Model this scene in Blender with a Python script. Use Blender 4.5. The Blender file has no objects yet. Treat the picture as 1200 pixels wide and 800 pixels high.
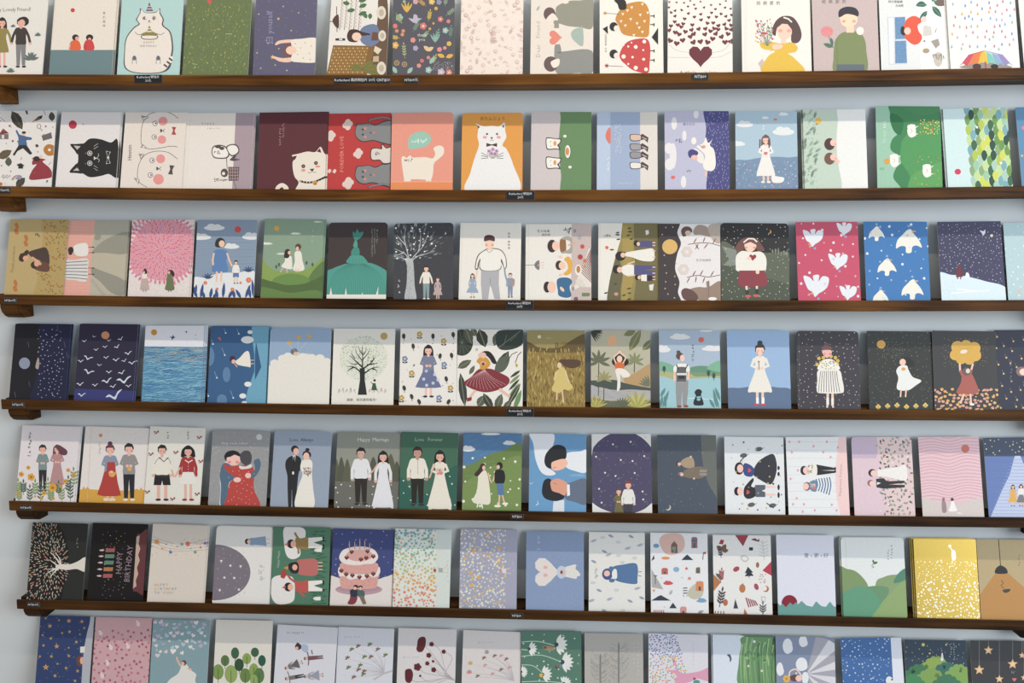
import bpy, bmesh, math, random
from math import sin, cos, pi, radians
C = bpy.context.scene.collection
# ---------------------------------------------------------------- camera (fitted from the shelf lines)
W, H = 1200, 800
FPX, DIST, ZC, YAW, PITCH, ROLL, GAP = 945.055, 1.2999, -0.2569, -0.0433, -0.1228, 0.0016, 0.171
SAG = [.0057, .0068, .0047, .0031, .0037, -.0005, .001]
from mathutils import Vector, Matrix
def axes():
    f = Vector((sin(YAW)*cos(PITCH), cos(YAW)*cos(PITCH), sin(PITCH)))
    r = Vector((cos(YAW), -sin(YAW), 0)); u = r.cross(f)
    return cos(ROLL)*r+sin(ROLL)*u, -sin(ROLL)*r+cos(ROLL)*u, f
AR, AU, AF = axes()
EYE = Vector((0, -DIST, ZC))
cam_d = bpy.data.cameras.new('camera'); cam = bpy.data.objects.new('camera', cam_d); C.objects.link(cam)
cam_d.sensor_width = 36; cam_d.lens = FPX/W*36; cam_d.clip_start = .01
M = Matrix((AR, AU, -AF)).transposed().to_4x4(); M.translation = EYE
cam.matrix_world = M
bpy.context.scene.camera = cam
# ---------------------------------------------------------------- light
world = bpy.data.worlds.new('world'); bpy.context.scene.world = world; world.use_nodes = True
bg = world.node_tree.nodes['Background']; bg.inputs[0].default_value = (.80, .89, 1, 1); bg.inputs[1].default_value = .47
def area(name, loc, target, sx, sy, energy, col):
    l = bpy.data.lights.new(name, 'AREA'); l.shape = 'RECTANGLE'; l.size = sx; l.size_y = sy; l.energy = energy; l.color = col
    o = bpy.data.objects.new(name, l); C.objects.link(o); o.location = loc
    o.rotation_euler = (Vector(target)-Vector(loc)).to_track_quat('-Z', 'Y').to_euler()
    return o
# a ceiling tube running along the shelves, daylight from a window on the right, a weak warm lamp left
area('ceiling_tube_light', (.15, -1.45, 2.45), (.15, 0, -.45), 4.2, .06, 78, (1, .87, .70))
area('window_daylight', (3.1, -2.6, .2), (.4, 0, -.4), 2.2, 2.2, 128, (.92, .97, 1))
area('warm_lamp_light', (-1.75, -.8, -.6), (-1.1, 0, -.6), .3, .8, 2.2, (1, .66, .36))
vs = bpy.context.scene.view_settings
vs.view_transform = 'Standard'; vs.look = 'None'; vs.exposure = -0.07; vs.gamma = 1; vs.use_curve_mapping = False
# ---------------------------------------------------------------- materials
def lin(c): return c/12.92 if c <= .04045 else ((c+.055)/1.055)**2.4
def hexc(h, k=1.0):
    h = h.lstrip('#')
    if len(h) == 3: h = ''.join(a*2 for a in h)
    return tuple(min(1, lin(int(h[i:i+2], 16)/255)*k) for i in (0, 2, 4))
def newmat(name):
    m = bpy.data.materials.new(name); m.use_nodes = True
    return m, m.node_tree.nodes, m.node_tree.links, m.node_tree.nodes['Principled BSDF']
def paint_mat(name, col, rough, bump=.02, scale=300):
    m, n, l, b = newmat(name)
    tex = n.new('ShaderNodeTexNoise'); tex.inputs['Scale'].default_value = 3; tex.inputs['Detail'].default_value = 4
    mp = n.new('ShaderNodeMapRange'); mp.inputs[3].default_value = .96; mp.inputs[4].default_value = 1.03
    mx = n.new('ShaderNodeMix'); mx.data_type = 'RGBA'; mx.blend_type = 'MULTIPLY'; mx.inputs[0].default_value = 1
    mx.inputs[6].default_value = (*col, 1)
    l.new(tex.outputs[0], mp.inputs[0]); l.new(mp.outputs[0], mx.inputs[7]); l.new(mx.outputs[2], b.inputs['Base Color'])
    t2 = n.new('ShaderNodeTexNoise'); t2.inputs['Scale'].default_value = scale
    bp = n.new('ShaderNodeBump'); bp.inputs['Strength'].default_value = bump; bp.inputs['Distance'].default_value = .001
    l.new(t2.outputs[0], bp.inputs['Height']); l.new(bp.outputs[0], b.inputs['Normal'])
    b.inputs['Roughness'].default_value = rough
    return m
def wood_mat():
    m, n, l, b = newmat('stained_wood')
    tc = n.new('ShaderNodeTexCoord'); oi = n.new('ShaderNodeObjectInfo')
    ad = n.new('ShaderNodeVectorMath'); ad.operation = 'ADD'
    cb = n.new('ShaderNodeCombineXYZ'); mu = n.new('ShaderNodeMath'); mu.operation = 'MULTIPLY'; mu.inputs[1].default_value = 7
    l.new(oi.outputs['Random'], mu.inputs[0]); l.new(mu.outputs[0], cb.inputs[0]); l.new(mu.outputs[0], cb.inputs[2])
    l.new(tc.outputs['Object'], ad.inputs[0]); l.new(cb.outputs[0], ad.inputs[1])
    mp = n.new('ShaderNodeMapping'); mp.inputs['Scale'].default_value = (5, 60, 130)
    l.new(ad.outputs[0], mp.inputs[0])
    t = n.new('ShaderNodeTexNoise'); t.inputs['Scale'].default_value = 1; t.inputs['Detail'].default_value = 6; t.inputs['Distortion'].default_value = .6
    l.new(mp.outputs[0], t.inputs['Vector'])
    mp2 = n.new('ShaderNodeMapping'); mp2.inputs['Scale'].default_value = (6, 9, 20); l.new(ad.outputs[0], mp2.inputs[0])
    t2 = n.new('ShaderNodeTexNoise'); t2.inputs['Scale'].default_value = 1; t2.inputs['Detail'].default_value = 2; l.new(mp2.outputs[0], t2.inputs['Vector'])
    mxx = n.new('ShaderNodeMath'); mxx.operation = 'ADD'; l.new(t.outputs[0], mxx.inputs[0]); l.new(t2.outputs[0], mxx.inputs[1])
    r = n.new('ShaderNodeValToRGB'); l.new(mxx.outputs[0], r.inputs[0])
    dv = n.new('ShaderNodeMath'); dv.operation = 'MULTIPLY'; dv.inputs[1].default_value = .5; l.new(mxx.outputs[0], dv.inputs[0]); l.new(dv.outputs[0], r.inputs[0])
    e = r.color_ramp.elements
    e[0].position = .34; e[0].color = (.022, .008, .0015, 1); e[1].position = .66; e[1].color = (.215, .088, .017, 1)
    x = e.new(.5); x.color = (.112, .042, .007, 1)
    at = n.new('ShaderNodeAttribute'); at.attribute_type = 'OBJECT'; at.attribute_name = 'board_shade'
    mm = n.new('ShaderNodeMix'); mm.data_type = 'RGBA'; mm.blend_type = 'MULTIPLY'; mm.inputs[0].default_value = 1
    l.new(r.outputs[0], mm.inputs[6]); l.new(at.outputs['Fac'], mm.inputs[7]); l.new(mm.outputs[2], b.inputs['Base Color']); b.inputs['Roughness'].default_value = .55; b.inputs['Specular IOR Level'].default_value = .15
    bp = n.new('ShaderNodeBump'); bp.inputs['Strength'].default_value = .15; bp.inputs['Distance'].default_value = .0005
    l.new(t.outputs[0], bp.inputs['Height']); l.new(bp.outputs[0], b.inputs['Normal'])
    return m
def print_mat(name, rough, metal=0):
    m, n, l, b = newmat(name)
    a = n.new('ShaderNodeAttribute'); a.attribute_name = 'ink'
    tc = n.new('ShaderNodeTexCoord'); t = n.new('ShaderNodeTexNoise'); t.inputs['Scale'].default_value = 260; t.inputs['Detail'].default_value = 3
    l.new(tc.outputs['Object'], t.inputs['Vector'])
    mp = n.new('ShaderNodeMapRange'); mp.inputs[3].default_value = .93; mp.inputs[4].default_value = 1.06
    mx = n.new('ShaderNodeMix'); mx.data_type = 'RGBA'; mx.blend_type = 'MULTIPLY'; mx.inputs[0].default_value = 1
    l.new(a.outputs['Color'], mx.inputs[6]); l.new(t.outputs[0], mp.inputs[0]); l.new(mp.outputs[0], mx.inputs[7])
    l.new(mx.outputs[2], b.inputs['Base Color']); b.inputs['Roughness'].default_value = rough; b.inputs['Metallic'].default_value = metal
    b.inputs['Specular IOR Level'].default_value = .3
    return m
M_WALL = paint_mat('pale_blue_wall_paint', (.575, .62, .64), .8)
M_FLOOR = paint_mat('grey_floor', (.3, .28, .26), .6)
M_CEIL = paint_mat('white_ceiling_paint', (.75, .75, .73), .9)
M_WOOD = wood_mat()
M_PRINT = print_mat('printed_card', .62)
M_GOLD = print_mat('gold_foil_card', .38, .6)
M_TAG = paint_mat('black_tag_plastic', (.004, .004, .006), .55)
M_TAGEDGE = paint_mat('tag_border', (.10, .085, .07), .6)
M_TAGTEXT = paint_mat('white_tag_lettering', (.75, .75, .75), .6)
def bm_obj(name, bm, mats, parent=None, smooth=False):
    me = bpy.data.meshes.new(name); bm.to_mesh(me); bm.free()
    for m in (mats if isinstance(mats, (list, tuple)) else [mats]): me.materials.append(m)
    if smooth: me.shade_smooth()
    o = bpy.data.objects.new(name, me); C.objects.link(o)
    if parent: o.parent = parent
    return o
def tag(o, label, cat, group=None):
    o['label'] = label; o['category'] = cat
    if group: o['group'] = group
def box(bm, x0, y0, z0, x1, y1, z1):
    v = [bm.verts.new(p) for p in ((x0,y0,z0),(x1,y0,z0),(x1,y1,z0),(x0,y1,z0),(x0,y0,z1),(x1,y0,z1),(x1,y1,z1),(x0,y1,z1))]
    for f in ((3,2,1,0),(4,5,6,7),(0,1,5,4),(1,2,6,5),(2,3,7,6),(3,0,4,7)): bm.faces.new([v[i] for i in f])
# ---------------------------------------------------------------- setting
bm = bmesh.new(); box(bm, -3.2, 0, -1.7, 3.2, .12, 1.5); o = bm_obj('wall_back', bm, M_WALL); o['kind'] = 'structure'
bm = bmesh.new(); box(bm, -3.2, -4, -1.75, 3.2, .12, -1.7); o = bm_obj('floor', bm, M_FLOOR); o['kind'] = 'structure'
# ---------------------------------------------------------------- shelves
XL, XR = -.8875, .80
def shelf_z(i, x): return -i*GAP - SAG[i]*(1-(x/.85)**2)
SHELFN = ['top shelf', 'second shelf from the top', 'third shelf from the top', 'fourth shelf, the middle one',
          'fifth shelf from the top', 'sixth shelf from the top', 'seventh shelf, below the frame']
FY, TH = -.045, .0165
PROF = [(FY+.0012, 0), (FY, -.0012), (FY, -TH+.0012), (FY+.0012, -TH), (0, -TH), (0, 0), (-.0332, 0), (-.0332, -.0062), (-.0425, -.0062), (-.0425, 0)]
def make_shelf(i):
    root = bpy.data.objects.new('wall_shelf', None); C.objects.link(root); root.location = (0, 0, -i*GAP)
    root.empty_display_size = .05
    tag(root, 'long dark brown wooden display ledge holding cards, ' + SHELFN[i], 'shelf', 'wooden card ledges on the wall')
    bm = bmesh.new(); n = 48; rings = []
    for k in range(n+1):
        x = XL+(XR+.006-XL)*k/n if i < 6 else XL+(XR+.006-XL)*k/n
        dz = shelf_z(i, x)+i*GAP
        rings.append([bm.verts.new((x, y, z+dz)) for y, z in PROF])
    m = len(PROF)
    for k in range(n):
        for j in range(m):
            bm.faces.new((rings[k][j], rings[k+1][j], rings[k+1][(j+1) % m], rings[k][(j+1) % m]))
    bm.faces.new(rings[0]); bm.faces.new(list(reversed(rings[-1])))
    bmesh.ops.recalc_face_normals(bm, faces=bm.faces)
    BOARD_SHADE = (.98, .86, .62, .46, .38, .33, .33)[i]  # lower boards coloured darker: the light's downward falloff put into the wood tone
    o = bm_obj('ledge_board', bm, M_WOOD, root); o['board_shade'] = BOARD_SHADE
    for x0 in (-.893+.012, .772):                      # corbel blocks under both ends
        bm = bmesh.new(); zt = shelf_z(i, x0)+i*GAP-TH; w = .030
        pr = [(0, 0), (-.040, 0), (-.040, -.006), (-.037, -.013), (-.030, -.0195), (-.022, -.0225), (0, -.0225)]
        a = [bm.verts.new((x0, y, z+zt)) for y, z in pr]; b = [bm.verts.new((x0+w, y, z+zt)) for y, z in pr]
        for j in range(len(pr)): bm.faces.new((a[j], b[j], b[(j+1) % len(pr)], a[(j+1) % len(pr)]))
        bm.faces.new(list(reversed(a))); bm.faces.new(b); bmesh.ops.recalc_face_normals(bm, faces=bm.faces)
        bmesh.ops.bevel(bm, geom=[e for e in bm.edges if all(v.co.x in (x0, x0+w) or True for v in e.verts) and abs(e.verts[0].co.x-e.verts[1].co.x) < 1e-6], offset=.0012, segments=2, affect='EDGES')
        o = bm_obj('bracket', bm, M_WOOD, root); o['board_shade'] = BOARD_SHADE
for i in range(7): make_shelf(i)
# ---------------------------------------------------------------- text meshes
_tc = {}
def text_tris(s, sp=1.0):
    k = (s, sp)
    if k in _tc: return _tc[k]
    cu = bpy.data.curves.new('t', 'FONT'); cu.body = s; cu.size = 1; cu.resolution_u = 1; cu.space_character = sp
    cu.align_x = 'CENTER'; cu.align_y = 'CENTER'
    o = bpy.data.objects.new('t', cu); C.objects.link(o)
    dg = bpy.context.evaluated_depsgraph_get(); dg.update()
    me = o.evaluated_get(dg).to_mesh()
    vs_ = [tuple(v.co[:2]) for v in me.vertices]; out = [[vs_[j] for j in p.vertices] for p in me.polygons]
    o.evaluated_get(dg).to_mesh_clear(); C.objects.unlink(o); bpy.data.objects.remove(o); bpy.data.curves.remove(cu)
    _tc[k] = out
    return out
# ---------------------------------------------------------------- measuring: photo pixel -> point on a plane of the place
def ray(px, py): return (AF + AR*((px-600)/FPX) + AU*((400-py)/FPX)).normalized()
FR = {}
for i, ys in enumerate([(0,0,0,0), (120,120,120,115), (245,250,250,250), (370,370,370,375), (490,490,495,500), (600,605,610,615), (710,710,720,720)]):
    for L_, x, y, s in zip('ABCD', (0, 290, 580, 860), ys, (4, 4, 4, 1200/340)): FR[(i, L_)] = (x, y, s)
LEAN = math.asin(.232)
E2 = Vector((0, sin(LEAN), cos(LEAN))); NRM = Vector((0, -cos(LEAN), sin(LEAN)))
INK = 0.92
PALE = .085   # mixes every ink a little towards white
def ink(hx, pale):
    hx = hx.lstrip('#'); hx = ''.join(a*2 for a in hx) if len(hx) == 3 else hx
    c = [int(hx[i:i+2], 16) for i in (0, 2, 4)]; L_ = .3*c[0]+.59*c[1]+.11*c[2]
    k = pale*max(.25, min(1, L_/95))
    if c[0] < max(c[1], c[2]): c = [v+(L_-v)*.09 for v in c]
    return tuple(lin((v+(248-v)*k)/255)*INK if v < 248 else lin(v/255)*INK for v in c)
cur = None
class Card: pass
count_in_row = {}
def solve_pt(px, py, base):
    d = ray(px, py); t = (base-EYE).dot(NRM)/d.dot(NRM); p = EYE+d*t-base
    return p.x, p.dot(E2)
def card(row, fr, quad, bgc, desc, rnd=0, copies=0, edge='#e6e2da', gold=False, cs=None):
    """quad: TL, TR, BR, BL of the card in the reading frame"""
    finish()
    global cur
    c = Card(); cur = c; c.row, c.bgc, c.desc, c.copies, c.edge, c.gold = row, bgc, desc, copies, edge, gold; c.cs = cs
    n = count_in_row.get(row, 0); count_in_row[row] = n+1
    fx, fy, s = FR[(row, fr)]; c.f = (fx, fy, s)
    q = [(fx+quad[k]/s, fy+quad[k+1]/s) for k in range(0, 8, 2)]
    zb = -row*GAP-.006; y0 = -.0405+(.0022 if n % 2 else 0)
    base = Vector((0, y0, zb))
    pt = [solve_pt(*a, base) for a in q]
    xm = (pt[2][0]+pt[3][0])/2; zb = shelf_z(row, xm)-.0058; base = Vector((0, y0, zb))
    pt = [solve_pt(*a, base) for a in q]
    tl, tr, br, bl = pt
    wid = (tr[0]-tl[0]+br[0]-bl[0])/2
    if row == 0: hgt = .136
    else: hgt = (tl[1]+tr[1])/2
    hb = (bl[1]+br[1])/2; ht = (tl[1]+tr[1])/2
    phi = math.atan2((tl[0]+tr[0]-bl[0]-br[0])/2, max(.02, ht-hb))
    phi = max(-.045, min(.045, phi))
    if abs(phi) > .0: phi *= .9
    xb = (tl[0]+tr[0]+bl[0]+br[0])/4 - math.tan(phi)*(ht+hb)/2
    c.base = Vector((xb, y0, zb + abs(math.sin(phi))*wid*.25)); c.phi = phi; c.w = wid; c.h = hgt
    c.e1 = Vector((cos(phi), 0, 0)) - E2*sin(phi); c.e2 = E2*cos(phi)+Vector((sin(phi), 0, 0))
    if c.cs is None: c.cs = .0022 if xb < .1 else -.0022
    r = .006 if rnd else .0007; c.out = []
    for cx, cz, a0 in ((wid/2-r, hgt-r, 0), (-wid/2+r, hgt-r, 90), (-wid/2+r, r, 180), (wid/2-r, r, 270)):
        for a in ((0, 22, 45, 68, 90) if rnd else (0, 90)):
            c.out.append((cx+r*cos(radians(a0+a)), cz+r*sin(radians(a0+a))))
    c.faces = []; c.z = 0; c.tr = (1, 0, 0, 1, 0, 0)
    c.faces.append((c.out, bgc, 0)); c.z = 1
    c.n = n; c.pale = PALE
def tocard(x, y):
    a, b, cc, d, e, f = cur.tr
    x, y = a*x+b*y+e, cc*x+d*y+f
    fx, fy, s = cur.f
    dr = ray(fx+x/s, fy+y/s); t = (cur.base-EYE).dot(NRM)/dr.dot(NRM); p = EYE+dr*t-cur.base
    return p.dot(cur.e1), p.dot(cur.e2)
def clip(poly, out):
    n = len(out)
    for i in range(n):
        ax, ay = out[i]; bx, by = out[(i+1) % n]; res = []
        m = len(poly)
        if m < 3: return []
        sd = [(bx-ax)*(p[1]-ay)-(by-ay)*(p[0]-ax) for p in poly]
        if min(sd) >= 0: continue
        for j in range(m):
            p, q = poly[j-1], poly[j]; sp_, sq = sd[j-1], sd[j]
            if (sp_ >= 0) != (sq >= 0):
                t = sp_/(sp_-sq); res.append((p[0]+(q[0]-p[0])*t, p[1]+(q[1]-p[1])*t))
            if sq >= 0: res.append(q)
        poly = res
    return poly if len(poly) >= 3 else []
def raw(col, pts, keep=False):
    pl = clip([tocard(*p) for p in pts], cur.out)
    if pl:
        cur.sub = (getattr(cur, 'sub', 0)+1) % 8                 # overlapping shapes never lie in one plane
        cur.faces.append((pl, col, cur.z+(cur.sub*.12 if keep else 0)))
        if not keep: cur.z += 1
def finish():
    global cur
    c = cur
    if c is None: return
    cur = None
    bm = bmesh.new(); lay = bm.faces.layers.float_color if False else None
    cols = []
    w2 = c.w/2; cols = []
    def leaf_solid(z0a, z0b, th):                       # z at the fold (left) and at the open side (right), growing backwards
        def zz(x, base): return -(z0a+(z0b-z0a)*(x+w2)/c.w)-base
        f = [bm.verts.new((x, z, zz(x, 0))) for x, z in c.out]; b = [bm.verts.new((x, z, zz(x, th))) for x, z in c.out]
        bm.faces.new(f); cols.append(c.bgc); bm.faces.new(list(reversed(b))); cols.append(c.edge)
        for j in range(len(f)):
            k = (j+1) % len(f); bm.faces.new((f[k], f[j], b[j], b[k])); cols.append(c.edge)
    leaf_solid(.00002, .00002, .0004); leaf_solid(.00045, .0011, .0004)
    for pl, col, z in c.faces:
        try: vs_ = [bm.verts.new((x, y, z*6e-6)) for x, y in pl]; bm.faces.new(vs_); cols.append(col)
        except ValueError: pass
    me = bpy.data.meshes.new('greeting_card'); bm.to_mesh(me); bm.free()
    at = me.attributes.new('ink', 'FLOAT_COLOR', 'FACE'); cache = {}
    vals = []
    for k in cols:
        if k not in cache: cache[k] = (*ink(k, c.pale), 1)
        vals.extend(cache[k])
    at.data.foreach_set('color', vals)
    me.materials.append(M_GOLD if c.gold else M_PRINT)
    o = bpy.data.objects.new('greeting_card', me); C.objects.link(o)
    R_ = Matrix((c.e1, c.e2, NRM)).transposed().to_4x4(); R_.translation = c.base; o.matrix_world = R_
    grp = 'greeting cards on the ' + SHELFN[c.row]
    short = ['top shelf', 'second shelf', 'third shelf', 'fourth shelf', 'fifth shelf', 'sixth shelf', 'lowest row'][c.row]
    tag(o, c.desc + ', ' + short, 'card', grp)
    brief = c.desc.split()[:9]
    while brief[-1].strip(',') in ('a', 'an', 'the', 'and', 'of', 'with', 'on', 'in', 'from', 'two', 'above', 'under', 'behind', 'before', 'beside', 'over', 'holding', 'its', 'by', 'one', 'tiny', 'small', 'white', 'red', 'to', 'below', 'at', 'into', 'long', 'between', 'facing', 'casting'): brief.pop()
    brief = ' '.join(brief).rstrip(',')
    for k in range(c.copies):
        d = o.copy(); C.objects.link(d)
        M2 = o.matrix_world.copy(); M2.translation = c.base + Vector((c.cs*(k+1), .0023*(k+1), .0003)); d.matrix_world = M2
        tag(d, ('spare copy behind ' if k == 0 else 'rear spare copy behind ') + brief + ', ' + short, 'card', grp)
# ---------------------------------------------------------------- drawing helpers for the printed pictures (reading-frame units)
class At:
    def __init__(s, x, y, r=0, k=1, kx=None): s.a = (x, y, r, k, kx or k)
    def __enter__(s):
        s.old = cur.tr; a, b, c, d, e, f = cur.tr; x, y, r, k, kx = s.a
        t = radians(-r); ca, sa = cos(t), sin(t)
        m = (ca*kx, -sa*k, sa*kx, ca*k, x, y)
        cur.tr = (a*m[0]+b*m[2], a*m[1]+b*m[3], c*m[0]+d*m[2], c*m[1]+d*m[3], a*m[4]+b*m[5]+e, c*m[4]+d*m[5]+f)
    def __exit__(s, *a): cur.tr = s.old
def pr(xy): return [(xy[i], xy[i+1]) for i in range(0, len(xy), 2)]
def P(c, *xy, keep=False): raw(c, pr(xy), keep)
def R(c, x0, y0, x1, y1, keep=False): raw(c, [(x0, y0), (x1, y0), (x1, y1), (x0, y1)], keep)
def crom(p, closed, n=5):
    out = []; m = len(p)
    rng = range(m) if closed else range(m-1)
    for i in rng:
        g = (lambda k: p[k % m]) if closed else (lambda k: p[max(0, min(m-1, k))])
        a, b, c, d = g(i-1), g(i), g(i+1), g(i+2)
        for j in range(n):
            t = j/n; t2 = t*t; t3 = t2*t
            out.append(tuple(.5*(2*b[q]+(c[q]-a[q])*t+(2*a[q]-5*b[q]+4*c[q]-d[q])*t2+(3*b[q]-a[q]-3*c[q]+d[q])*t3) for q in (0, 1)))
    if not closed: out.append(p[-1])
    return out
def S(c, *xy, keep=False, n=5): raw(c, crom(pr(xy), True, n), keep)
def E(c, x, y, rx, ry=None, rot=0, keep=False, n=None):
    ry = rx if ry is None else ry; n = n or (7 if rx < 4 else 10 if rx < 9 else 20 if rx < 40 else 40); t = radians(-rot)
    raw(c, [(x+rx*cos(2*pi*k/n)*cos(t)-ry*sin(2*pi*k/n)*sin(t), y+rx*cos(2*pi*k/n)*sin(t)+ry*sin(2*pi*k/n)*cos(t)) for k in range(n)], keep)
def _stroke(c, w, p, keep, taper=False):
    l = []; r = []; m = len(p)
    for i in range(m):
        a = p[max(0, i-1)]; b = p[min(m-1, i+1)]; dx, dy = b[0]-a[0], b[1]-a[1]; d = math.hypot(dx, dy) or 1
        ww = w/2*(1-.85*i/(m-1) if taper else 1)
        l.append((p[i][0]-dy/d*ww, p[i][1]+dx/d*ww)); r.append((p[i][0]+dy/d*ww, p[i][1]-dx/d*ww))
    for i in range(m-1): raw(c, [l[i], l[i+1], r[i+1], r[i]], True)
    if not keep: cur.z += 1
def L(c, w, *xy, keep=False, taper=False): _stroke(c, w, pr(xy), keep, taper)
def LS(c, w, *xy, keep=False, taper=False, n=4): _stroke(c, w, crom(pr(xy), False, n), keep, taper)
def T(c, s, x, y, size, rot=0, sp=1.0, kx=1.0):
    with At(x, y, rot, 1):
        for tri in text_tris(s, sp): raw(c, [(a*size*kx, -b*size) for a, b in tri], True)
    cur.z += 1
def marks(c, x, y, n, step, size, rot=0, seed=1, gaps=()):
    """tiny hand-lettered marks too small to read"""
    rd = random.Random(seed)
    with At(x, y, rot, 1):
        for k in range(n):
            if k in gaps: continue
            cx = k*step
            for _ in range(3):
                a, b = rd.uniform(-.45, .45)*size, rd.uniform(-.5, .5)*size
                if rd.random() < .5: L(c, size*.2, cx+a-size*.3, b, cx+a+size*.3, b+rd.uniform(-.1, .1)*size, keep=True)
                else: L(c, size*.2, cx+a, b-size*.35, cx+a+rd.uniform(-.15, .15)*size, b+size*.35, keep=True)
    cur.z += 1
def star(c, x, y, r, n=5, rot=90, keep=False, k=.45):
    raw(c, [(x+(r if j % 2 == 0 else r*k)*cos(radians(rot)+pi*j/n), y-(r if j % 2 == 0 else r*k)*sin(radians(rot)+pi*j/n)) for j in range(2*n)], keep)
def heart(c, x, y, r, rot=0, keep=False):
    with At(x, y, rot, r/16):
        raw(c, [(16*sin(t)**3, -(13*cos(t)-5*cos(2*t)-2*cos(3*t)-cos(4*t))) for t in [2*pi*k/18 for k in range(18)]], keep)
def leaf(c, x, y, l, w, a, keep=False, vein=None):
    with At(x, y, a, 1):
        raw(c, [(0, 0), (l*.25, -w*.4), (l*.5, -w*.5), (l*.78, -w*.33), (l, 0), (l*.78, w*.33), (l*.5, w*.5), (l*.25, w*.4)], keep)
        if vein: L(vein, max(.8, w*.06), 0, 0, l*.9, 0)
def sprig(c, x, y, l, a, n=4, w=1.6, ll=None, lw=None, lc=None):
    ll = ll or l*.3; lw = lw or ll*.4
    with At(x, y, a, 1):
        L(c, w, 0, 0, l, 0, keep=True)
        for k in range(n):
            u = l*(.25+.75*k/n)
            leaf(lc or c, u, 0, ll, lw, 45, True); leaf(lc or c, u, 0, ll, lw, -45, True)
        leaf(lc or c, l, 0, ll, lw, 0, True)
    cur.z += 1
def flower(c, x, y, r, n=5, cc=None, keep=False):
    for k in range(n): E(c, x+r*.55*cos(2*pi*k/n), y+r*.55*sin(2*pi*k/n), r*.45, keep=True)
    if cc: cur.z += 1; E(cc, x, y, r*.35, keep=True)
    if not keep: cur.z += 1
def cloud(c, x, y, w, h, rot=0):
    with At(x, y, rot, 1):
        E(c, 0, 0, w*.5, h*.3, keep=True); cur.z += 1; E(c, -w*.15, -h*.18, w*.2, h*.32, keep=True); cur.z += 1; E(c, w*.14, -h*.1, w*.2, h*.34)
def gull(c, x, y, s, rot=0):
    with At(x, y, rot, s): 
        S(c, -1, -.1, -.5, -.32, 0, .12, .55, -.4, 1.1, -.5, .5, -.1, .1, .42, -.2, .3, -.5, -.02, n=3)
def pts(n, x0, y0, x1, y1, seed=1, k=8):
    rd = random.Random(seed); out = []
    for _ in range(n):
        best = None; bd = -1
        for _ in range(k):
            p = (rd.uniform(x0, x1), rd.uniform(y0, y1))
            d = min([(p[0]-q[0])**2+(p[1]-q[1])**2 for q in out] or [1e9])
            if d > bd: bd = d; best = p
        out.append(best)
    return out
def dots(c, n, x0, y0, x1, y1, r=2, seed=1, inside=None, r1=None):
    rd = random.Random(seed)
    for p in pts(n, x0, y0, x1, y1, seed, 4):
        if inside and not inside(*p): continue
        E(c if isinstance(c, str) else rd.choice(c), p[0], p[1], rd.uniform(r, r1 or r), keep=True, n=6)
    cur.z += 1
SK = '#e9bfa6'
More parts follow.
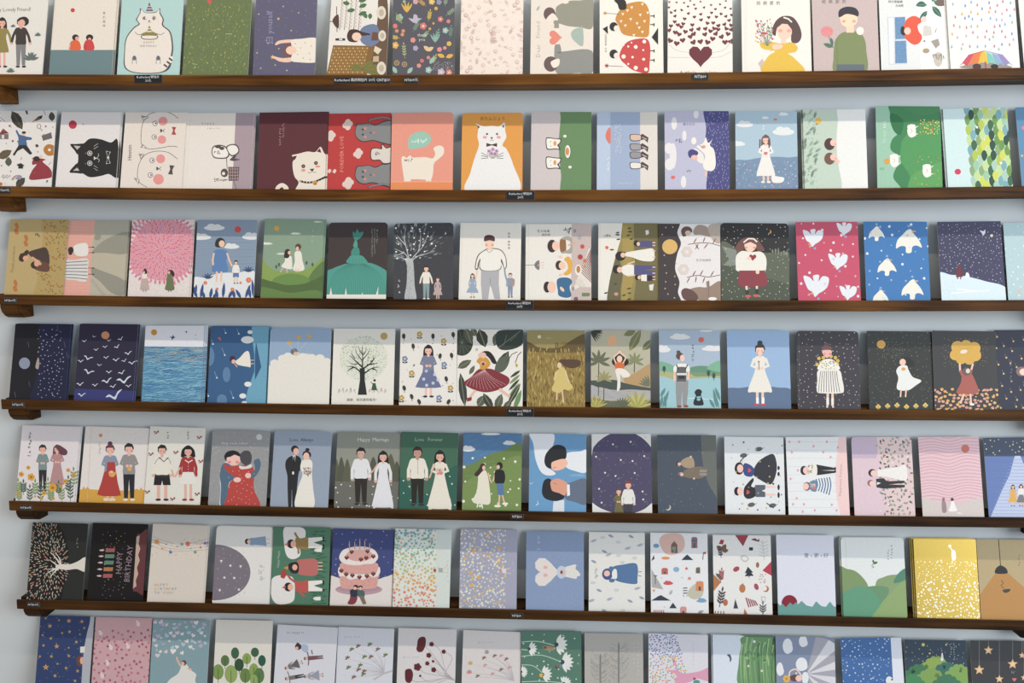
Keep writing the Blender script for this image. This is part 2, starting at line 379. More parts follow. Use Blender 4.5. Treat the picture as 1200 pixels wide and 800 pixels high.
def person(x, y, h, hair='short', hc='#2c2a2c', top='#888', bot='#444', kind='pants', arms='down', r=0, sk=SK, shoes='#332c2c', face=True, sleeve=None, wide=1.0, hs=1.0, hem=.22, dw=.2, legs=None):
    """feet at (x,y), height h; r=90 lays the head to the left"""
    sl = sleeve or top
    with At(x, y, r, h, h*wide):
        # legs
        if kind == 'pants':
            P(bot, -.10, -.49, .10, -.49, .085, -.05, .02, -.05, 0, -.38, -.02, -.05, -.085, -.05)
        elif kind == 'shorts':
            for s_ in (-1, 1): L(sk, .05, .055*s_, -.34, .055*s_, -.02, keep=True)
            cur.z += 1; P(bot, -.11, -.48, .11, -.48, .13, -.28, .015, -.28, 0, -.36, -.015, -.28, -.13, -.28)
        elif kind != 'none':
            for s_ in (-1, 1): L(legs or sk, .042, .045*s_, -.34, .045*s_, -.02, keep=True)
            cur.z += 1
        if shoes and kind != 'none':
            for s_ in (-1, 1): E(shoes, .06*s_, -.025, .045, .022, keep=True)
            cur.z += 1
        # long hair behind
        if hair in ('long', 'bob', 'wide'):
            k = {'long': .66, 'bob': .80, 'wide': .785}[hair]; ww = .12 if hair == 'wide' else .095
            S(hc, -ww*.8, -.93, 0, -1.0, ww*.8, -.93, ww, -.84, ww*.95, -k, .03, -k-.02, -.03, -k-.02, -ww*.95, -k, -ww, -.84)
        # body
        if kind == 'dress':
            S(top, -.05, -.79, .05, -.79, .095, -.74, .08, -.58, dw, -hem-.01, dw*.6, -hem+.015, 0, -hem+.02, -dw*.6, -hem+.015, -dw, -hem-.01, -.08, -.58, -.095, -.74)
        else:
            S(top, -.05, -.795, .05, -.795, .108, -.765, .10, -.6, .10, -.47, 0, -.46, -.10, -.47, -.10, -.6, -.108, -.765)
            if kind == 'skirt': P(bot, -.09, -.52, .09, -.52, dw, -hem, dw*.5, -hem+.015, -dw*.5, -hem+.015, -dw, -hem)
        # arms
        aw = .05
        A = {'down': ((.09, -.755, .135, -.6, .135, -.45),), 'front': ((.09, -.755, .14, -.64, .03, -.60),), 'up': ((.11, -.76, .17, -.9, .10, -1.03),),
             'out': ((.09, -.755, .15, -.63, .185, -.48),), 'flat': ((.12, -.75, .25, -.77, .36, -.8),), 'none': ()}[arms]
        for q in A:
            for s_ in (-1, 1):
                g = [(q[k]*s_, q[k+1]) for k in (0, 2, 4)]
                _stroke(sl, aw, g, True); E(sk, g[2][0], g[2][1], .028, keep=True)
            cur.z += 1
        # head
        L(sk, .045, 0, -.84, 0, -.77)
        hh = hs
        E(hc, 0, -.905, .085*hh/wide, .09*hh) ; E(sk, 0, -.88, .068*hh/wide, .074*hh)
        P(hc, -.078*hh/wide, -.89, -.07*hh/wide, -.95, 0, -.985, .07*hh/wide, -.95, .078*hh/wide, -.89, .05/wide, -.925, -.045/wide, -.925)
        if hair == 'bun': E(hc, 0, -1.0, .045/wide, .04)
        if hair == 'bob':
            for s_ in (-1, 1): E(hc, .075*s_*hh/wide, -.87, .028, .06, keep=True)
            cur.z += 1
        if face:
            for s_ in (-1, 1): E('#d98f7e', .04*s_/wide, -.85, .014, keep=True); L('#5a4038', .008, .018*s_/wide, -.875, .038*s_/wide, -.875, keep=True)
            cur.z += 1
def catface(c, x, y, s, r=0, line='#333', ears=True):
    with At(x, y, r, s):
        for q in (-1, 1): E(line, .35*q, 0, .08, keep=True)
        cur.z += 1; L(line, .06, -.1, .22, 0, .3, .1, .22); 
def outline(c, w, *xy):
    p = crom(pr(xy), False); _stroke(c, w, p, False)
# ================================================================ ROW 0 (top shelf)
BK = '#2b2a2b'
card(0, 'A', (-62,0, 228,0, 197,342, -93,342), '#e2ddd5', 'white card with a hand-holding couple in grey trousers and olive dress', edge='#c9c4ba')
T('#6b4a2c', 'My Lovely Friend!', 62, 45, 26, 1, .95, .95)
person(10, 318, 238, 'long', BK, '#8b7b3f', kind='dress', dw=.13, hem=.32, arms='out', sk='#e3a795')
person(98, 318, 238, 'short', BK, '#3b332f', '#77777a', arms='out', sk='#e3a795', sleeve='#3b332f')
E(BK, 112, 100, 24, 22); E('#e3a795', 103, 108, 15, 17)
for x, y, s in ((146,262,.9),(178,160,.4),(62,120,.3),(50,328,.5)):
    for a in (20, 50, 75, 90, 110, 140, 165): leaf('#56655f', x, y+22*s, 44*s, 14*s, a, True)
    cur.z += 1
card(0, 'A', (258,0, 548,0, 524,345, 228,342), '#e5dbcd', 'cream card with a red dot above two figures sitting over a teal sea', copies=1, edge='#cdbfae')
R('#5f7b80', 200, 234, 560, 480)
L('#cdbfae', 1.5, 262, 0, 240, 236)
E('#c8323c', 341, 48, 10)
E(BK, 354, 176, 16, 15); E('#e0a38f', 361, 180, 9); S('#dd5b33', 332,195, 352,188, 372,196, 377,233, 328,233, 330,215); L(BK, 1.4, 330, 200, 322, 232)
E(BK, 420, 176, 17, 15); E('#e0a38f', 420, 184, 8); S('#c9383b', 398,195, 417,186, 436,196, 440,233, 394,233); L(BK, 1.4, 397, 205, 404, 232)
for k, ch in enumerate('我们是伴'[:4]): T('#4a4644', ch, 488, 62+k*20, 13)
card(0, 'A', (572,0, 860,0, 840,346, 548,344), '#a9cfcb', 'mint card of a fat white cat in party hat holding birthday cake')
S('#4b4347', 640,85, 655,60, 657,38, 680,58, 730,56, 750,38, 752,60, 768,90, 766,118, 800,150, 812,215, 808,262, 795,320, 745,343, 640,343, 585,318, 582,250, 590,180, 625,130, 650,112, 638,95)
S('#e7ddd1', 645,85, 658,62, 662,45, 680,60, 728,60, 747,44, 748,64, 762,90, 760,120, 794,152, 805,215, 800,262, 785,316, 742,339, 640,339, 590,315, 586,250, 594,182, 628,134, 655,114, 644,95)
S('#e7ddd1', 770,318, 805,292, 812,270, 800,264, 770,290)
for x, y in ((800,278),(790,294),(776,308)): L('#463d42', 8, x-8, y-6, x+8, y+6)
P('#6f4a68', 684,52, 718,52, 700,14); L('#e7ddd1', 3, 690,42, 712,42); L('#e7ddd1', 3, 694,30, 707,30); E('#6f4a68', 700, 17, 4)
for x in (678, 722): marks('#5b5152', x, 85, 3, 0, 14, seed=x)
E('#5b4a44', 700, 98, 4, 3); L('#5b5152', 1.5, 692, 106, 700, 102, 708, 106)
S('#847a3a', 665,158, 690,145, 700,120, 712,145, 737,158, 732,165, 668,165); E('#e7ddd1', 700, 148, 14, 3); E('#e7ddd1', 700, 135, 9, 2)
S('#5b4a44', 665,166, 737,166, 730,184, 672,184); S('#eadfd2', 669,168, 733,168, 727,181, 675,181)
outline('#5b5152', 2, 632,150, 650,163, 668,158); outline('#5b5152', 2, 770,152, 755,163, 737,158)
T('#b06a5c', 'HAPPY', 698, 199, 14, 0, 1.4); T('#7f8a86', 'BIRTHDAY', 696, 216, 14, 0, 1.2)
for x in (630, 742): E('#5c5f78', x, 272, 9, 11); L('#5b5152', 2, x-10, 300, x-9, 275, x, 262, x+9, 275, x+10, 300)
card(0, 'A', (880,0, 1178,0, 1165,348, 850,347), '#5c6c3c', 'dark green meadow card dotted with tiny yellow grass flecks and a red speck')
rd = random.Random(4)
for x, y in pts(330, 852, 25, 1175, 345, 5, 4): L(rd.choice(['#6f8a3c', '#7d9440', '#3f6431', '#8d9e48', '#5b7d3d']), 2.2, x, y, x+3, y-9, keep=True)
cur.z += 1; dots(['#c9b845', '#b7a742'], 60, 855, 30, 1172, 340, 2.2, 6, r1=3.4); E('#cf4a44', 982, 8, 10); L('#a9c0a0', 2.5, 1058, 160, 1085, 158); L('#a9c0a0', 2, 900, 298, 925, 302)
card(0, 'B', (42,0, 325,0, 318,350, 22,350), '#54506c', 'indigo night card with a white-sleeved figure stretching out sideways among gold stars')
rd = random.Random(3)
dots('#8f8fae', 60, 25, 0, 322, 350, 1.2, 7, r1=2.2)
for x, y in ((53,66),(205,143),(97,203),(147,228),(45,248),(62,320),(185,330),(168,30),(130,305),(240,60)): star('#c7b98a', x, y, 5, 5)
E('#cf9f5c', 145, 88, 6); star('#e0b35c', 118, 268, 12)
S('#ecc0a8', 118,262, 160,272, 205,270, 210,284, 190,292, 150,288, 124,272); S('#ecc0a8', 130,205, 150,190, 215,185, 215,198, 160,203, 135,212)
S('#e9ded0', 205,190, 250,182, 325,180, 330,240, 325,290, 240,292, 205,282, 212,236)
E('#6a4a4a', 188, 238, 24, 33); E('#efc4ad', 205, 236, 25, 20)
for x, y in ((225,205),(250,225),(235,255),(270,200),(290,250),(300,215),(262,272),(295,278)): E('#c08a6a', x, y, 3)
T('#8d8bb0', '白 youself', 105, 130, 40, 90, .95)
card(0, 'B', (400,0, 662,0, 655,352, 365,350), '#e3dcd3', 'sideways card of a braided girl in blue reading beside a brown rug')
S('#5e4633', 615,-5, 655,-5, 660,200, 655,355, 590,355, 560,300, 600,150, 612,60)
for k in range(5):
    x = 432+k*22; L('#5b4a48', 3, x+12, -2, x, 140)
    for j in range(8): R('#c9c0b6', x+8-j, 6+j*16, x+20-j, 16+j*16, keep=True)
cur.z += 1
P('#7a5428', 402,212, 600,215, 560,352, 370,352)
rd = random.Random(9)
for i in range(15):
    for j in range(9): R('#9b7038' if (i+j) % 2 else '#c09856', 404+i*11-j*3, 222+j*14, 411+i*11-j*3, 231+j*14, keep=True)
cur.z += 1
for a, l in ((10,90),(-12,100),(35,70),(170,60),(150,45)): leaf('#6d6a30', 535, 325, l, 30, a, vein='#56552a')
E('#e3dcd3', 600, 232, 1)
S('#5f7196', 530,140, 560,118, 600,115, 620,150, 620,190, 590,215, 560,215, 530,190)
P('#65402f', 585,150, 612,152, 612,190, 580,190)
S('#3f2b27', 468,160, 480,140, 510,138, 540,150, 575,160, 540,168, 520,160, 515,195, 480,195, 468,180); E('#ecc5af', 512, 172, 22, 20); L('#3f2b27', 8, 530,152, 575,162)
S('#4f3330', 400,90, 418,70, 428,75, 428,128, 416,128, 402,108); L('#3f3330', 3, 370, 100, 402, 101); L('#3f3330', 3, 418, 30, 420, 150)
for x, y, l, a in ((505,45,40,190),(520,70,42,20),(560,20,40,200),(480,18,34,170),(545,60,30,300),(575,62,28,270),(520,5,40,10)): leaf('#3f6b3c', x, y, l, 20, a, vein='#2c4e2c')
for x, y, r_ in ((628,60,24),(632,168,20),(628,320,24)): E('#d9cdbc', x, y, r_*.9, r_*1.3); E('#b6a892', x, y, r_*.5, r_*.7)
E('#e8dccb', 615,236, 1); P('#d8c9ae', 598,215, 630,232, 612,256, 592,240); P('#bfa77f', 590,265, 616,262, 616,290, 588,290)
R(BK, 413, 180, 458, 190); R('#e3dcd3', 430, 182, 445, 188)
card(0, 'B', (685,0, 970,0, 972,352, 678,352), '#4b4a54', 'charcoal card covered in pastel flowers and leaves with small central thanks')
for x, y, c_, r_ in ((692,122,'#dd6f63',12),(700,145,'#d98a58',9),(730,145,'#d98a58',9),(726,162,'#d98a58',9),(824,122,'#cf6a66',17),(905,90,'#cf6a66',14),(942,100,'#cf7f72',10),(693,212,'#d9a442',17),(864,8,'#dbb14d',15),(788,8,'#c99bab',13),(898,10,'#8a8ba8',13),(712,82,'#8fb7a8',18),(928,143,'#8db4b1',15),(776,188,'#dd8b7e',13),(788,226,'#a99abf',13),(900,232,'#e0898a',12),(945,205,'#dbb14d',12),(925,225,'#e0898a',9),(848,270,'#df7c70',9),(849,328,'#8db4b1',16),(945,340,'#df7c70',15),(804,308,'#dd8b7e',11),(908,338,'#b9a9c6',18),(735,8,'#8fb7a8',8),(855,135,'#d9a442',7),(884,40,'#d9a442',9),(872,110,'#d9a442',6),(818,285,'#cf6a66',10)):
    flower(c_, x, y, r_, 5, '#e2c9a4' if r_ > 13 else None)
for x, y in ((700,295),(736,302)): E('#a58a5f', x, y, 13); E('#4b4a54', x, y, 8); E('#a58a5f', x, y, 4)
for x, y, l, a, c_ in ((738,275,64,95,'#a9ab74'),(775,150,50,60,'#6f8a72'),(848,100,45,80,'#c7a954'),(838,30,40,140,'#b78b4b'),(930,75,50,40,'#7f9a7c'),(695,60,45,300,'#8fa06a'),(925,30,45,80,'#7f9a7c'),(880,200,55,75,'#7da08c'),(950,180,50,85,'#6a8672'),(715,180,40,170,'#c9a64e'),(820,180,35,50,'#7f9a7c'),(860,300,40,60,'#a9ab74')): sprig(c_, x, y, l, a, 4, 2, 14, 6)
for x, y, s in ((747,60,1),(880,200,.9)):
    for a in (60, 80, 100, 120): leaf('#d2a84a' if x < 800 else '#7da99b', x, y, 52*s, 10*s, a, True)
    cur.z += 1
for x, y, a, c_ in ((700,345,120,'#8fb7a8'),(750,345,50,'#8fb7a8'),(855,240,140,'#dbb98a'),(840,240,30,'#dbb98a'),(930,270,20,'#d9a442'),(925,268,160,'#d9a442'),(855,300,60,'#8fb7a8')): leaf(c_, x, y, 38, 20, a)
S('#b5adbb', 755,85, 775,88, 780,68, 795,72, 800,85, 818,88, 800,98, 795,110, 775,105)
dots('#e6dccb', 60, 870, 290, 965, 330, 1.4, 3); T('#dfdcd6', 'thank', 818, 165, 20, 0, 1, .95); T('#dfdcd6', 'you', 818, 186, 20)
card(0, 'B', (1003,0, 1293,0, 1290,350, 995,352), '#ecdcd0', 'blush card with a faint all-over pattern of line-drawn flowers and leaves')
rd = random.Random(21)
for i, (x, y) in enumerate(pts(90, 1000, 5, 1290, 345, 8, 10)):
    c_ = rd.choice(['#dcc0b6', '#d7b7ae', '#e0c9bb']); k = i % 4
    if k == 0: sprig(c_, x, y+10, 24, rd.choice([60, 90, 120, 200, 330]), 3, 1.3, 9, 4)
    elif k == 1: flower(c_, x, y, 10, 5, '#ecdcd0')
    elif k == 2: E(c_, x, y, 8, 8); E('#ecdcd0', x, y, 5.5)
    else: marks(c_, x, y, 2, 8, 10, seed=i)
T('#d3aca6', '有你', 1155, 170, 30, 90)
card(0, 'C', (170,0, 462,0, 460,346, 165,346), '#e4d8cc', 'cream sideways card with two people in grey passing a coral heart', edge='#cfc3b6')
S('#8d8a7b', 290,30, 345,5, 400,2, 462,2, 458,128, 400,128, 340,122, 300,110, 275,110, 285,60); E('#5f4a4a', 256, 66, 28, 32); S('#e9dccd', 240,95, 268,62, 290,80, 292,97)
S('#858580', 290,248, 330,240, 455,238, 450,350, 330,348, 285,335, 278,240, 286,205, 305,210, 310,245); E('#5f4a4a', 262, 300, 33, 36); S('#ecdfd0', 262,290, 300,275, 300,305, 275,318)
S('#e9dccd', 280,120, 300,122, 298,150, 284,150); S('#e9dccd', 282,205, 300,205, 298,180)
for s_, y in ((1,0),(1,0)): pass
R('#8d8a7b', 278, 95, 300, 132)
heart('#df7f6c', 280, 176, 34, 90)
S('#9db0a2', 412,130, 412,215, 370,190, 356,160, 370,138, 395,130); S('#b5c3b6', 360,345, 400,342, 400,350, 350,350); leaf('#9db0a2', 195, 52, 30, 12, 60)
T('#b9a59b', 'Dear   Friend', 203, 185, 28, 90, 1.1); E('#e9dccd', 330, 8, 16, 10)
card(0, 'C', (492,0, 785,0, 792,344, 490,344), '#ece7dc', 'sideways card of two round ladies in mustard and red spotted dresses with arrows', edge='#d5cfc2')
S('#c68436', 565,85, 600,30, 650,10, 700,12, 725,60, 724,130, 715,172, 660,172, 600,160, 580,120)
S('#c33f3e', 585,250, 610,205, 650,185, 710,182, 728,220, 725,300, 715,342, 650,330, 610,300, 590,280)
for x, y in ((598,66),(640,35),(680,70),(635,90),(665,110),(700,100),(610,120),(650,165),(690,150),(620,50),(690,20),(715,60),(590,100),(675,130)): P('#efe3cf', x-6, y-4, x+8, y-6, x+2, y+8)
for x, y, r_ in ((603,265,10),(660,220,9),(645,268,6),(697,278,7),(660,318,10),(625,300,5),(625,218,5),(700,195,9),(708,325,9),(600,210,7),(640,200,4),(695,235,5)): E('#f1e5d6', x, y, r_)
for y, yc in ((125, 0), (253, 0)): E(BK, 557, y, 20, 21); E('#ecdcd0', 570, y+8, 13, 14)
S(BK, 560,0, 608,0, 615,40, 585,45, 575,20); L(BK, 1.6, 515, 62, 580, 66); L(BK, 1.6, 520, 308, 600, 312); star('#b98b4a', 516, 62, 10); star('#a03a3a', 524, 308, 12)
for x, y in ((728,75),(728,115),(728,238),(728,282)): L(BK, 4, x, y, x+20, y); L(BK, 5, x+18, y-6, x+18, y+8)
P(BK, 735,175, 765,130, 765,210); P(BK, 505,135, 528,122, 530,160); T('#5b5350', 'GO AHEAD!', 520, 200, 13, 90, 1.4)
card(0, 'C', (812,0, 1112,0, 1115,340, 808,340), '#ebe5dc', 'white card with a shower of small maroon hearts above one big maroon heart')
rd = random.Random(2)
for i, (x, y) in enumerate(pts(70, 815, 3, 1110, 205, 12, 14)):
    r_ = 5 + y/22
    heart('#6b2f37', x, y, r_, rd.uniform(-30, 30), keep=True)
cur.z += 1
outline('#bdb5ab', 2, 815, 208, 850, 235, 905, 245, 920, 242); outline('#bdb5ab', 2, 812, 268, 870, 270, 925, 268); outline('#bdb5ab', 2, 1110, 240, 1060, 265, 1005, 270); outline('#bdb5ab', 2, 1108, 195, 1070, 235, 1012, 247)
heart('#652b34', 964, 258, 56); T('#57504c', 'A whole     is love', 955, 338, 19, 0, 1.2)
card(0, 'D', (30,0, 315,0, 322,293, 35,293), '#ebe5db', 'ivory card of a girl in yellow hugging a bouquet', edge='#d5cfc2')
for x in (42, 50): L('#d9d1c6', 1.5, x, 0, x+3, 292)
S('#54403f', 158,120, 175,85, 205,66, 245,72, 272,110, 280,150, 265,176, 238,172, 235,110, 200,95, 178,120, 172,148, 158,138)
S('#dfb43f', 110,178, 150,172, 195,180, 240,175, 264,195, 255,215, 225,222, 250,240, 290,300, 118,300, 140,235, 170,212, 130,205, 112,195)
L('#c59c34', 2, 150, 212, 185, 196); S('#f0c8b2', 180,108, 215,98, 238,120, 236,148, 210,165, 185,150); R('#f0c8b2', 195,150,215,180)
P('#54403f', 175,118, 190,88, 215,82, 238,100, 238,120, 222,100, 200,98); L('#ebe5db', 6, 205, 72, 225, 78, 240, 92)
E('#e59c90', 192, 127, 9, 7); E('#e59c90', 228, 127, 9, 7)
rd = random.Random(5)
for x, y in pts(22, 88, 85, 160, 175, 2): L('#6e8a76', 1.3, 140, 190, x, y, keep=True)
cur.z += 1; dots(['#c9424a', '#7f5f9a', '#5a8a7a', '#dca64a', '#b95a7a', '#6a8f6a'], 48, 90, 80, 162, 175, 2.5, 3, r1=5); E('#c9424a', 125, 138, 15, 5)
S('#f0c8b2', 160,185, 200,185, 195,200, 165,205); P('#c9b5b0', 100,262, 118,242, 125,255, 112,285)
for k, ch in enumerate('給親愛的'): T('#5b524e', ch, 102+k*27, 14, 17)
card(0, 'D', (322,0, 592,0, 602,290, 332,290), '#c2adaa', 'mauve card of a boy in green sweater with pink carnation behind')
S('#74824f', 420,165, 440,140, 470,130, 515,132, 540,160, 548,210, 545,300, 420,300, 412,240, 415,190); outline('#5f6c40', 2, 425,160, 428,265)
R('#56616b', 425,266, 540,300); R('#f0ccb0', 465,100, 497,135); S('#f3d2b2', 440,62, 480,52, 508,65, 508,95, 480,112, 450,105, 441,85)
S('#33323a', 433,68, 436,42, 465,28, 500,32, 516,50, 513,68, 495,62, 465,58, 442,70)
E('#e59c90', 455,88,8,6); E('#e59c90', 497,88,8,6); E('#db8487', 385, 130, 26, 22); outline('#cf6f78', 2, 365,130, 385,118, 405,132); L('#4f6a57', 3, 392,150, 402,178, 412,198)
leaf('#486a58', 410, 195, 42, 18, 160); leaf('#486a58', 408, 192, 38, 14, 100); E('#ece4da', 522, 128, 16, 17)
for k, ch in enumerate('給親愛的'): T('#6b5f60', ch, 372+k*28, 8, 17)
card(0, 'D', (600,0, 875,0, 888,285, 610,288), '#dfe0df', 'sideways card of a figure in orange by a blue window')
P('#edeae6', 755,-5, 880,-5, 890,300, 775,300)
P('#c9d2da', 632,70, 710,68, 718,265, 642,268); P('#5c87b5', 665,72, 708,70, 712,160, 668,162); P('#5c87b5', 666,170, 712,168, 716,260, 668,262); P('#edeae6', 640,75, 660,74, 662,262, 645,264)
dots('#8fb0cf', 30, 668, 75, 712, 258, 1.8, 4)
S('#dd5038', 700,115, 715,80, 745,66, 772,78, 775,92, 760,105, 765,130, 778,150, 770,175, 745,185, 715,165, 702,140); S('#2f2a2c', 690,118, 700,108, 710,128, 706,146, 692,140); E('#efc4b0', 718, 128, 14, 15)
for x, y, l, w_, a in ((790,10,40,22,200),(820,8,46,22,70),(800,45,50,20,230),(820,25,60,24,310),(825,5,50,24,-20),(800,20,44,18,180)): leaf('#2f6450', x, y, l, w_, a, vein='#87b09c')
R('#6c5550', 840,-2, 872,24); P('#cfc8c0', 785,105, 815,110, 820,145, 782,150); E('#c3bab0', 845,245,18,30); marks('#8f8578', 832, 235, 4, 9, 20, seed=4); P('#9b9088', 815,170, 845,160, 852,185, 835,200); E('#e9c9c2', 785, 80, 12); E('#a3916f', 795, 210, 14, 10); E('#6a7c8a', 788, 170, 4)
T('#7a7370', '明天要繼續', 668, 8, 12); T('#7a7370', '加油喔', 685, 24, 11); L('#8a8078', 2.5, 832, 135, 838, 118)
card(0, 'D', (880,0, 1160,0, 1186,283, 895,283), '#e8e6e1', 'white card of rainbow raindrops falling on a multicoloured umbrella', copies=1)
rd = random.Random(14)
for x, y in pts(60, 900, 5, 1160, 205, 3, 12):
    c_ = rd.choice(['#cf7d8f', '#e0a54f', '#7fa8cf', '#c9a0b5', '#8fb89f', '#b9808f', '#6f8fbf']); P(c_, x, y-9, x+4, y, x+3, y+6, x-3, y+6, x-4, y, keep=True)
cur.z += 1
S('#8f8378', 935,280, 985,262, 1040,258, 1100,262, 1150,280, 1040,284)
cols_ = ['#c5485c', '#d9743f', '#e0b33c', '#6fbfa8', '#7fa5c9', '#8f80b8']; xs = [930, 965, 1010, 1050, 1085, 1120, 1158]
for k in range(6): P(cols_[k], 1037, 208, 1037+(xs[k]-1037)*.62, 226-(3-abs(k-3))*2, xs[k], 278-(0 if k in (0,) else 4+10*(k in (2,3))), (xs[k]+xs[k+1])/2, 262-6*(k in (2, 3)), xs[k+1], 278-(0 if k == 5 else 4+10*(k in (1, 2))), 1037+(xs[k+1]-1037)*.62, 226)
P('#e2ded7', 925,276, 950,235, 985,212, 900,212) if False else None
L('#a8323a', 5, 1040, 255, 1042, 285); E('#4a2f35', 1005, 275, 18, 12); E('#2f2a2c', 1078, 275, 16, 10)
card(0, 'D', (1176,0, 1460,0, 1490,283, 1202,283), '#e4e0da', 'white card cut off by the right edge of the view')

# ================================================================ ROW 1
card(1, 'A', (-22,38, 265,40, 240,393, -50,390), '#e3deda', 'white card scattered with jumping boy, dancer in red, leaves and icons')
def oak(x, y, l, w_, a, c_='#3c3a30'): leaf(c_, x, y, l, w_, a, vein='#5f5c4c')
oak(55,40,100,48,300); oak(-10,262,75,40,30,'#5b4c38'); oak(40,300,45,32,90,'#4a4f42'); oak(75,395,60,36,45); oak(245,88,45,30,95,'#3c4038'); oak(165,200,18,16,-20,'#4b3a30')
P('#7b2e33', -5,150, 15,122, 42,145); R('#6b6465', 0,148,40,172); R('#d8d2cb', 8,152,20,170)
S('#3f5f8e', 80,130, 92,150, 110,155, 125,160, 148,165, 146,175, 124,178, 125,200, 88,203, 86,165, 74,135); E('#e8bfa5', 110, 147, 9); E(BK, 112, 141, 10, 6)
P(BK, 88,200, 125,200, 152,240, 140,245, 108,215, 82,228, 68,250, 60,245)
S('#8c2f38', 155,270, 185,262, 215,268, 200,278, 235,310, 244,348, 190,360, 138,360, 150,320, 172,290, 152,292); E('#33282b', 172, 264, 17, 12); E('#e8bfa5', 190, 255, 8)
S('#b0702f', 205,215, 225,196, 255,205, 258,240, 232,250, 210,238); E('#e3deda', 232, 222, 7)
P(BK, 155,88, 180,66, 200,60, 196,75, 172,86); L('#b97b3a', 3, 152, 92, 185, 72); P('#5d5a5b', 195,155, 218,148, 240,140, 245,168, 222,174, 202,180)
outline('#8c6a6a', 5, 55,362, 72,345, 92,345); outline('#b98a5a', 3, 60,365, 75,352, 90,352); P('#8f8aa5', 72,360, 88,338, 104,345, 96,362)
P(BK, 78,292, 98,284, 115,296, 96,306); R(BK, 86,300, 108,310); T('#4a4442', 'GO!', 28, 348, 24); E('#8a8485', 183, 112, 10, 12); E('#e3deda', 183, 112, 7, 9); L(BK, 2, 190,122, 198,134)
P('#4a4845', 118,38, 128,38, 133,54, 124,56); E('#6a4a4a', 60,181,5); dots(['#8c5a55', '#b0835a', '#55504e'], 22, 0, 50, 250, 385, 1.5, 31, r1=4); L('#6f6a68', 2, 205,38, 215,60); L('#6f6a68', 2, 228,295, 240,278); L('#6f6a68', 2, 0,70, 25,90); star('#8c5a55', 215, 112, 6)
P('#8c4a3a', 38,108, 50,104, 48,116); E('#b0702f', 2, 382, 10, 8); T('#4a4442', '♪', 100, 262, 18); T('#4a4442', '♫', 220, 370, 18)
card(1, 'A', (291,41, 567,51, 543,398, 258,394), '#e2dcdb', 'white sideways card with a black cat wearing a bow tie', copies=1)
E('#b52a40', 341, 104, 19, 20)
for k in (0, 1): T('#8f8a89', '黒·'[k], 390+k*18, 104, 11)
S('#252424', 330,195, 385,196, 420,170, 470,172, 520,188, 552,178, 552,345, 510,335, 470,345, 420,350, 380,330, 326,328, 352,292, 365,280, 365,240, 350,225, n=4)
P('#252424', 332,196, 392,192, 362,245); P('#252424', 326,328, 385,334, 362,284); P('#bdb2ab', 345,202, 378,205, 362,222); P('#bdb2ab', 342,320, 372,320, 362,305)
for y in (238, 285): E('#d8d0cb', 421, y, 12); E('#252424', 421, y, 9); E('#d8d0cb', 421, y, 5)
for y in (238, 287): E('#c2484c', 402, y, 3)
P('#d8d0cb', 440,252, 452,262, 440,270); outline('#d8d0cb', 2, 452,262, 462,250, 460,240); outline('#d8d0cb', 2, 452,262, 465,268, 462,280)
for a in (205, 218): L('#cfc6c0', 1.6, 440, a, 460, a-12); L('#cfc6c0', 1.6, 440, a+90, 458, a+102)
for a in (0, 1): L('#d8d0cb', 2, 498, 228+60*a, 518, 232+52*a, 505, 258, 498, 228+60*a)
E('#d8d0cb', 507, 258, 6, 5); L('#d8d0cb', 1.5, 516,232, 508,255, 516,286)
card(1, 'A', (590,44, 875,50, 852,400, 562,398), '#e4d9cf', 'cream sideways card of two outlined white cats with pink cheeks and bow ties', copies=1)
CK = '#4d4544'
outline(CK, 2.4, 835,75, 800,50, 750,44, 700,55, 672,90, 662,140, 665,200, 700,218, 760,212, 800,205, 832,208)
outline(CK, 2.4, 832,265, 790,235, 740,228, 690,240, 660,270, 645,320, 650,370, 690,398)
for q in ((672,88,660,60,700,68),(668,195,658,212,690,212),(660,268,650,240,678,242),(655,360,626,352,650,385)): P('#8f8683', *q); P('#e9dfd5', (q[0]*2+q[2])/3+4, (q[1]*2+q[3])/3+2, (q[2]*2+q[0])/3+5, (q[3]*2+q[1])/3+4, q[4]-3, q[5]-2)
for x, y, r_ in ((764,88,21),(759,174,20),(753,264,21),(743,360,25)): E('#e2908c', x, y, r_); 
for x, y in ((727,98),(723,162),(713,271),(705,340)): E(CK, x, y, 12); E('#e9e2da', x, y, 9.5); E(CK, x+3, y, 4)
for x, y in ((756,132),(738,310)): heart(CK, x, y, 8, 90); L(CK, 2, x+8,y, x+18,y-8); L(CK, 2, x+8,y, x+16,y+8)
P('#a83a3e', 806,114, 826,116, 818,133, 826,152, 804,150, 812,132); P(CK, 795,294, 818,296, 808,316, 810,338, 788,336, 798,314)
T('#5f5654', 'Hmmm', 609, 235, 27, 90, 1, .9)
card(1, 'A', (885,50, 1190,50, 1175,404, 860,402), '#e6ddd4', 'cream card with a mauve stripe and cats tugging yarn over a lattice box', copies=1)
P('#a28f98', 1106,45, 1200,45, 1180,410, 1088,410); L('#d6ccc3', 1.5, 893,52, 872,402)
T('#5f5654', 'h a p p y', 975, 98, 15, 0, 1.1); T('#5f5654', 'c m o r e', 1000, 121, 14, 0, 1.1)
S(CK, 992,225, 1000,205, 1030,198, 1060,208, 1075,240, 1062,262, 1010,262, 994,245); S('#efe9e1', 996,226, 1004,209, 1030,203, 1056,212, 1070,238, 1058,257, 1013,257, 998,244)
S(CK, 1060,210, 1085,195, 1112,200, 1122,225, 1110,245, 1080,250); S('#efe9e1', 1065,213, 1086,200, 1108,205, 1117,225, 1106,240, 1083,245)
E(CK, 1022, 207, 14, 8); E(CK, 1040, 215, 12, 8); P(CK, 1075,270, 1095,250, 1110,248, 1100,262, 1128,268, 1095,275); marks(CK, 1008, 235, 3, 10, 12, seed=3)
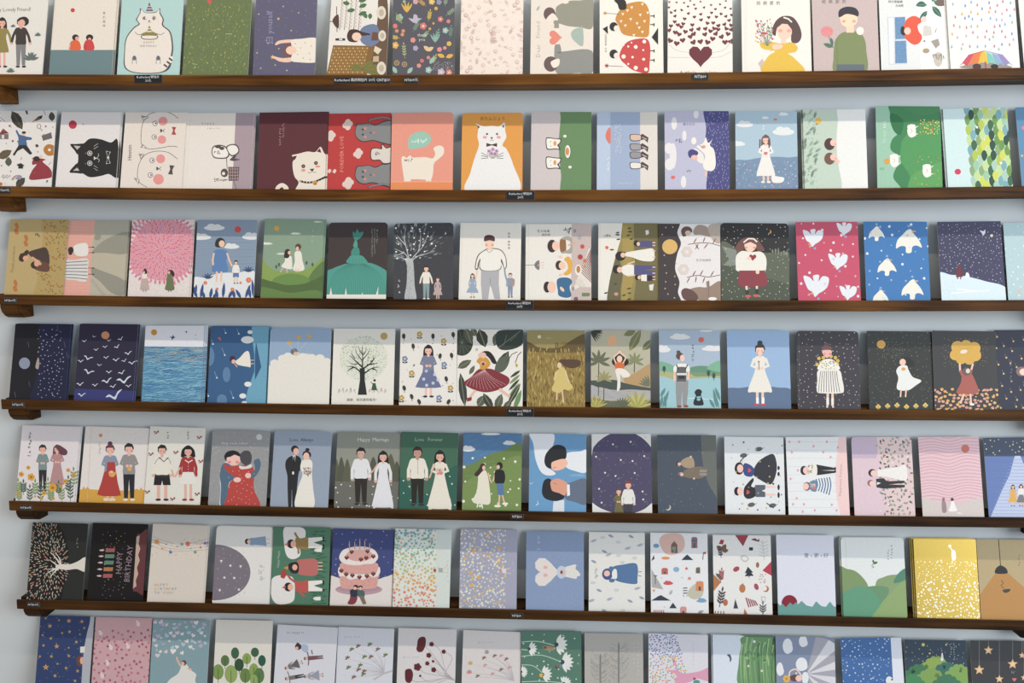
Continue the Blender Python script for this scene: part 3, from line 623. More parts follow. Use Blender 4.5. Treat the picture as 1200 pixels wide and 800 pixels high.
L(CK, 3, 1062,262, 1065,312); E(CK, 1052, 330, 17, 20); E('#e6ddd4', 1048, 333, 8)
P('#5b4648', 1070,302, 1122,302, 1118,366, 1072,368); 
for k in range(4): L('#b8a0a0', 2, 1073,312+k*15, 1119,312+k*15); L('#b8a0a0', 2, 1080+k*11,304, 1080+k*11,366)
marks('#6b605e', 1012, 362, 5, 12, 14, seed=8); outline(CK, 2, 1095,368, 1105,395, 1108,408)
card(1, 'B', (58,46, 373,46, 365,407, 42,407), '#54262c', 'maroon card of a white cat with a beaded collar and bell', copies=1, edge='#7a5a5c')
S('#e6dacb', 212,280, 222,262, 208,248, 240,240, 280,230, 318,232, 342,208, 358,235, 372,260, 372,345, 365,420, 232,420, 240,375, 222,350, 213,315)
P('#4a2a2c', 214,252, 232,250, 222,270); P('#4a2a2c', 325,230, 340,214, 346,236)
for x, y in ((262,299),(321,284)): E('#3d2f2f', x, y, 9); E('#8a7a70', x, y, 4)
P('#4a3030', 290,312, 314,310, 304,324); L('#4a3030', 2, 304,322, 290,332, 284,326); L('#4a3030', 2, 304,322, 316,330, 322,324); E('#df8c7c', 330,300,12,5); E('#df8c7c', 262,318,10,6)
outline('#2e2225', 9, 245,368, 280,375, 320,370, 368,348)
for k in range(8): E('#e6dacb', 250+k*14, 370+(4 if 1 < k < 6 else 0)-(k > 6)*6, 1.8, 5)
E('#c98a3c', 317, 377, 11); E('#4a3030', 317,381, 3); S('#e6dacb', 130,410, 140,388, 165,378, 190,395, 192,420, 178,420, 165,398, 150,405, 150,420)
for k in range(8): marks('#b98f8c', 170-3*(k%2), 100+k*9, 1, 5, 7, seed=k); 
for k in range(7): marks('#b98f8c', 153, 125+k*12, 1, 5, 8, seed=k+20)
card(1, 'B', (373,50, 676,53, 666,410, 365,410), '#b5302f', 'red sideways card with three grey cats, white clouds and the words forever love', edge='#c98a80')
T('#df8f86', 'FOREVER LOVE', 443, 242, 24, 90, 1.05)
for x, y, s in ((470,105,36),(390,158,36),(519,240,34),(472,380,40),(384,322,14),(408,323,14)):
    E('#ddc6bb', x, y, s*.45, s*.7); cur.z += 1; E('#ddc6bb', x-s*.35, y+s*.1, s*.35); E('#ddc6bb', x+s*.35, y-s*.15, s*.32); E('#ddc6bb', x+2, y-s*.4, s*.36)
def gcat(y, c_, t):
    S('#3b3434', 503,y, 512,y-40, 530,y-42, 570,y-46, 600,y-38, 640,y-55, 676,y-52, 676,y+50, 640,y+52, 590,y+38, 545,y+44, 515,y+30)
    S(c_, 506,y, 515,y-36, 532,y-39, 570,y-43, 600,y-34, 640,y-50, 678,y-47, 678,y+45, 640,y+47, 590,y+34, 545,y+40, 517,y+26)
    for s_ in (-1, 1): E('#3b3434', 541, y-3+s_*12, 5); E('#c97f78', 552, y+s_*20, 7)
    E('#3b3434', 577, y, 3, 5); P('#df6f66', 590,y-8, 600,y, 590,y+8)
    outline('#3b3434', 9, 676, t, 640, t-12, 590, t-4, 565, t+3); outline(c_, 6, 676, t, 640, t-12, 590, t-4, 568, t+3)
gcat(142, '#7b7b7d', 82); gcat(340, '#7b7b7d', 395)
S('#3b3434', 578,222, 600,212, 625,215, 628,195, 640,198, 650,212, 676,210, 676,278, 640,292, 620,272, 582,270); S('#d6cdc3', 582,224, 602,216, 630,219, 632,199, 650,216, 678,214, 678,274, 640,284, 620,268, 584,266); marks('#3b3434', 600, 240, 2, 12, 14, seed=2)
card(1, 'B', (678,48, 965,48, 962,411, 670,411), '#e3907b', 'salmon card of a white fluffy-tailed cat standing below a mint speech bubble', rnd=1, edge='#e0c0b4')
R('#e2834d', 660,373, 980,460); L('#f0b79f', 2, 670,372, 965,372)
S('#8fc0ac', 753,195, 760,160, 790,140, 830,138, 858,158, 855,190, 825,210, 780,218, 758,218); marks('#dcebdc', 780, 180, 5, 14, 16, seed=6)
S('#e9ddcc', 722,262, 735,252, 745,260, 762,248, 775,258, 830,256, 868,262, 880,240, 872,215, 895,202, 918,210, 920,240, 900,262, 875,285, 870,330, 862,360, 850,368, 832,362, 770,360, 765,368, 738,366, 728,320)
for x in (738, 755, 840, 855): R('#e9ddcc', x-4, 350, x+6, 370)
marks('#5b4a48', 740, 270, 4, 10, 11, seed=12)
card(1, 'B', (1008,50, 1290,48, 1290,410, 1000,411), '#dd9440', 'orange card of a tall white cat in a bow tie holding flowers', rnd=1, edge='#d8b083')
with At(1160, 0): 
    pass
S('#e9e6e4', 1082,115, 1070,98, 1105,112, 1145,110, 1180,112, 1205,95, 1208,130, 1213,165, 1195,200, 1215,220, 1245,290, 1270,420, 1030,420, 1045,330, 1065,260, 1085,200, 1078,160)
P('#4a3a3a', 1078,108, 1090,114, 1080,124); P('#4a3a3a', 1192,112, 1204,104, 1202,120)
for x, y in ((1123,148),(1170,148)): E('#3d2f2f', x, y, 5)
P('#3d2f2f', 1138,163, 1152,163, 1145,172); L('#3d2f2f', 2, 1137,180, 1145,174, 1153,180); E('#e5a19b', 1113,163,10,7); E('#e5a19b', 1178,163,10,7)
P('#4a2f2f', 1120,190, 1145,197, 1170,190, 1170,208, 1145,201, 1120,208)
for x, y in ((1132,228),(1150,220),(1168,228),(1143,238),(1160,240)): flower('#c79fc0', x, y, 10, 5, '#7a4a72')
for k in range(-3, 4): L('#4a3a3a', 1.4, 1150+k*2, 262, 1150+k*9, 238)
for s_ in (-1, 1):
    for k in range(3): L('#4a3a3a', 2, 1148+s_*20, 252+k*4, 1148+s_*52, 235+k*14)
T('#6b4a30', 'おたんじょう', 1150, 77, 20, 0, 1.0)
card(1, 'C', (172,45, 452,45, 452,410, 166,410), '#c9bebd', 'lilac and green sideways card of two white cats eating at a round table')
S('#5b8250', 320,20, 308,80, 300,180, 302,260, 310,340, 320,440, 480,440, 480,20)
for y in (192, 282):
    with At(0, y-192):
        S(CK, 238,172, 248,163, 285,168, 312,170, 308,190, 300,200, 308,222, 285,220, 250,222, 240,210); S('#eee8df', 242,175, 250,168, 284,172, 306,175, 302,190, 292,200, 300,216, 284,215, 252,217, 244,207)
        E('#d9943f', 281, 192, 7, 12); E(CK, 262, 183, 2); E(CK, 262, 205, 2); E('#3f5a3a', 258, 186, 1)
E('#3c5a38', 342, 230, 15, 34); E('#e9e4dc', 341, 230, 13, 31); E('#d08a45', 339, 230, 9, 18)
for x, y in ((328,158),(352,303)): E('#e6e2da', x, y, 8, 7)
card(1, 'C', (478,47, 762,45, 762,408, 478,410), '#98aaca', 'blue striped sideways card of four small cats lined up')
R('#b3c3dc', 470,30, 541,430); P('#ddd5cc', 680,30, 780,30, 780,430, 682,430); S('#d9705c', 541,120, 541,192, 524,178, 518,155, 526,130)
for k, (y, c_) in enumerate(((165,'#d9b4a0'),(209,'#9b9799'),(247,'#8f8c8f'),(296,'#e4dfd6'))):
    S(CK, 632,y-12, 650,y-17, 684,y-12, 688,y+10, 660,y+17, 636,y+13); S(c_, 636,y-10, 652,y-14, 682,y-10, 685,y+8, 660,y+13, 639,y+10)
    P('#4b3a40', 684,y-14, 692,y-18, 720,y, 716,y+24, 700,y+8, 684,y+12); L('#ddd5cc', 3, 690,y-2, 712,y+8)
dots('#e4e2e2', 40, 560, 100, 590, 240, 2, 4); dots('#e4e2e2', 8, 525, 250, 535, 320, 3, 5); marks('#dcd8da', 580, 380, 7, 10, 7, seed=9)
card(1, 'C', (795,42, 1095,40, 1103,405, 797,408), '#b7b6d0', 'lavender sideways card of white dog hugging a girl by navy strip')
S('#42427f', 985,20, 990,120, 985,200, 998,300, 1000,430, 1130,430, 1120,20)
rd = random.Random(7)
for x, y in pts(150, 990, 42, 1100, 405, 7, 4): L('#a9a6cf', 2, x, y, x+rd.uniform(-2, 2), y+7, keep=True)
cur.z += 1
for x, y, w_, h_ in ((840,98,13,30),(888,155,10,24),(943,55,12,20),(884,372,13,28),(835,250,16,60),(815,215,20,26),(818,290,22,28)): E('#e4e0e0', x, y, w_, h_)
S('#ece6dd', 945,205, 975,192, 988,165, 1000,190, 1018,175, 1008,200, 1028,225, 1035,290, 1020,320, 985,315, 975,290, 985,250, 965,225)
S('#e9e2da', 935,215, 960,228, 978,250, 975,285, 950,275, 940,240); S('#3f3f80', 905,235, 920,220, 948,228, 950,245, 915,260); E('#e9b8a5', 935, 258, 16, 12); E('#d9948a', 978, 208, 10, 8); L('#3f3b44', 2, 958,200, 975,215); E('#e9b8a5', 988,335,6,14)
E('#ece6dd', 932,180, 12, 17); E('#df5f5c', 835, 351, 10, 8); T('#6d6a85', '慶生好日', 910, 103, 13, 0, 1.2); marks('#55526c', 853, 180, 3, 9, 13, seed=3); marks('#55526c', 900, 322, 3, 8, 8, seed=5)
card(1, 'D', (6,55, 260,55, 266,374, 8,374), '#a4bfd0', 'sky blue card of girl in white with dog on flowery hill')
S('#6d88a8', -10,275, 60,255, 140,243, 220,245, 290,262, 290,460, -10,460)
rd = random.Random(17)
for x, y in pts(150, 5, 262, 268, 372, 8, 3): L(rd.choice(['#4f6e93', '#8fa8c4', '#5d7b9e']), 2, x, y, x+5, y-5, keep=True)
cur.z += 1; dots(['#d69aa8', '#cfc0cf'], 40, 8, 262, 262, 370, 2.2, 12, r1=3.4)
for x, y, w_, h_ in ((45,110,70,34),(205,140,90,46),(20,190,55,26),(205,67,40,18),(130,82,30,14)): cloud('#dfe3e4', x, y, w_, h_)
E('#d9784c', 172, 88, 8, 5)
person(132, 352, 202, 'long', '#6a4a4f', '#e9e4de', kind='dress', arms='front', dw=.19, hem=.17, shoes='#e9e4de')
L('#5f4348', 5, 108,170, 107,206); L('#5f4348', 5, 143,170, 146,206); heart('#cf5a62', 132, 228, 8)
S('#ece6df', 155,335, 158,318, 172,322, 190,325, 208,330, 200,348, 165,350); marks('#e5e9ec', 120, 115, 1, 6, 10, seed=2); marks('#e5e9ec', 122, 130, 1, 6, 10, seed=3)
card(1, 'D', (286,48, 542,45, 556,372, 292,372), '#b9cbb9', 'sage sideways card of two children lying in a snowy hollow beside leafy ferns', copies=1)
S('#e6e6e3', 442,20, 430,100, 425,180, 430,260, 445,340, 462,400, 600,420, 600,20)
dots(['#8fae9a', '#a7c0a9', '#7fa28f'], 60, 292, 55, 345, 370, 2, 5, r1=4)
for k, (x, y) in enumerate(pts(24, 292, 58, 345, 368, 19, 10)): sprig(['#6c8a78', '#8fae8f', '#5f7a68'][k % 3], x-8, y+8, 26, 35+20*(k % 3), 5, 1.1, 8, 2.6)
E('#dfae45', 350, 94, 12, 13)
for y in (190, 250): E('#6b4a3f' if y > 200 else '#4a3232', 396, y, 22, 25); E('#eebfae', 412, y-6, 14, 14); E('#e59a8c', 420, y, 4)
E('#eebfae', 430, 262, 8, 10); E('#eebfae', 420, 208, 7, 5)
card(1, 'D', (586,37, 852,31, 863,368, 594,371), '#8fbfa3', 'bright green hilly sideways card with three fluffy white sheep and an orange sun')
S('#2f7a45', 660,20, 645,60, 660,105, 690,135, 655,170, 650,215, 700,250, 670,290, 660,330, 690,370, 700,410, 880,410, 870,20)
S('#1f6a3a', 650,62, 700,90, 690,150, 665,140, 648,100)
S('#3f8f49', 700,170, 760,110, 860,90, 880,110, 880,420, 720,420, 730,330, 690,260, 690,210); S('#4d9a4c', 730,330, 790,290, 880,270, 880,420, 730,420); S('#357f47', 700,20, 730,60, 800,70, 880,40, 880,15)
dots(['#d9c24f', '#e0d36a', '#c9583f'], 50, 770, 90, 850, 150, 2, 4, r1=3.6); dots(['#d9884f', '#c9583f', '#d9c24f'], 24, 735, 240, 850, 360, 2, 8, r1=3)
for x, y in ((735,135),(663,258),(798,300)):
    E('#eae8e0', x, y, 18, 28); E('#eae8e0', x-8, y-16, 10); E('#eae8e0', x+9, y+14, 10); E('#eae8e0', x+8, y-18, 9); L('#eae8e0', 3, x+15,y-12, x+26,y-20); L('#eae8e0', 3, x+15,y+10, x+26,y+14); outline('#8aa894', 1.6, x-5,y-8, x+3,y, x-4,y+8)
E('#dc9338', 634, 261, 12); T('#dfeee2', 'YEE COOL', 622, 140, 17, -90, 1.2); marks('#5fa07a', 605, 292, 3, 8, 8, seed=2)
card(1, 'D', (866,45, 1125,40, 1157,363, 884,367), '#c6dfe0', 'pale blue sideways card with strings of green and yellow leaves', copies=1)
rd = random.Random(23); gl = ['#a9bd3f', '#5f8f3c', '#274a39', '#8fbf9a', '#6fa4ae', '#c9cf4a', '#7fa06a', '#35603f', '#9fc4b0', '#b9d48a']
cur.z += 1
xl = lambda y: 965+(14 if y > 120 else 0)
for k in range(11):
    for j in range(9):
        x = 962+k*19+(j*6 if j > 0 else 0)*.7; y = 25+j*42+(k % 2)*21; c_ = rd.choice(gl)
        if x > 1160: continue
        S(c_, x, y, x+13, y+16, x+10, y+34, x, y+46, x-9, y+34, x-12, y+14, keep=True, n=3)
    cur.z += 1
E('#c72f4c', 926, 304, 13, 12); star('#f0efe8', 1005, 120, 8); star('#f0efe8', 1105, 268, 8)
card(1, 'D', (1165,36, 1430,36, 1465,360, 1190,365), '#4a82ab', 'blue card cut off by the right edge of the view')
E('#df6f8a', 1198, 122, 8); star('#dfb85c', 1192, 238, 7)
# ================================================================ ROW 2
card(2, 'A', (50,46, 322,50, 296,402, 18,398), '#b39c68', 'khaki sideways card of two kneeling dark-haired figures before golden ferns', edge='#b9b0a0')
S('#ab925a', 205,30, 200,140, 185,250, 175,330, 165,420, 320,420, 340,30)
rd = random.Random(5)
for k, (x, y) in enumerate(pts(95, 180, 52, 318, 398, 2, 6)):
    if x < 205-(y-50)*.1: continue
    c_ = ['#9a6420', '#8a5a28', '#b8843a', '#7d6a30'][k % 4]; leaf(c_, x, y, 15, 5, rd.choice([30, 60, 120, 150, 200]), True); leaf(c_, x+3, y+6, 15, 5, rd.choice([20, 80, 330]), True)
cur.z += 1
for x, y in ((78,92),(122,148),(72,360)): S('#b06a34', x-10, y-20, x, y-30, x+10, y-12, x+6, y+6, x+10, y+22, x-4, y+26, x-12, y+6, x-4, y-4)
S('#3e2c2a', 88,232, 95,210, 112,204, 118,195, 132,192, 134,206, 122,222, 110,245, 95,244); E('#d99f80', 120, 230, 13, 12)
S('#453631', 135,200, 180,185, 215,180, 230,215, 228,262, 185,240, 150,225, 138,215); S('#5f3f30', 190,245, 228,258, 228,292, 185,290, 160,275); E('#3e2c2a', 160, 262, 16, 17); E('#d99f80', 172, 255, 12, 14); L('#d99f80', 9, 150,225, 185,250); E('#d99f80', 188,256,7)
T('#7d6a4a', 'Thank you mom', 62, 235, 20, 86, .95); marks('#3f3a34', 172, 122, 2, 9, 14, seed=4)
card(2, 'A', (322,52, 605,55, 577,405, 296,403), '#b5ac98', 'sideways card of a striped dress figure casting long grey shadow', copies=1, edge='#c9c2b4')
P('#dea293', 310,40, 446,50, 430,180, 418,420, 280,420)
for k in range(24): L('#d5958a', 1.5, 312, 60+k*15, 430, 62+k*15, keep=True)
cur.z += 1; P('#a9a697', 446,50, 620,52, 610,110, 560,120, 440,190)
S('#8d8b7d', 440,188, 500,140, 600,108, 595,205, 500,205, 440,203); S('#8b897c', 432,275, 480,290, 582,335, 576,402, 520,390, 470,340, 432,308); E('#8d8b7d', 458, 132, 17, 13, 20)
L('#a6a496', 16, 428,330, 490,405)
E('#2f2c2c', 332, 192, 13, 16); E('#2f2c2c', 330, 205, 9, 10); S('#e3dfda', 345,178, 360,165, 395,158, 412,170, 410,215, 370,220, 350,208)
S('#d9d5cf', 305,240, 350,238, 410,232, 412,280, 405,338, 350,332, 303,325, 300,280)
for k in range(6): LS('#6f7482', 4, 305, 250+k*14, 350, 247+k*15, 410, 243+k*17)
for y in (178,204,276,305): L('#4a3a38', 2.5, 414,y, 436,y); E('#4a2f2f', 437, y, 6, 3)
card(2, 'A', (618,48, 905,52, 884,410, 600,407), '#e0d6d2', 'card of a giant pink dahlia bloom above two tiny women', copies=1)
cx, cy = 755, 185
P('#d5c8c8', 610,40, 700,40, 615,110) if False else None
S('#d98a9c', 640,120, 680,70, 750,52, 830,56, 890,90, 900,140, 895,230, 880,290, 830,320, 760,335, 690,320, 630,300, 610,240, 615,170)
for ring in range(13):
    rr = 8+ring*14; m = 7+ring*4
    for j in range(m):
        a = 360*j/m+ring*13; x, y = cx+rr*cos(radians(a))*.98, cy-rr*sin(radians(a))*.98
        if not (608 < x < 902 and 48 < y < 338): continue
        if (abs(x-755)/150)**3+(abs(y-190)/148)**3 > 1.02: continue
        leaf('#efcfce', x, y, 25, 14, a, True)
    cur.z += 1
    for j in range(m):
        a = 360*j/m+ring*13; x, y = cx+(rr+1)*cos(radians(a))*.98, cy-(rr+1)*sin(radians(a))*.98
        if (abs(x-755)/150)**3+(abs(y-190)/148)**3 > 1.02: continue
        leaf(['#d0708a', '#cf7489', '#db8593', '#c47d9a'][(j+ring) % 4], x, y, 24, 11.4, a, True)
    cur.z += 1
dots('#b39aa0', 60, 605, 335, 885, 400, 1.6, 3)
for x, c_, t_ in ((678,'#b9a29c','#e6dcd4'),(796,'#5f6b42','#5f6b42')):
    S(c_, x-12,320, x+12,320, x+18,350, x+20,378, x-20,378, x-17,350); P(t_, x-12,302, x+10,302, x+13,325, x-13,325); E('#2f2a2c', x+2, 294, 11, 10); E('#e5bba4', x-3, 297, 5, 7); L('#2f2a2c', 2.5, x-6,378, x-6,388); L('#2f2a2c', 2.5, x+6,378, x+6,388)
E('#2f2a2c', 680, 283, 6, 5); S('#2f2a2c', 797,290, 810,288, 818,305, 812,318, 804,305)
card(2, 'A', (928,50, 1205,52, 1190,412, 905,410), '#7f93ac', 'grey card of a mother in blue leading her small son')
for k in range(20): L('#71869f', 1.6, 925, 130+k*11, 1190, 125+k*11+(k % 3)*4, keep=True)
cur.z += 1; S('#e0e2e4', 900,330, 960,320, 1030,300, 1110,298, 1200,300, 1200,480, 880,480)
for x, y, w_, h_ in ((1005,88,98,40),(940,132,100,40),(1180,130,90,44),(1085,176,75,34)): cloud('#dcdfe2', x, y, w_, h_)
E('#c9463a', 1115, 95, 15)
S('#4f7ab3', 1005,195, 1030,188, 1062,195, 1070,220, 1060,240, 1066,292, 995,292, 1003,240, 998,215)
L('#eac0a8', 8, 1003,205, 997,240, 1000,262); L('#eac0a8', 8, 1064,205, 1075,240, 1088,268)
L('#eac0a8', 9, 1017,292, 1015,340); L('#eac0a8', 9, 1038,292, 1036,340); E('#e8dcd4', 1012,348, 12, 6); E('#e8dcd4', 1036,348, 10, 6)
S('#2f2d33', 1008,165, 1015,142, 1035,134, 1052,145, 1055,172, 1040,178, 1015,178); E('#eac0a8', 1040, 162, 14, 16)
person(1106, 350, 112, 'short', '#2f2d33', '#e9e6e2', '#4a6fa8', 'shorts', 'down', sk='#eac0a8')
for k, (x, y, l, a) in enumerate(((925,412,70,110),(940,412,72,80),(960,412,40,110),(985,412,52,80),(1000,412,30,60),(1020,412,46,100),(1045,412,76,85),(1070,412,50,60),(1100,412,42,100),(1130,412,50,120),(1150,412,70,70),(1175,412,60,100),(1190,412,90,95),(912,400,55,80))): leaf('#2f4a86', x, y+6, l, 15, a)
for x, y in ((975,322),(1165,290)):
    for a in (30, 60, 90, 120, 150): leaf('#34466f', x, y+5, 30, 7, a, True)
    cur.z += 1
for x, y, r_ in ((963,345,9),(1166,332,13),(1090,376,9),(1018,374,7),(1128,345,6)): flower('#dd6b4f', x, y, r_, 6, '#e8a04a')
card(2, 'B', (85,27, 360,30, 345,402, 58,396), '#7f9a80', 'green hillside card of a couple in white facing each other', copies=1, edge='#6f8f68')
cloud('#dfe3d9', 226, 95, 50, 12); cloud('#dfe3d9', 90, 142, 56, 14); cloud('#cfd6c8', 160, 190, 50, 12); E('#d9a13c', 137, 70, 12); cloud('#cfd6c8', 330, 40, 40, 9)
S('#7d9a44', 60,220, 90,240, 140,270, 250,270, 310,245, 370,220, 380,480, 40,480); S('#53733a', 340,235, 300,280, 290,320, 380,350, 380,210); S('#5f853a', 120,310, 160,288, 210,282, 260,290, 290,310, 280,350, 130,350)
S('#46622f', 40,316, 110,318, 180,335, 260,330, 310,312, 370,300, 370,480, 40,480); S('#587a38', 55,355, 110,352, 200,372, 340,365, 350,480, 40,480)
for x, y in ((277,232),(135,250),(148,240),(305,240)): E('#3f5a38', x, y, 5, 9)
S('#e6e2d6', 178,205, 205,200, 210,245, 205,262, 160,250, 175,225); S('#e6e2d6', 222,182, 250,180, 258,220, 265,265, 215,266, 222,225)
S('#33282a', 172,205, 178,172, 195,168, 200,185, 192,208); E('#e8b9a0', 196, 184, 7, 9); E('#5b3830', 238, 156, 14, 14); E('#e8b9a0', 234, 165, 7, 10)
for x, y in ((185,278),(228,276),(240,276)): L('#e8b9a0', 4, x, 258, x, y)
L('#e8b9a0', 4, 165,255, 155,276); L('#e6e2d6', 7, 205,205, 207,240); marks('#a9b8a2', 305, 80, 1, 6, 10, seed=2); marks('#a9b8a2', 305, 105, 1, 6, 10, seed=5); marks('#a9b8a2', 305, 130, 1, 6, 10, seed=9)
card(2, 'B', (383,42, 657,44, 650,403, 370,400), '#3b3232', 'black card of huge teal hair spreading like a hill from a topknot', rnd=1, edge='#5f5856')
S('#3f9484', 365,282, 400,258, 440,242, 470,235, 555,230, 600,240, 650,268, 665,300, 665,385, 360,385)
S('#3f9484', 468,232, 475,208, 490,196, 530,196, 550,210, 558,235); S('#348474', 486,190, 488,175, 500,160, 518,160, 526,178, 522,195, 490,196); S('#3f9484', 496,155, 500,135, 508,120, 516,140, 514,160)
S('#2f7f6f', 495,85, 505,92, 515,74, 525,90, 542,85, 538,105, 520,122, 506,125, 495,108)
for k in range(26): 
    x0 = 478+k*2.8; x1 = 372+k*11.2; LS('#2c7466', 1.5, x0, 235, x0+(x1-x0)*.7, 285, x1, 378, keep=True)
cur.z += 1
for k in range(5): LS('#2c7466', 1.5, 480+k*14, 210, 475+k*16, 232)
R('#e9e2d6', 360, 380, 660, 420); P('#e9e2d6', 385,382, 391,345, 397,382); P('#e9e2d6', 457,382, 461,346, 466,382); P('#e9e2d6', 535,382, 538,368, 541,382); P('#e9e2d6', 602,382, 614,342, 612,382)
for c0, y0, n_ in ((608,75,8),(596,75,13),(584,75,15)):
    for k in range(n_): marks('#9aa49a', c0, y0+k*9, 1, 5, 6, seed=k+c0)
card(2, 'B', (688,45, 965,48, 965,405, 684,403), '#393a40', 'charcoal card of a father and daughter beside a tall white-leaved tree', rnd=1, edge='#5b5c60')
rd = random.Random(4)
for a in range(100):
    x, y = rd.uniform(690, 900), rd.uniform(50, 215)
    if (x-775)**2/115**2+(y-150)**2/105**2 < 1.2: leaf(rd.choice(['#6c7a7c', '#596468', '#8b9898']), x, y, 22, 5, math.degrees(math.atan2(210-y, x-755)), True)
cur.z += 1
S('#aeb2b2', 738,405, 746,330, 748,250, 740,215, 762,210, 775,220, 780,260, 784,340, 790,405)
for q in ((755,220,740,190,700,170,688,165),(760,222,742,150,735,110,745,60),(765,220,790,190,825,150,850,85),(770,222,800,200,850,185,880,160),(742,150,715,120,700,100),(735,180,705,195,690,190),(800,180,810,140,812,75),(752,225,720,205,700,205)): LS('#b6baba', 5, *q, taper=True)
rd = random.Random(8)
for k in range(70): L('#7f8686', 1.2, rd.uniform(746, 784), rd.uniform(240, 400), rd.uniform(746, 784), rd.uniform(240, 400)) if False else E('#84898a', rd.uniform(747, 780), rd.uniform(235, 400), 2.4, 1.2, keep=True)
cur.z += 1; dots('#e9e9e4', 26, 692, 55, 885, 215, 3, 9, r1=5); dots('#8f9296', 50, 690, 60, 962, 398, 1, 12)
E('#cfcfc8', 926, 93, 6); E('#393a40', 923, 92, 5)
person(838, 403, 162, 'short', '#3b2c30', '#e6dfd2', '#7d9496', arms='out', shoes='#e9e4da', wide=.95)
person(892, 403, 105, 'long', '#5b4247', '#b39f9f', kind='dress', dw=.2, shoes='#8a6a6a')
for k in range(3): marks('#c9c9c4', 710, 315+k*26, 1, 5, 11, seed=k)
card(2, 'B', (1000,45, 1283,45, 1280,407, 988,406), '#e8e3da', 'cream card of a very broad man in a sweater holding two small children')
L('#d2ccc2', 1.5, 1008,48, 997,405)
P('#a9a8ad', 1095,262, 1180,262, 1178,330, 1185,402, 1158,402, 1138,330, 1128,402, 1100,402, 1094,330); L('#5f5a5c', 1.6, 1137,305, 1140,345)
S('#5b5150', 1100,178, 1122,165, 1150,162, 1188,170, 1210,200, 1216,245, 1206,262, 1195,240, 1186,225, 1184,264, 1094,266, 1090,225, 1080,262, 1066,258, 1072,215, 1084,190)
S('#ece8df', 1102,181, 1124,169, 1150,166, 1186,174, 1207,202, 1212,243, 1205,256, 1196,225, 1188,215, 1180,262, 1097,263, 1092,212, 1080,235, 1077,256, 1070,254, 1076,217, 1087,194)
R('#eac3ac', 1128,155,1146,172); S('#f0cbb4', 1114,125, 1152,125, 1152,155, 1135,168, 1118,158); S('#4a3238', 1110,130, 1112,108, 1132,100, 1156,108, 1158,130, 1135,126); E('#dc9080', 1120,148,6,5); E('#dc9080', 1148,148,6,5)
L('#5b5150', 2, 1120,172, 1135,184, 1150,172)
person(1055, 395, 115, 'long', '#5b3a3a', '#8fa0b8', kind='dress', dw=.24, hem=.22, sk='#eac3ac'); L('#eac3ac', 6, 1070,310, 1077,265)
person(1232, 395, 118, 'short', '#5b4a60', '#7f93ad', '#7688a3', sk='#eac3ac'); L('#7f93ad', 7, 1218,320, 1208,285, 1205,258); S('#a08a80', 1235,310, 1252,308, 1250,335, 1232,335)
for k, ch in enumerate('爸爸給你抱'): T('#6b625d', ch, 1226, 95+k*15+(8 if k > 1 else 0), 11)
card(2, 'C', (142,50, 453,50, 450,408, 145,408), '#e6e1d8', 'sideways card of a family of three dining under a lamp')
for x in (150, 158): L('#cfc8be', 1.5, x, 52, x, 406)
P('#c5b2ad', 360,45, 460,45, 460,410, 356,410)
P('#efe9df', 357,165, 357,165, 357,165) if False else None
P('#e2d8ce', 365,360, 440,165, 452,165, 452,345, 400,345)
for k in range(13): L('#7f5a5a', 4, 396+k*4.5, 266-k*8.5, 452, 330-k*14 if False else 262-k*8.5+60-k*1.5)
E('#e9e3da', 391, 265, 16, 26); E('#b5793c', 391, 262, 9, 17); E('#b5793c', 372, 318, 13, 18) if False else None
L('#4f4a4c', 2, 145, 242, 190, 242); S('#6e6f77', 185,242, 195,225, 208,222, 208,262, 195,260); E('#d99a4a', 205, 243, 4, 6)
for x, y in ((224,230),(224,243),(224,256)): L('#d9a0a0', 2, x-6,y, x+6,y)
E('#3b2c2b', 268,153, 22,30); E('#eec3ab', 285,152, 17,22); S('#8a5f3c', 305,125, 330,120, 332,180, 308,180); S('#a09a90', 330,108, 358,112, 362,140, 360,185, 330,186, 312,182, 350,165, 352,130, 310,120)
E('#3b2c2b', 301,243, 17,22); E('#eec3ab', 315,244, 16,18); S('#dfa33e', 325,215, 345,202, 362,230, 358,275, 335,290, 322,282, 342,262, 340,235); E('#eec3ab', 308,203,9,6); E('#eec3ab', 308,288,9,6)
E('#2f2a2e', 245,345, 17,26); E('#eec3ab', 266,345, 20,26); S('#2f628f', 290,318, 305,302, 345,302, 362,320, 350,345, 358,385, 335,395, 300,385, 295,360); E('#eec3ab', 315,355,14,7,-50)
E('#c9452f', 410,155, 10,10); E('#a83a38', 400,204, 12); E('#c96a4a', 422, 222, 9); E('#df7f4a', 420,250,6); E('#9fa5aa', 397,112,9,11); E('#8a8f9a', 375,82,6,9); E('#d7cfc4', 395,320,18,14); E('#d7cfc4', 410,335,14,12); P('#5f7f4a', 408,372, 440,372, 448,378, 440,388, 408,388); marks('#6b6668', 335, 80, 3, 10, 20, seed=7); E('#6b5560', 380, 400, 10, 9); L('#d9a58f', 7, 345,150, 375,135); E('#8a8f9a', 367, 352, 6, 9)
T('#6b6560', '生日快樂', 228, 84, 13, 0, 1.3); T('#6b6560', '我的家', 240, 101, 12, 0, 1.3)
card(2, 'C', (483,45, 772,47, 770,408, 486,408), '#e7e2d8', 'sideways card of a family of four on an olive field')
L('#cfc8be', 1.5, 492, 50, 492, 406)
P('#8f7f45', 598,45, 780,45, 780,410, 530,410, 540,300, 560,220, 590,120)
S('#5f5a3f', 575,200, 590,240, 600,280, 590,350, 585,420, 528,420, 535,330, 552,260)
P('#a08a48', 597,60, 620,60, 650,130, 640,230, 650,320, 620,408, 590,408, 600,300)
P('#6a613c', 650,45, 780,45, 780,410, 650,410, 660,330, 655,200)
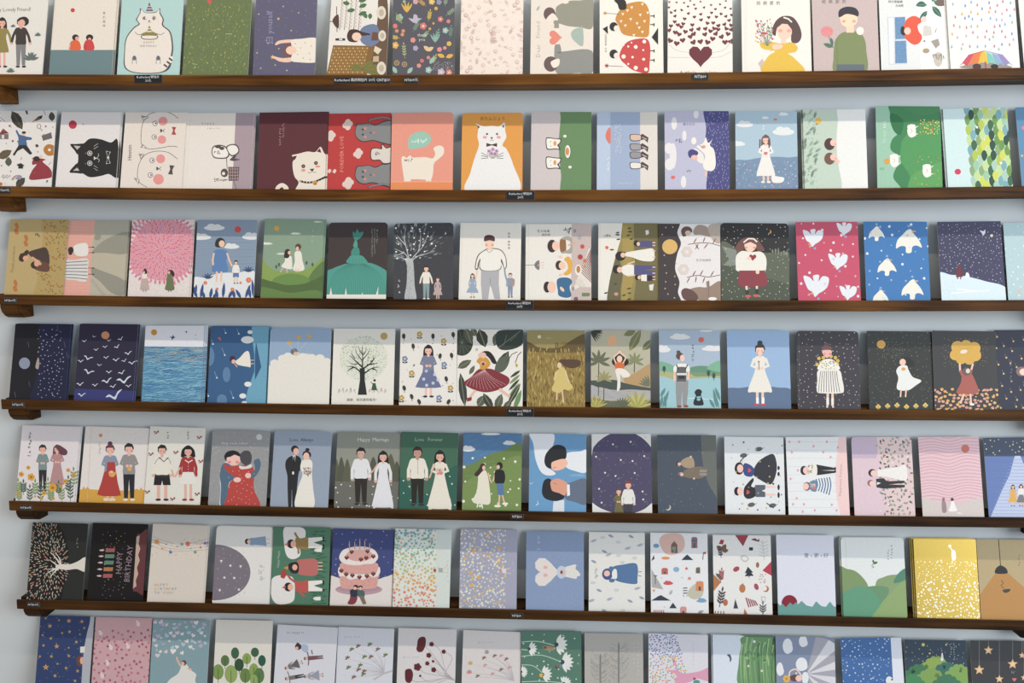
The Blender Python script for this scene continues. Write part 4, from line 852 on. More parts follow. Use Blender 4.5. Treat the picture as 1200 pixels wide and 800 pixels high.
for x, y, l in ((588,100,26),(590,120,22),(585,88,20),(640,68,22),(645,85,24),(635,100,20),(648,118,18),(560,170,24),(615,380,22),(640,350,24),(640,372,20),(575,330,20),(640,400,22),(530,370,20)): leaf('#3f4530', x, y, l, 8, 180+(x % 7)*3)
S('#4a4a7f', 680,130, 700,128, 738,132, 738,158, 700,156, 672,158, 672,132); 
S('#e9e4da', 612,185, 640,178, 700,168, 740,165, 748,190, 742,222, 690,222, 640,205, 612,200); S('#e9e4da', 592,255, 620,240, 652,245, 655,285, 620,292, 596,278)
P('#4a4a7f', 652,243, 752,245, 755,258, 700,264, 755,272, 752,288, 652,286)
P('#e9e4da', 684,288, 712,286, 712,318, 686,316); P('#2f2b30', 712,290, 745,290, 745,315, 712,316)
E('#2a282b', 572,262, 20,20) ; E('#e8bda2', 584,264, 12,14); E('#2a282b', 588,200, 24,22); S('#2a282b', 568,200, 580,180, 612,182, 600,190); E('#e8bda2', 600,195, 11,12); E('#2a282b', 664,140, 14,14); E('#e8bda2', 672,143, 8,10); E('#2a282b', 668,300, 12,12); E('#e8bda2', 676,300, 8,9)
for y in (137,150,175,205,252,280,297,310): L('#e8bda2', 5, 738, y, 752, y)
E('#d9634a', 525, 160, 8); P('#dfd9cf', 705,80, 720,78, 722,95, 708,103); P('#dfd9cf', 722,335, 745,330, 740,362, 725,360); marks('#5b5652', 515, 103, 4, 8, 9, seed=6); L('#e8bda2', 6, 620,238, 655,225); L('#e8bda2', 6, 620,294, 655,290); E('#c98f80', 568, 378, 10,8)
card(2, 'C', (770,47, 1056,52, 1058,408, 770,408), '#e3dedd', 'sideways card of a gold moon beside white field with branches')
S('#3d3639', 760,30, 862,40, 855,90, 872,140, 855,190, 845,260, 865,320, 858,370, 868,420, 760,420)
E('#d6ac62', 820, 156, 36, 35)
for k, (x, y) in enumerate(pts(16, 780, 55, 850, 400, 3)): star('#c9a86a', x, y, 5)
S('#9b897c', 930,80, 950,55, 985,58, 1010,80, 1015,110, 985,105, 960,100, 935,100); S('#b1a396', 1000,60, 1060,50, 1058,135, 1020,125); S('#8f7868', 905,360, 950,345, 1000,345, 1058,318, 1058,410, 960,408, 935,380)
S('#5f443f', 873,80, 890,62, 915,65, 925,85, 905,100, 882,108); E('#cdb6a6', 905, 92, 14, 12); S('#5f443f', 873,370, 890,350, 925,360, 950,385, 945,408, 890,405)
for q in ((905,145,960,138,1010,140,1055,152),(900,300,950,290,1000,298,1055,288)): LS('#6b4448', 3, *q)
for x, y, a in ((930,142,60),(955,140,240),(975,139,70),(1000,140,230),(1020,143,60),(940,142,300),(925,296,60),(945,292,260),(960,293,60),(985,296,250),(1010,297,60),(915,298,240)): leaf('#7a5055', x, y, 34, 5, a)
for x, y in ((900,180),(885,262)): flower('#d7c9c2', x, y, 26, 6, '#e3dad4')
P('#8f7868', 990,320, 1005,315, 1008,395, 1000,395); L('#6b5650', 2, 1000,315, 1003,400); T('#a39b98', '生日快樂呀', 978, 220, 13, 0, 1.2); E('#eeeae8', 1020, 400, 20, 8)
card(2, 'D', (-53,40, 225,42, 232,358, -53,358), '#2b2b2c', 'black card of a girl in red skirt holding a heart', rnd=1, edge='#5a5a58')
S('#555c4a', -60,130, 20,150, 80,158, 160,165, 240,180, 240,420, -60,420); S('#474e3f', -60,220, 60,260, 150,270, 240,310, 240,420, -60,420); P('#7d8278', -50,135, 10,150, 15,215, -45,215, -20,190)
for k in range(6): leaf('#6d7562', 160+k*12, 168+k*3, 22+(k % 3)*6, 8, 90)
dots('#d9d9d2', 130, -50, 45, 228, 355, 1.4, 3, r1=2.2); E('#d0983c', 148, 76, 8); E('#2b2b2c', 143, 74, 7)
S('#6a4440', 5,150, 15,125, 35,105, 60,98, 95,105, 115,130, 125,150, 100,156, 85,130, 50,130, 35,155)
S('#efcbb6', 45,125, 65,118, 90,125, 90,145, 68,160, 48,148); P('#6a4440', 42,128, 48,112, 68,106, 92,116, 93,130, 68,118); L('#e8e2da', 6, 40,120, 60,104, 82,105, 96,118); E('#e08f80', 50,142,6,5); E('#e08f80', 85,142,6,5)
S('#e8e4da', 10,175, 35,155, 70,160, 110,158, 132,180, 134,220, 120,238, 20,240, 8,215); P('#84363f', 22,236, 128,236, 142,290, 125,302, 35,304, 15,292)
L('#efcbb6', 9, 52,300, 54,320); L('#efcbb6', 9, 95,300, 95,318); L('#2c3a3a', 14, 54,316, 56,338); L('#2c3a3a', 14, 95,312, 95,334); E('#c4564f', 58,342, 13,6); E('#c4564f', 92,340, 13,6)
heart('#8c2f38', 78, 181, 15); E('#efcbb6', 62, 186, 10, 7); E('#efcbb6', 98, 242, 8, 9)
card(2, 'D', (254,37, 512,34, 525,357, 268,357), '#bf4560', 'crimson card with five white doves flying among snowflakes', edge='#a9a3a6')
def dove(x, y, s, c_='#dfe3ea', up=True, beak='#dba24c'):
    with At(x, y, 0, s if up else -s, s): S(c_, -42,-28, -22,-25, -8,-12, -10,-30, 10,-32, 8,-12, 22,-28, 42,-22, 38,5, 24,20, 10,28, -4,40, -12,24, -28,12)
    P(beak, x-12*s, y+24*s*(1 if up else -1), x-22*s, y+30*s*(1 if up else -1), x-6*s, y+32*s*(1 if up else -1))
for x, y, s in ((327,98,1),(456,62,.75),(430,195,.95),(340,295,1.25),(472,325,.85)):
    dove(x, y, s); E('#7fa0d0', x+8*s, y+46*s, 5)
for k, (x, y) in enumerate(pts(34, 262, 42, 515, 352, 6)): 
    if k % 4: E('#e6d9dd', x, y, 2.5+k % 3*1.6)
    else: star('#e6c3cb', x, y, 8, 6, k=.2)
card(2, 'D', (534,36, 800,32, 812,357, 550,357), '#2f6fb5', 'bright blue card with five white birds flying upward among snowflakes')
for x, y, s in ((590,82,.8),(723,112,1.3),(633,220,.95),(738,312,1.1),(607,345,.8)):
    S('#e9e5da', x-40*s,y+25*s, x-36*s,y, x-18*s,y-20*s, x-6*s,y-32*s, x+6*s,y-36*s, x+14*s,y-24*s, x+32*s,y-2*s, x+42*s,y+22*s, x+26*s,y+16*s, x+12*s,y+20*s, x+8*s,y+38*s, x-8*s,y+38*s, x-10*s,y+20*s, x-26*s,y+18*s)
    P('#dba24c', x+10*s,y-32*s, x+26*s,y-30*s, x+10*s,y-24*s); star('#9fc3e6', x, y-46*s, 9, 6, k=.2)
for k, (x, y) in enumerate(pts(36, 540, 42, 805, 352, 16)): 
    if k % 4: E('#d9e4ee', x, y, 2+k % 3*1.8)
    else: star('#a9c9ea', x, y, 8, 6, k=.2)
card(2, 'D', (838,35, 1105,33, 1124,355, 862,356), '#3a3a5a', 'night card of red figure and white dog on snowy slope')
dots('#c9c9d4', 230, 842, 40, 1108, 300, 1.1, 3, r1=2.2); S('#cfe2ec', 840,255, 900,254, 960,260, 1040,280, 1130,312, 1130,420, 840,420); L('#f0f4f6', 5, 920,312, 1000,322); L('#f0f4f6', 3, 900,330, 1060,318)
P('#6d2a30', 925,228, 940,228, 948,262, 918,264); E('#6d2a30', 932, 225, 9, 8); L('#2a2c33', 4, 927,262, 925,272); L('#2a2c33', 4, 938,262, 938,272); S('#eef0f0', 958,264, 962,244, 972,250, 974,265)
P('#d9dde4', 1015,70, 1032,74, 1040,66, 1040,82, 1030,92, 1026,82); E('#d9c9a9', 1066, 92, 6); dots('#9fb3c4', 18, 868, 280, 925, 345, 1.4, 3)
card(2, 'D', (1110,38, 1380,38, 1400,355, 1138,355), '#a9c6cc', 'pale teal card with white snow dots cut off by the right edge', edge='#3c3a3a')
dots('#e9eeee', 26, 1112, 42, 1210, 350, 2, 5, r1=4); E('#d9b08a', 1178, 322, 7)

# ================================================================ ROW 3
card(3, 'A', (72,38, 335,40, 305,395, 42,392), '#16161f', 'black and navy sideways card with a pale full moon and scattered stars', copies=1, edge='#54608a')
S('#191c3c', 195,25, 185,150, 170,280, 150,420, 350,420, 350,25)
E('#7d88a4', 115, 222, 26, 27); S('#9a9088', 166,240, 178,195, 184,215, 180,248); dots('#9aa4c4', 90, 178, 60, 300, 385, 1.8, 3, r1=3.2)
for x, y in ((130,120),(268,45),(300,120),(68,355),(135,305),(312,170)): L('#4a5272', 2, x, y, x+6, y+28)
card(3, 'A', (375,38, 648,42, 622,402, 345,398), '#26223c', 'dark purple card of many white gulls below an orange moon', copies=1, edge='#8f95b8')
P('#2e3272', 340,340, 640,352, 640,440, 330,440); E('#bf8058', 494, 91, 19, 18)
for x, y, s, r_ in ((395,118,.8,0),(440,97,.6,-20),(510,115,.7,0),(565,108,1,20),(450,158,.8,0),(492,145,.8,0),(548,145,1,20),(600,175,1.2,5),(412,197,1.5,-20),(497,195,.9,0),(378,212,1,-5),(543,206,1.1,0),(582,210,.9,15),(618,220,1.2,0),(465,230,.8,-15),(415,262,1.7,-20),(510,263,1,-5),(570,266,1.2,15),(375,320,1.2,0),(500,305,1.7,10),(445,324,1,0),(580,302,2.4,5),(530,330,1.1,10),(602,328,1,0),(382,370,1.3,-5),(535,375,2.8,15)): gull('#c9d3e0', x, y, 11*s*1.3, r_)
card(3, 'A', (683,45, 958,48, 940,407, 662,403), '#dedfe8', 'seascape card of rippling blue waves under a white sky and ochre sun', copies=2, edge='#4d7fb5')
P('#4a86ac', 640,142, 980,146, 980,440, 640,440); E('#bd8428', 722, 77, 14); P('#3b4f7c', 793,98, 806,98, 812,88, 816,98, 824,100, 812,106, 806,116, 804,104); star('#4a5f8c', 873, 75, 7, 4)
rd = random.Random(3)
for k in range(330):
    y = 150+k*.78; x = rd.uniform(640, 930); l = rd.uniform(30, 90); c_ = rd.choice(['#a9a295', '#8fb4c0', '#2f5590', '#7fa0b0'] if y < 215 else ['#6fb0c6', '#35689f', '#79b4cc', '#2f66a4', '#8abfd2'])
    LS(c_, rd.uniform(1.4, 2.8), x, y, x+l*.3, y-2.5, x+l*.6, y+1.5, x+l, y-1, keep=True)
cur.z += 1; marks('#5b6b7c', 918, 92, 1, 5, 7, seed=4); marks('#5b6b7c', 918, 105, 1, 5, 7, seed=6)
card(3, 'A', (990,48, 1262,50, 1245,411, 970,409), '#2c5687', 'sideways blue card of a girl in a white dress falling past moonlit clouds', copies=1, edge='#2c4d76')
S('#1d4576', 1150,20, 1180,60, 1190,100, 1180,170, 1225,240, 1190,290, 1175,370, 1150,430, 1130,430, 1140,20) if False else None
P('#5f9fbe', 1180,30, 1300,30, 1300,430, 1145,430, 1160,350, 1192,260, 1192,180, 1180,90); P('#275280', 1200,120, 1225,240, 1195,300, 1195,180)
for x, y, w_, h_ in ((985,190,20,44),(1062,275,18,36),(1040,395,24,28)): E('#4f79a6', x, y, w_, h_)
for x, y, w_, h_ in ((1160,112,30,17),(1172,76,12,9),(1162,320,17,12),(1138,375,16,12),(1145,405,12,6)): E('#dfe2e2', x, y, w_, h_)
S('#e6e2d6', 1105,212, 1125,195, 1150,168, 1168,172, 1175,235, 1160,238, 1125,232, 1110,226); E('#3b2a3a', 1090, 203, 14, 16); E('#e0b098', 1095, 214, 10, 10); L('#e0b098', 4, 1100,225, 1112,240); 
for y in (208, 224): L('#e0b098', 4, 1175, y, 1190, y)
S('#c9603a', 1020,104, 1030,100, 1037,110, 1028,118, 1030,110)
for x, y, l in ((1040,150,34),(1005,260,30),(1080,350,34),(965,345,30),(1110,60,24),(1050,60,20),(990,110,22)): L('#8fb0cf', 1.6, x, y, x+l*.4, y+l); E('#c9d9e6', x+l*.4, y+l, 4)
card(3, 'B', (108,57, 393,58, 382,415, 93,412), '#e4dfd6', 'card of a child with balloons peeping from a huge cream cloud', rnd=1)
P('#8aa6c6', 95,40, 400,40, 392,208, 375,212, 360,195, 300,190, 280,175, 250,190, 230,180, 185,180, 160,195, 140,212, 118,215, 108,232, 98,232)
for x, y in ((165,200),(190,190),(128,222),(260,192),(300,196),(340,198),(370,215),(228,195)): E('#e4dfd6', x, y, 22, 18, keep=True)
cur.z += 1; E('#5f6670', 220, 168, 18, 16); E('#dcb8a2', 228, 178, 13, 9); E('#cfc8c4', 240, 175, 6)
for x, y in ((197,125),(240,100),(290,95)): E('#d6a04a', x, y, 10, 9); L('#c9c4bc', 1.3, x, y+9, 232, 178)
outline('#b9b3ac', 1.5, 280,182, 290,175, 300,182)
card(3, 'B', (405,60, 693,60, 683,420, 393,417), '#e5e1d7', 'ivory card of a black tree with a round speckled crown', edge='#cfc9bd')
E('#b3965a', 640, 95, 17)
E('#d9dccc', 544, 200, 112, 105)
rd = random.Random(6)
for k in range(420):
    a = rd.uniform(0, 2*pi); r_ = rd.uniform(20, 113)**1; E(rd.choice(['#6f8568', '#8fa08a', '#b9b07a', '#9fb0a0', '#c4b684', '#5f7a62']), 544+r_*cos(a)*1.0, 197+r_*sin(a)*.93, 2.4, 1.6, keep=True)
cur.z += 1; P('#262a29', 517,370, 527,300, 526,245, 550,245, 550,300, 560,370)
for q in ((538,260,540,200,538,140),(538,240,500,205,480,185),(538,270,500,240,465,238),(538,250,580,220,600,190),(540,275,585,245,620,240),(538,210,512,175,505,150),(540,205,565,175,575,155),(520,222,495,228,470,210),(560,230,590,225,612,222),(539,180,525,160,520,140),(540,185,555,165,556,140),(505,200,490,180,488,165),(575,215,590,205,590,185),(500,240,480,250,468,262),(585,248,600,252,610,265)): LS('#262a29', 8 if q[1] > 225 else 5, *q, taper=True)
for k in range(26):
    x = 425+k*9; 
    if 512 < x < 562: continue
    L(['#8d8f84', '#55594f', '#a8887a'][k % 3], 2, x, 362-(k % 3)*4, x+4-(k % 2)*8, 345-(k % 4)*3, keep=True)
cur.z += 1; P('#2f5340', 588,315, 600,315, 608,348, 580,348); E('#262a29', 596, 302, 6); L('#2f5340', 3, 588,320, 578,308); L('#e0b098', 3, 590,348, 588,360)
T('#56524c', '謝謝，是您讓我看見！', 540, 394, 15, 0, 1.0)
card(3, 'B', (718,58, 983,60, 978,422, 710,420), '#e6e1da', 'white card of a girl in blue flowered skirt amid blossoms')
person(848, 384, 250, 'long', '#242226', '#6f7691', '#5f6890', 'skirt', 'front', dw=.245, hem=.2, shoes='#2a2c38', sk='#e9b8a8')
for x, y in ((826,296),(838,258),(878,275),(870,315),(893,300),(840,325)): flower('#c9cbdc', x, y, 8, 5)
for x, y, c_, k in ((807,90,'#b39145',0),(920,122,'#b39145',0),(738,205,'#6480ad',0),(922,232,'#6480ad',0),(770,272,'#b39145',0),(952,342,'#b39145',0),(722,388,'#b39145',0),(898,388,'#6480ad',0),(777,142,'#33372f',1),(870,95,'#33372f',1),(957,185,'#33372f',1),(903,188,'#33372f',1),(932,295,'#33372f',1),(735,338,'#33372f',1),(770,378,'#33372f',1),(805,402,'#33372f',1),(943,402,'#33372f',1),(733,95,'#33372f',1),(965,88,'#33372f',1)):
    if k: 
        a = (x*7) % 60-30; E(c_, x, y, 8, 13, a); L(c_, 2, x, y+10, x+3, y+22)
    else: flower(c_, x, y-4, 14, 5, '#d9c9a0'); leaf('#33372f', x, y+16, 15, 7, 25); leaf('#33372f', x, y+16, 15, 7, 155)
dots('#77726a', 26, 722, 75, 975, 415, 1.5, 2, r1=2.6); T('#55504c', '♫', 780, 232, 16); T('#6f8fb5', '°', 842, 130, 20)
card(3, 'B', (986,62, 1292,65, 1290,427, 978,424), '#e7e2da', 'card of dancing girl in maroon skirt framed by tropical leaves')
E('#31372f', 1005, 125, 52, 62)
for k in range(14): L('#77806c', 1, 1005, 125, 1005+50*cos(k*.45), 125-58*sin(k*.45), keep=True)
cur.z += 1
for x, y, l, w_, a in ((1085,62,90,55,290),(1050,130,80,40,110),(985,245,75,35,30),(1040,275,50,20,60),(1020,425,160,38,98),(1080,425,60,40,60),(1150,440,90,36,120),(1165,440,80,38,70),(1180,75,70,40,250),(1170,260,110,45,60),(1050,60,40,36,300),(1200,440,60,30,50)): leaf('#4f5540' if l < 90 else '#363b31', x, y, l, w_, a, vein='#8a8f78')
S('#2f3a33', 1170,75, 1250,65, 1295,70, 1290,130, 1235,158, 1175,150); L('#7f8a7a', 2, 1175,150, 1280,70); L('#7f8a7a', 1.5, 1200,140, 1215,90); L('#7f8a7a', 1.5, 1230,120, 1262,90)
S('#4f5848', 1160,260, 1170,215, 1200,190, 1228,190, 1222,230, 1195,262); L('#38342f', 3, 1215,215, 1240,180, 1265,168); L('#38342f', 3, 1255,222, 1268,185, 1285,168)
for k in range(5): leaf('#6f8a4f' if k % 2 else '#37402f', 1280-k*2, 255+k*20, 60+k*8, 14, 215+k*6)
leaf('#b9a04a', 1262, 222, 20, 12, 270); leaf('#37402f', 1220, 420, 120, 26, 60, vein='#c9c4b4'); leaf('#5f8a4f', 1250, 440, 100, 24, 70)
S('#7b2a33', 1085,250, 1140,248, 1180,265, 1225,290, 1222,320, 1180,345, 1120,358, 1060,345, 1015,315, 1050,285)
for k in range(12): LS('#d0a9a4', 1.3, 1112, 252, 1100+(k-5.5)*9, 290, 1118+(k-5.5)*17, 350-abs(k-5.5)*5)
S('#c98f2f', 1075,215, 1085,198, 1112,192, 1130,205, 1138,228, 1118,248, 1092,250, 1090,228); E('#d9a294', 1105,222,14,10); E('#5a3a30', 1105,225,7,7)
S('#262325', 1095,178, 1110,165, 1135,168, 1155,190, 1168,222, 1150,222, 1135,200, 1118,185); E('#e6b6a4', 1105,185,14,14); L('#e6b6a4', 7, 1088,195, 1085,182, 1100,172)
L('#e6b6a4', 10, 1070,348, 1048,375, 1040,388); L('#e6b6a4', 12, 1180,342, 1230,378); P('#8c2a30', 1028,385, 1052,380, 1050,396, 1030,402); star('#9ab0bf', 1075,158, 11, 8, k=.2)
card(3, 'C', (150,70, 422,67, 422,430, 150,430), '#8a7136', 'brown reed-field card of a windblown woman in a yellow dress')
P('#8f8250', 140,60, 430,60, 430,140, 320,120, 270,155, 200,145, 140,130); S('#5b4a2b', 145,122, 175,130, 205,148, 260,152, 310,145, 350,120, 425,85, 430,165, 145,165)
rd = random.Random(12)
for k, (x, y) in enumerate(pts(340, 152, 155, 420, 428, 4, 2)): leaf(['#70592a', '#a58f4e', '#5d4a24', '#b39c58', '#7f6831'][k % 5], x, y+8, 24, 5, rd.choice([75, 85, 100, 110]), True)
cur.z += 1; E('#d6d0a9', 208, 98, 8); cloud('#a39a68', 252, 105, 26, 8); L('#3b3324', 3, 285,145, 286,125); L('#3b3324', 3, 294,145, 295,125)
S('#cdb56c', 298,250, 320,240, 335,265, 345,300, 365,335, 345,350, 325,345, 300,362, 270,350, 268,335, 280,305, 280,270); S('#4f3a2c', 300,215, 310,204, 345,204, 385,205, 402,215, 395,235, 360,246, 325,235, 312,222); E('#dcc0a0', 302, 232, 10, 14); L('#dcc0a0', 5, 330,255, 340,290, 350,312); L('#dcc0a0', 5, 288,260, 278,300)
L('#dcc0a0', 6, 290,360, 290,395); L('#dcc0a0', 6, 315,350, 322,408)
card(3, 'C', (450,67, 727,67, 730,431, 450,431), '#b3ae97', 'jungle card of a woman in an orange top doing a yoga tree pose', edge='#c9c4b4')
E('#dca57c', 549, 116, 23, 23); 
for k in range(8): leaf('#2f352c', 446, 72, 62, 7, 300+k*12 if k < 5 else 330+k*5, True)
cur.z += 1; leaf('#6c7045', 630,165, 115,42, 62, vein='#a6a273'); leaf('#62683f', 690,160, 80,36, 40, vein='#a6a273'); leaf('#6c7045', 660,70, 60,30,200)
S('#b08d60', 610,290, 660,265, 700,240, 730,232, 735,345, 640,325, 605,308)
S('#3f4a46', 445,305, 500,302, 560,300, 610,315, 680,330, 735,340, 735,350, 640,345, 560,348, 500,335, 445,330); S('#a5a3a4', 445,325, 500,340, 580,348, 735,352, 735,395, 620,400, 500,388, 445,385)
for k in range(12): L('#8c8b90', 2, 480+k*17, 355+(k % 4)*9, 510+k*17, 354+(k % 4)*9, keep=True)
cur.z += 1; S('#5c604a', 445,388, 540,398, 640,395, 735,400, 735,460, 445,460)
for bx, by, s, c_ in ((487,215,1,'#5b6048'),(512,295,.7,'#8f8a58'),(655,215,.8,'#7c8256')):
    L('#4a4436', 4, bx, by, bx-2, by+160*s if s != .8 else by+50)
    for a in (20, 55, 90, 125, 160, 200, -20): leaf(c_, bx, by, 58*s, 16*s, a, True)
    cur.z += 1
for k in range(10): leaf(['#b3a754', '#8f8c4a'][k % 2], 470, 430, 62, 10, 20+k*15, True); leaf(['#b9b060', '#9a9850'][k % 2], 665, 430, 85, 13, 15+k*16, True)
cur.z += 1
for k in range(7): leaf('#565c42', 600, 428, 50, 9, 40+k*17, True)
for k in range(5): leaf('#5f6b55', 725, 330, 55, 10, 100+k*16, True)
cur.z += 1
S('#2a2628', 548,215, 562,190, 582,178, 602,190, 628,215, 605,238, 565,236); S('#cf6332', 566,218, 600,218, 607,232, 602,248, 570,250, 562,232); E('#eec6ae', 584, 202, 13, 16)
LS('#eec6ae', 6, 568,222, 558,195, 575,178, 584,165); LS('#eec6ae', 6, 600,222, 612,195, 595,178, 584,165)
S('#e6dfd6', 568,248, 602,248, 632,272, 628,286, 600,288, 588,275, 588,330, 580,350, 572,350, 574,300, 566,270)
card(3, 'C', (768,67, 1053,67, 1060,433, 773,433), '#9fb3c8', 'lakeside card of a backpacker with a topknot beside a black dog')
cloud('#dcdde0', 868, 100, 96, 36); cloud('#dcdde0', 1025, 155, 112, 34); cloud('#dcdde0', 790, 158, 66, 44); cloud('#dcdde0', 990, 70, 60, 16); E('#cf5b54', 967, 112, 13)
S('#6fa88a', 765,222, 800,218, 850,245, 860,295, 765,295); S('#578a70', 880,262, 930,238, 990,235, 1060,250, 1065,300, 870,300); S('#6fae8a', 1000,235, 1040,212, 1062,215, 1062,262, 1000,250)
P('#a8a878', 765,258, 850,268, 1062,275, 1062,300, 765,295); P('#6f8f68', 900,262, 1062,268, 1062,280, 940,285)
S('#93c0ca', 760,292, 850,300, 950,293, 1070,305, 1070,460, 760,460); L('#c5dfe2', 3, 900,385, 1058,393)
for x, y in ((793,248),(1001,268),(1026,280)): E('#2f4f45', x, y, 8, 14); L('#2f3a35', 2, x, y+10, x, y+24)
for x, y, l, a in ((775,432,60,80),(785,432,90,70),(800,432,60,95),(775,380,50,60),(1050,432,80,110),(1040,432,95,100),(1030,432,50,120),(1056,400,70,110)): leaf('#4f807f', x, y, l, 15, a)
P('#8a8a8c', 848,300, 906,300, 905,360, 898,420, 880,420, 878,340, 872,420, 852,420, 848,360); S('#e9e5df', 838,240, 858,225, 895,225, 912,240, 912,262, 900,265, 898,305, 850,305, 850,265, 838,262)
L('#eec0ac', 9, 842,262, 841,305); L('#eec0ac', 9, 908,262, 907,300); S('#55565b', 852,250, 860,240, 890,240, 896,252, 898,300, 890,308, 858,308, 850,300); P('#dcd7d0', 853,268, 897,268, 897,278, 853,278); R('#2f3034', 860,280,890,296); L('#2f3034', 5, 850,228, 860,250); L('#2f3034', 5, 904,228, 892,250)
E('#55403f', 866, 188, 17, 17); E('#55403f', 860, 169, 9, 7); E('#f0c4b0', 878, 198, 11, 16); E('#8a4a38', 864,424,12,6); E('#8a4a38', 895,423,12,6)
S('#26272b', 936,360, 944,346, 960,344, 970,355, 966,372, 976,400, 975,418, 935,418, 932,398, 942,375); P('#7fb5c4', 945,378, 965,376, 966,384, 946,386); E('#7fb5c4', 955,392,9,6)
for k in range(6): marks('#4b5360', 929, 140+k*13, 1, 5, 9, seed=k+3)
card(3, 'D', (-30,45, 228,40, 237,367, -22,367), '#8fb0d8', 'light blue card of woman in white standing on dark hill')
S('#51688a', -40,295, 30,280, 100,272, 180,278, 245,298, 250,440, -40,440)
person(108, 356, 262, 'bun', '#3b3a40', '#e6e1d6', kind='dress', arms='front', dw=.2, hem=.24, shoes='#c4404a', sk='#f0c8b4', wide=.95)
L('#f0f0ee', 11, 97,320, 98,345); L('#f0f0ee', 11, 121,320, 121,345); L('#4f5a54', 2.5, 103,170, 105,206); E('#c4404a', 103,172,4)
card(3, 'D', (258,44, 514,46, 527,368, 264,368), '#39363e', 'dark card of woman in striped skirt holding yellow flowers', rnd=1, edge='#6a686c')
L('#57545a', 1.5, 268,48, 272,366); dots('#c9c6c4', 150, 262, 50, 522, 364, 1.5, 4, r1=2.3)
for x, y in ((352,158),(344,183),(370,155),(420,155),(430,168),(428,182),(360,175),(402,150)): flower('#d6b04a', x, y, 8, 5)
S('#e8e4dc', 355,180, 368,165, 388,160, 408,163, 428,180, 434,205, 350,205); S('#e6e2da', 352,205, 432,205, 448,245, 455,290, 440,302, 360,302, 343,292, 345,250)
for k in range(9): LS('#4f4b52', 2.4, 360+k*8, 210, 354+k*9.4, 250, 350+k*11, 298)
dots(['#d6b04a', '#7f9a6a', '#8fa0b0'], 22, 360, 170, 425, 202, 2.5, 3, r1=4)
E('#5f4748', 384, 118, 21, 14); E('#5f4748', 382, 100, 10, 7); S('#e9b0a5', 368,125, 402,125, 402,142, 385,156, 369,142); E('#d9838a', 375,140,5); E('#d9838a', 397,140,5)
for x in (388, 408): L('#ecc5b2', 10, x, 302, x, 325); L('#e6e2da', 11, x, 322, x, 350); L('#ecc5b2', 8, x, 348, x+(3 if x > 400 else -3), 362)
card(3, 'D', (548,47, 820,45, 830,371, 563,371), '#2f3331', 'black card of girl in white above row of yellow blossoms', edge='#54524f')
dots('#7d8682', 150, 552, 50, 825, 345, 1.1, 4, r1=2); dots('#b8b49a', 60, 610, 90, 700, 160, 1, 7); E('#cc9646', 609, 100, 18, 17)
for k in range(6): x = 597+k*39; y = 358-(k % 3)*3; flower('#e0b968', x, y, 11, 4, '#c98f3c'); leaf('#5f7a4a', x, y+10, 12, 5, 30); leaf('#5f7a4a', x, y+10, 12, 5, 150)
S('#e2e3df', 675,200, 690,188, 715,188, 722,205, 740,235, 775,250, 752,270, 720,290, 675,285, 680,240, 672,215)
S('#2a2829', 690,165, 700,158, 720,152, 745,175, 742,192, 722,190, 705,180); E('#eec3ae', 698, 174, 13, 14); E('#d99858', 701, 202, 9, 7)
for x in (691, 712): L('#eec3ae', 6, x, 286, x-2, 318)
card(3, 'D', (820,45, 1080,45, 1097,373, 832,372), '#37383a', 'dark card of a red-dressed figure lifting one giant golden blossom overhead')
dots('#a88f5c', 100, 860, 75, 1050, 195, 1, 4, r1=1.7); dots('#4f5050', 50, 850, 170, 1070, 290, 1, 5)
[E('#d0a247', x_, y_, r_, keep=True) for x_, y_, r_ in ((957,132,44),(925,112,26),(960,106,24),(994,116,26),(999,146,24),(974,160,24),(940,160,22),(915,144,22))]; cur.z += 1; E('#e6d6c4', 951, 130, 15, 8, 12); outline('#b08432', 1.5, 930,110, 950,120, 985,112)
for x, y in pts(70, 826, 285, 1094, 370, 6, 10): E('#d9a05a' if (x*3) % 3 > 1 else '#cf9088', x, y, 7, 5.5, keep=True)
cur.z += 1
for x, y in pts(45, 830, 288, 1092, 368, 8, 6): E('#e8c48a', x, y-1, 3.4, 2.6, keep=True)
cur.z += 1; S('#a0524a', 945,225, 965,228, 985,225, 1000,255, 1012,295, 985,308, 940,305, 920,298, 938,260)
L('#e9bca8', 8, 934,178, 936,215); L('#e9bca8', 8, 989,180, 980,212); L('#a0524a', 12, 936,208, 950,236); L('#a0524a', 12, 981,205, 976,235); E('#5f4f4c', 962, 212, 18, 17); E('#d9cac0', 968, 210, 9, 10)
L('#e9bca8', 8, 952,305, 940,335, 938,345); L('#e9bca8', 8, 978,305, 981,345); E('#efe6dc', 985, 348, 10, 5)
card(3, 'D', (1078,42, 1340,40, 1370,373, 1097,373), '#2b3042', 'navy card with falling gold stars and a face, cut off at right edge')
for k, (x, y) in enumerate(pts(26, 1085, 50, 1215, 365, 3, 12)): E('#d9b274', x, y, 4); L('#8f7f6a', 1.2, x, y, x-7, y-16)
E('#7a5f63', 1190, 212, 24, 20); E('#efcabb', 1198, 214, 17, 14)
for k in range(6): marks('#77798a', 1146, 170+k*16, 1, 5, 8, seed=k)
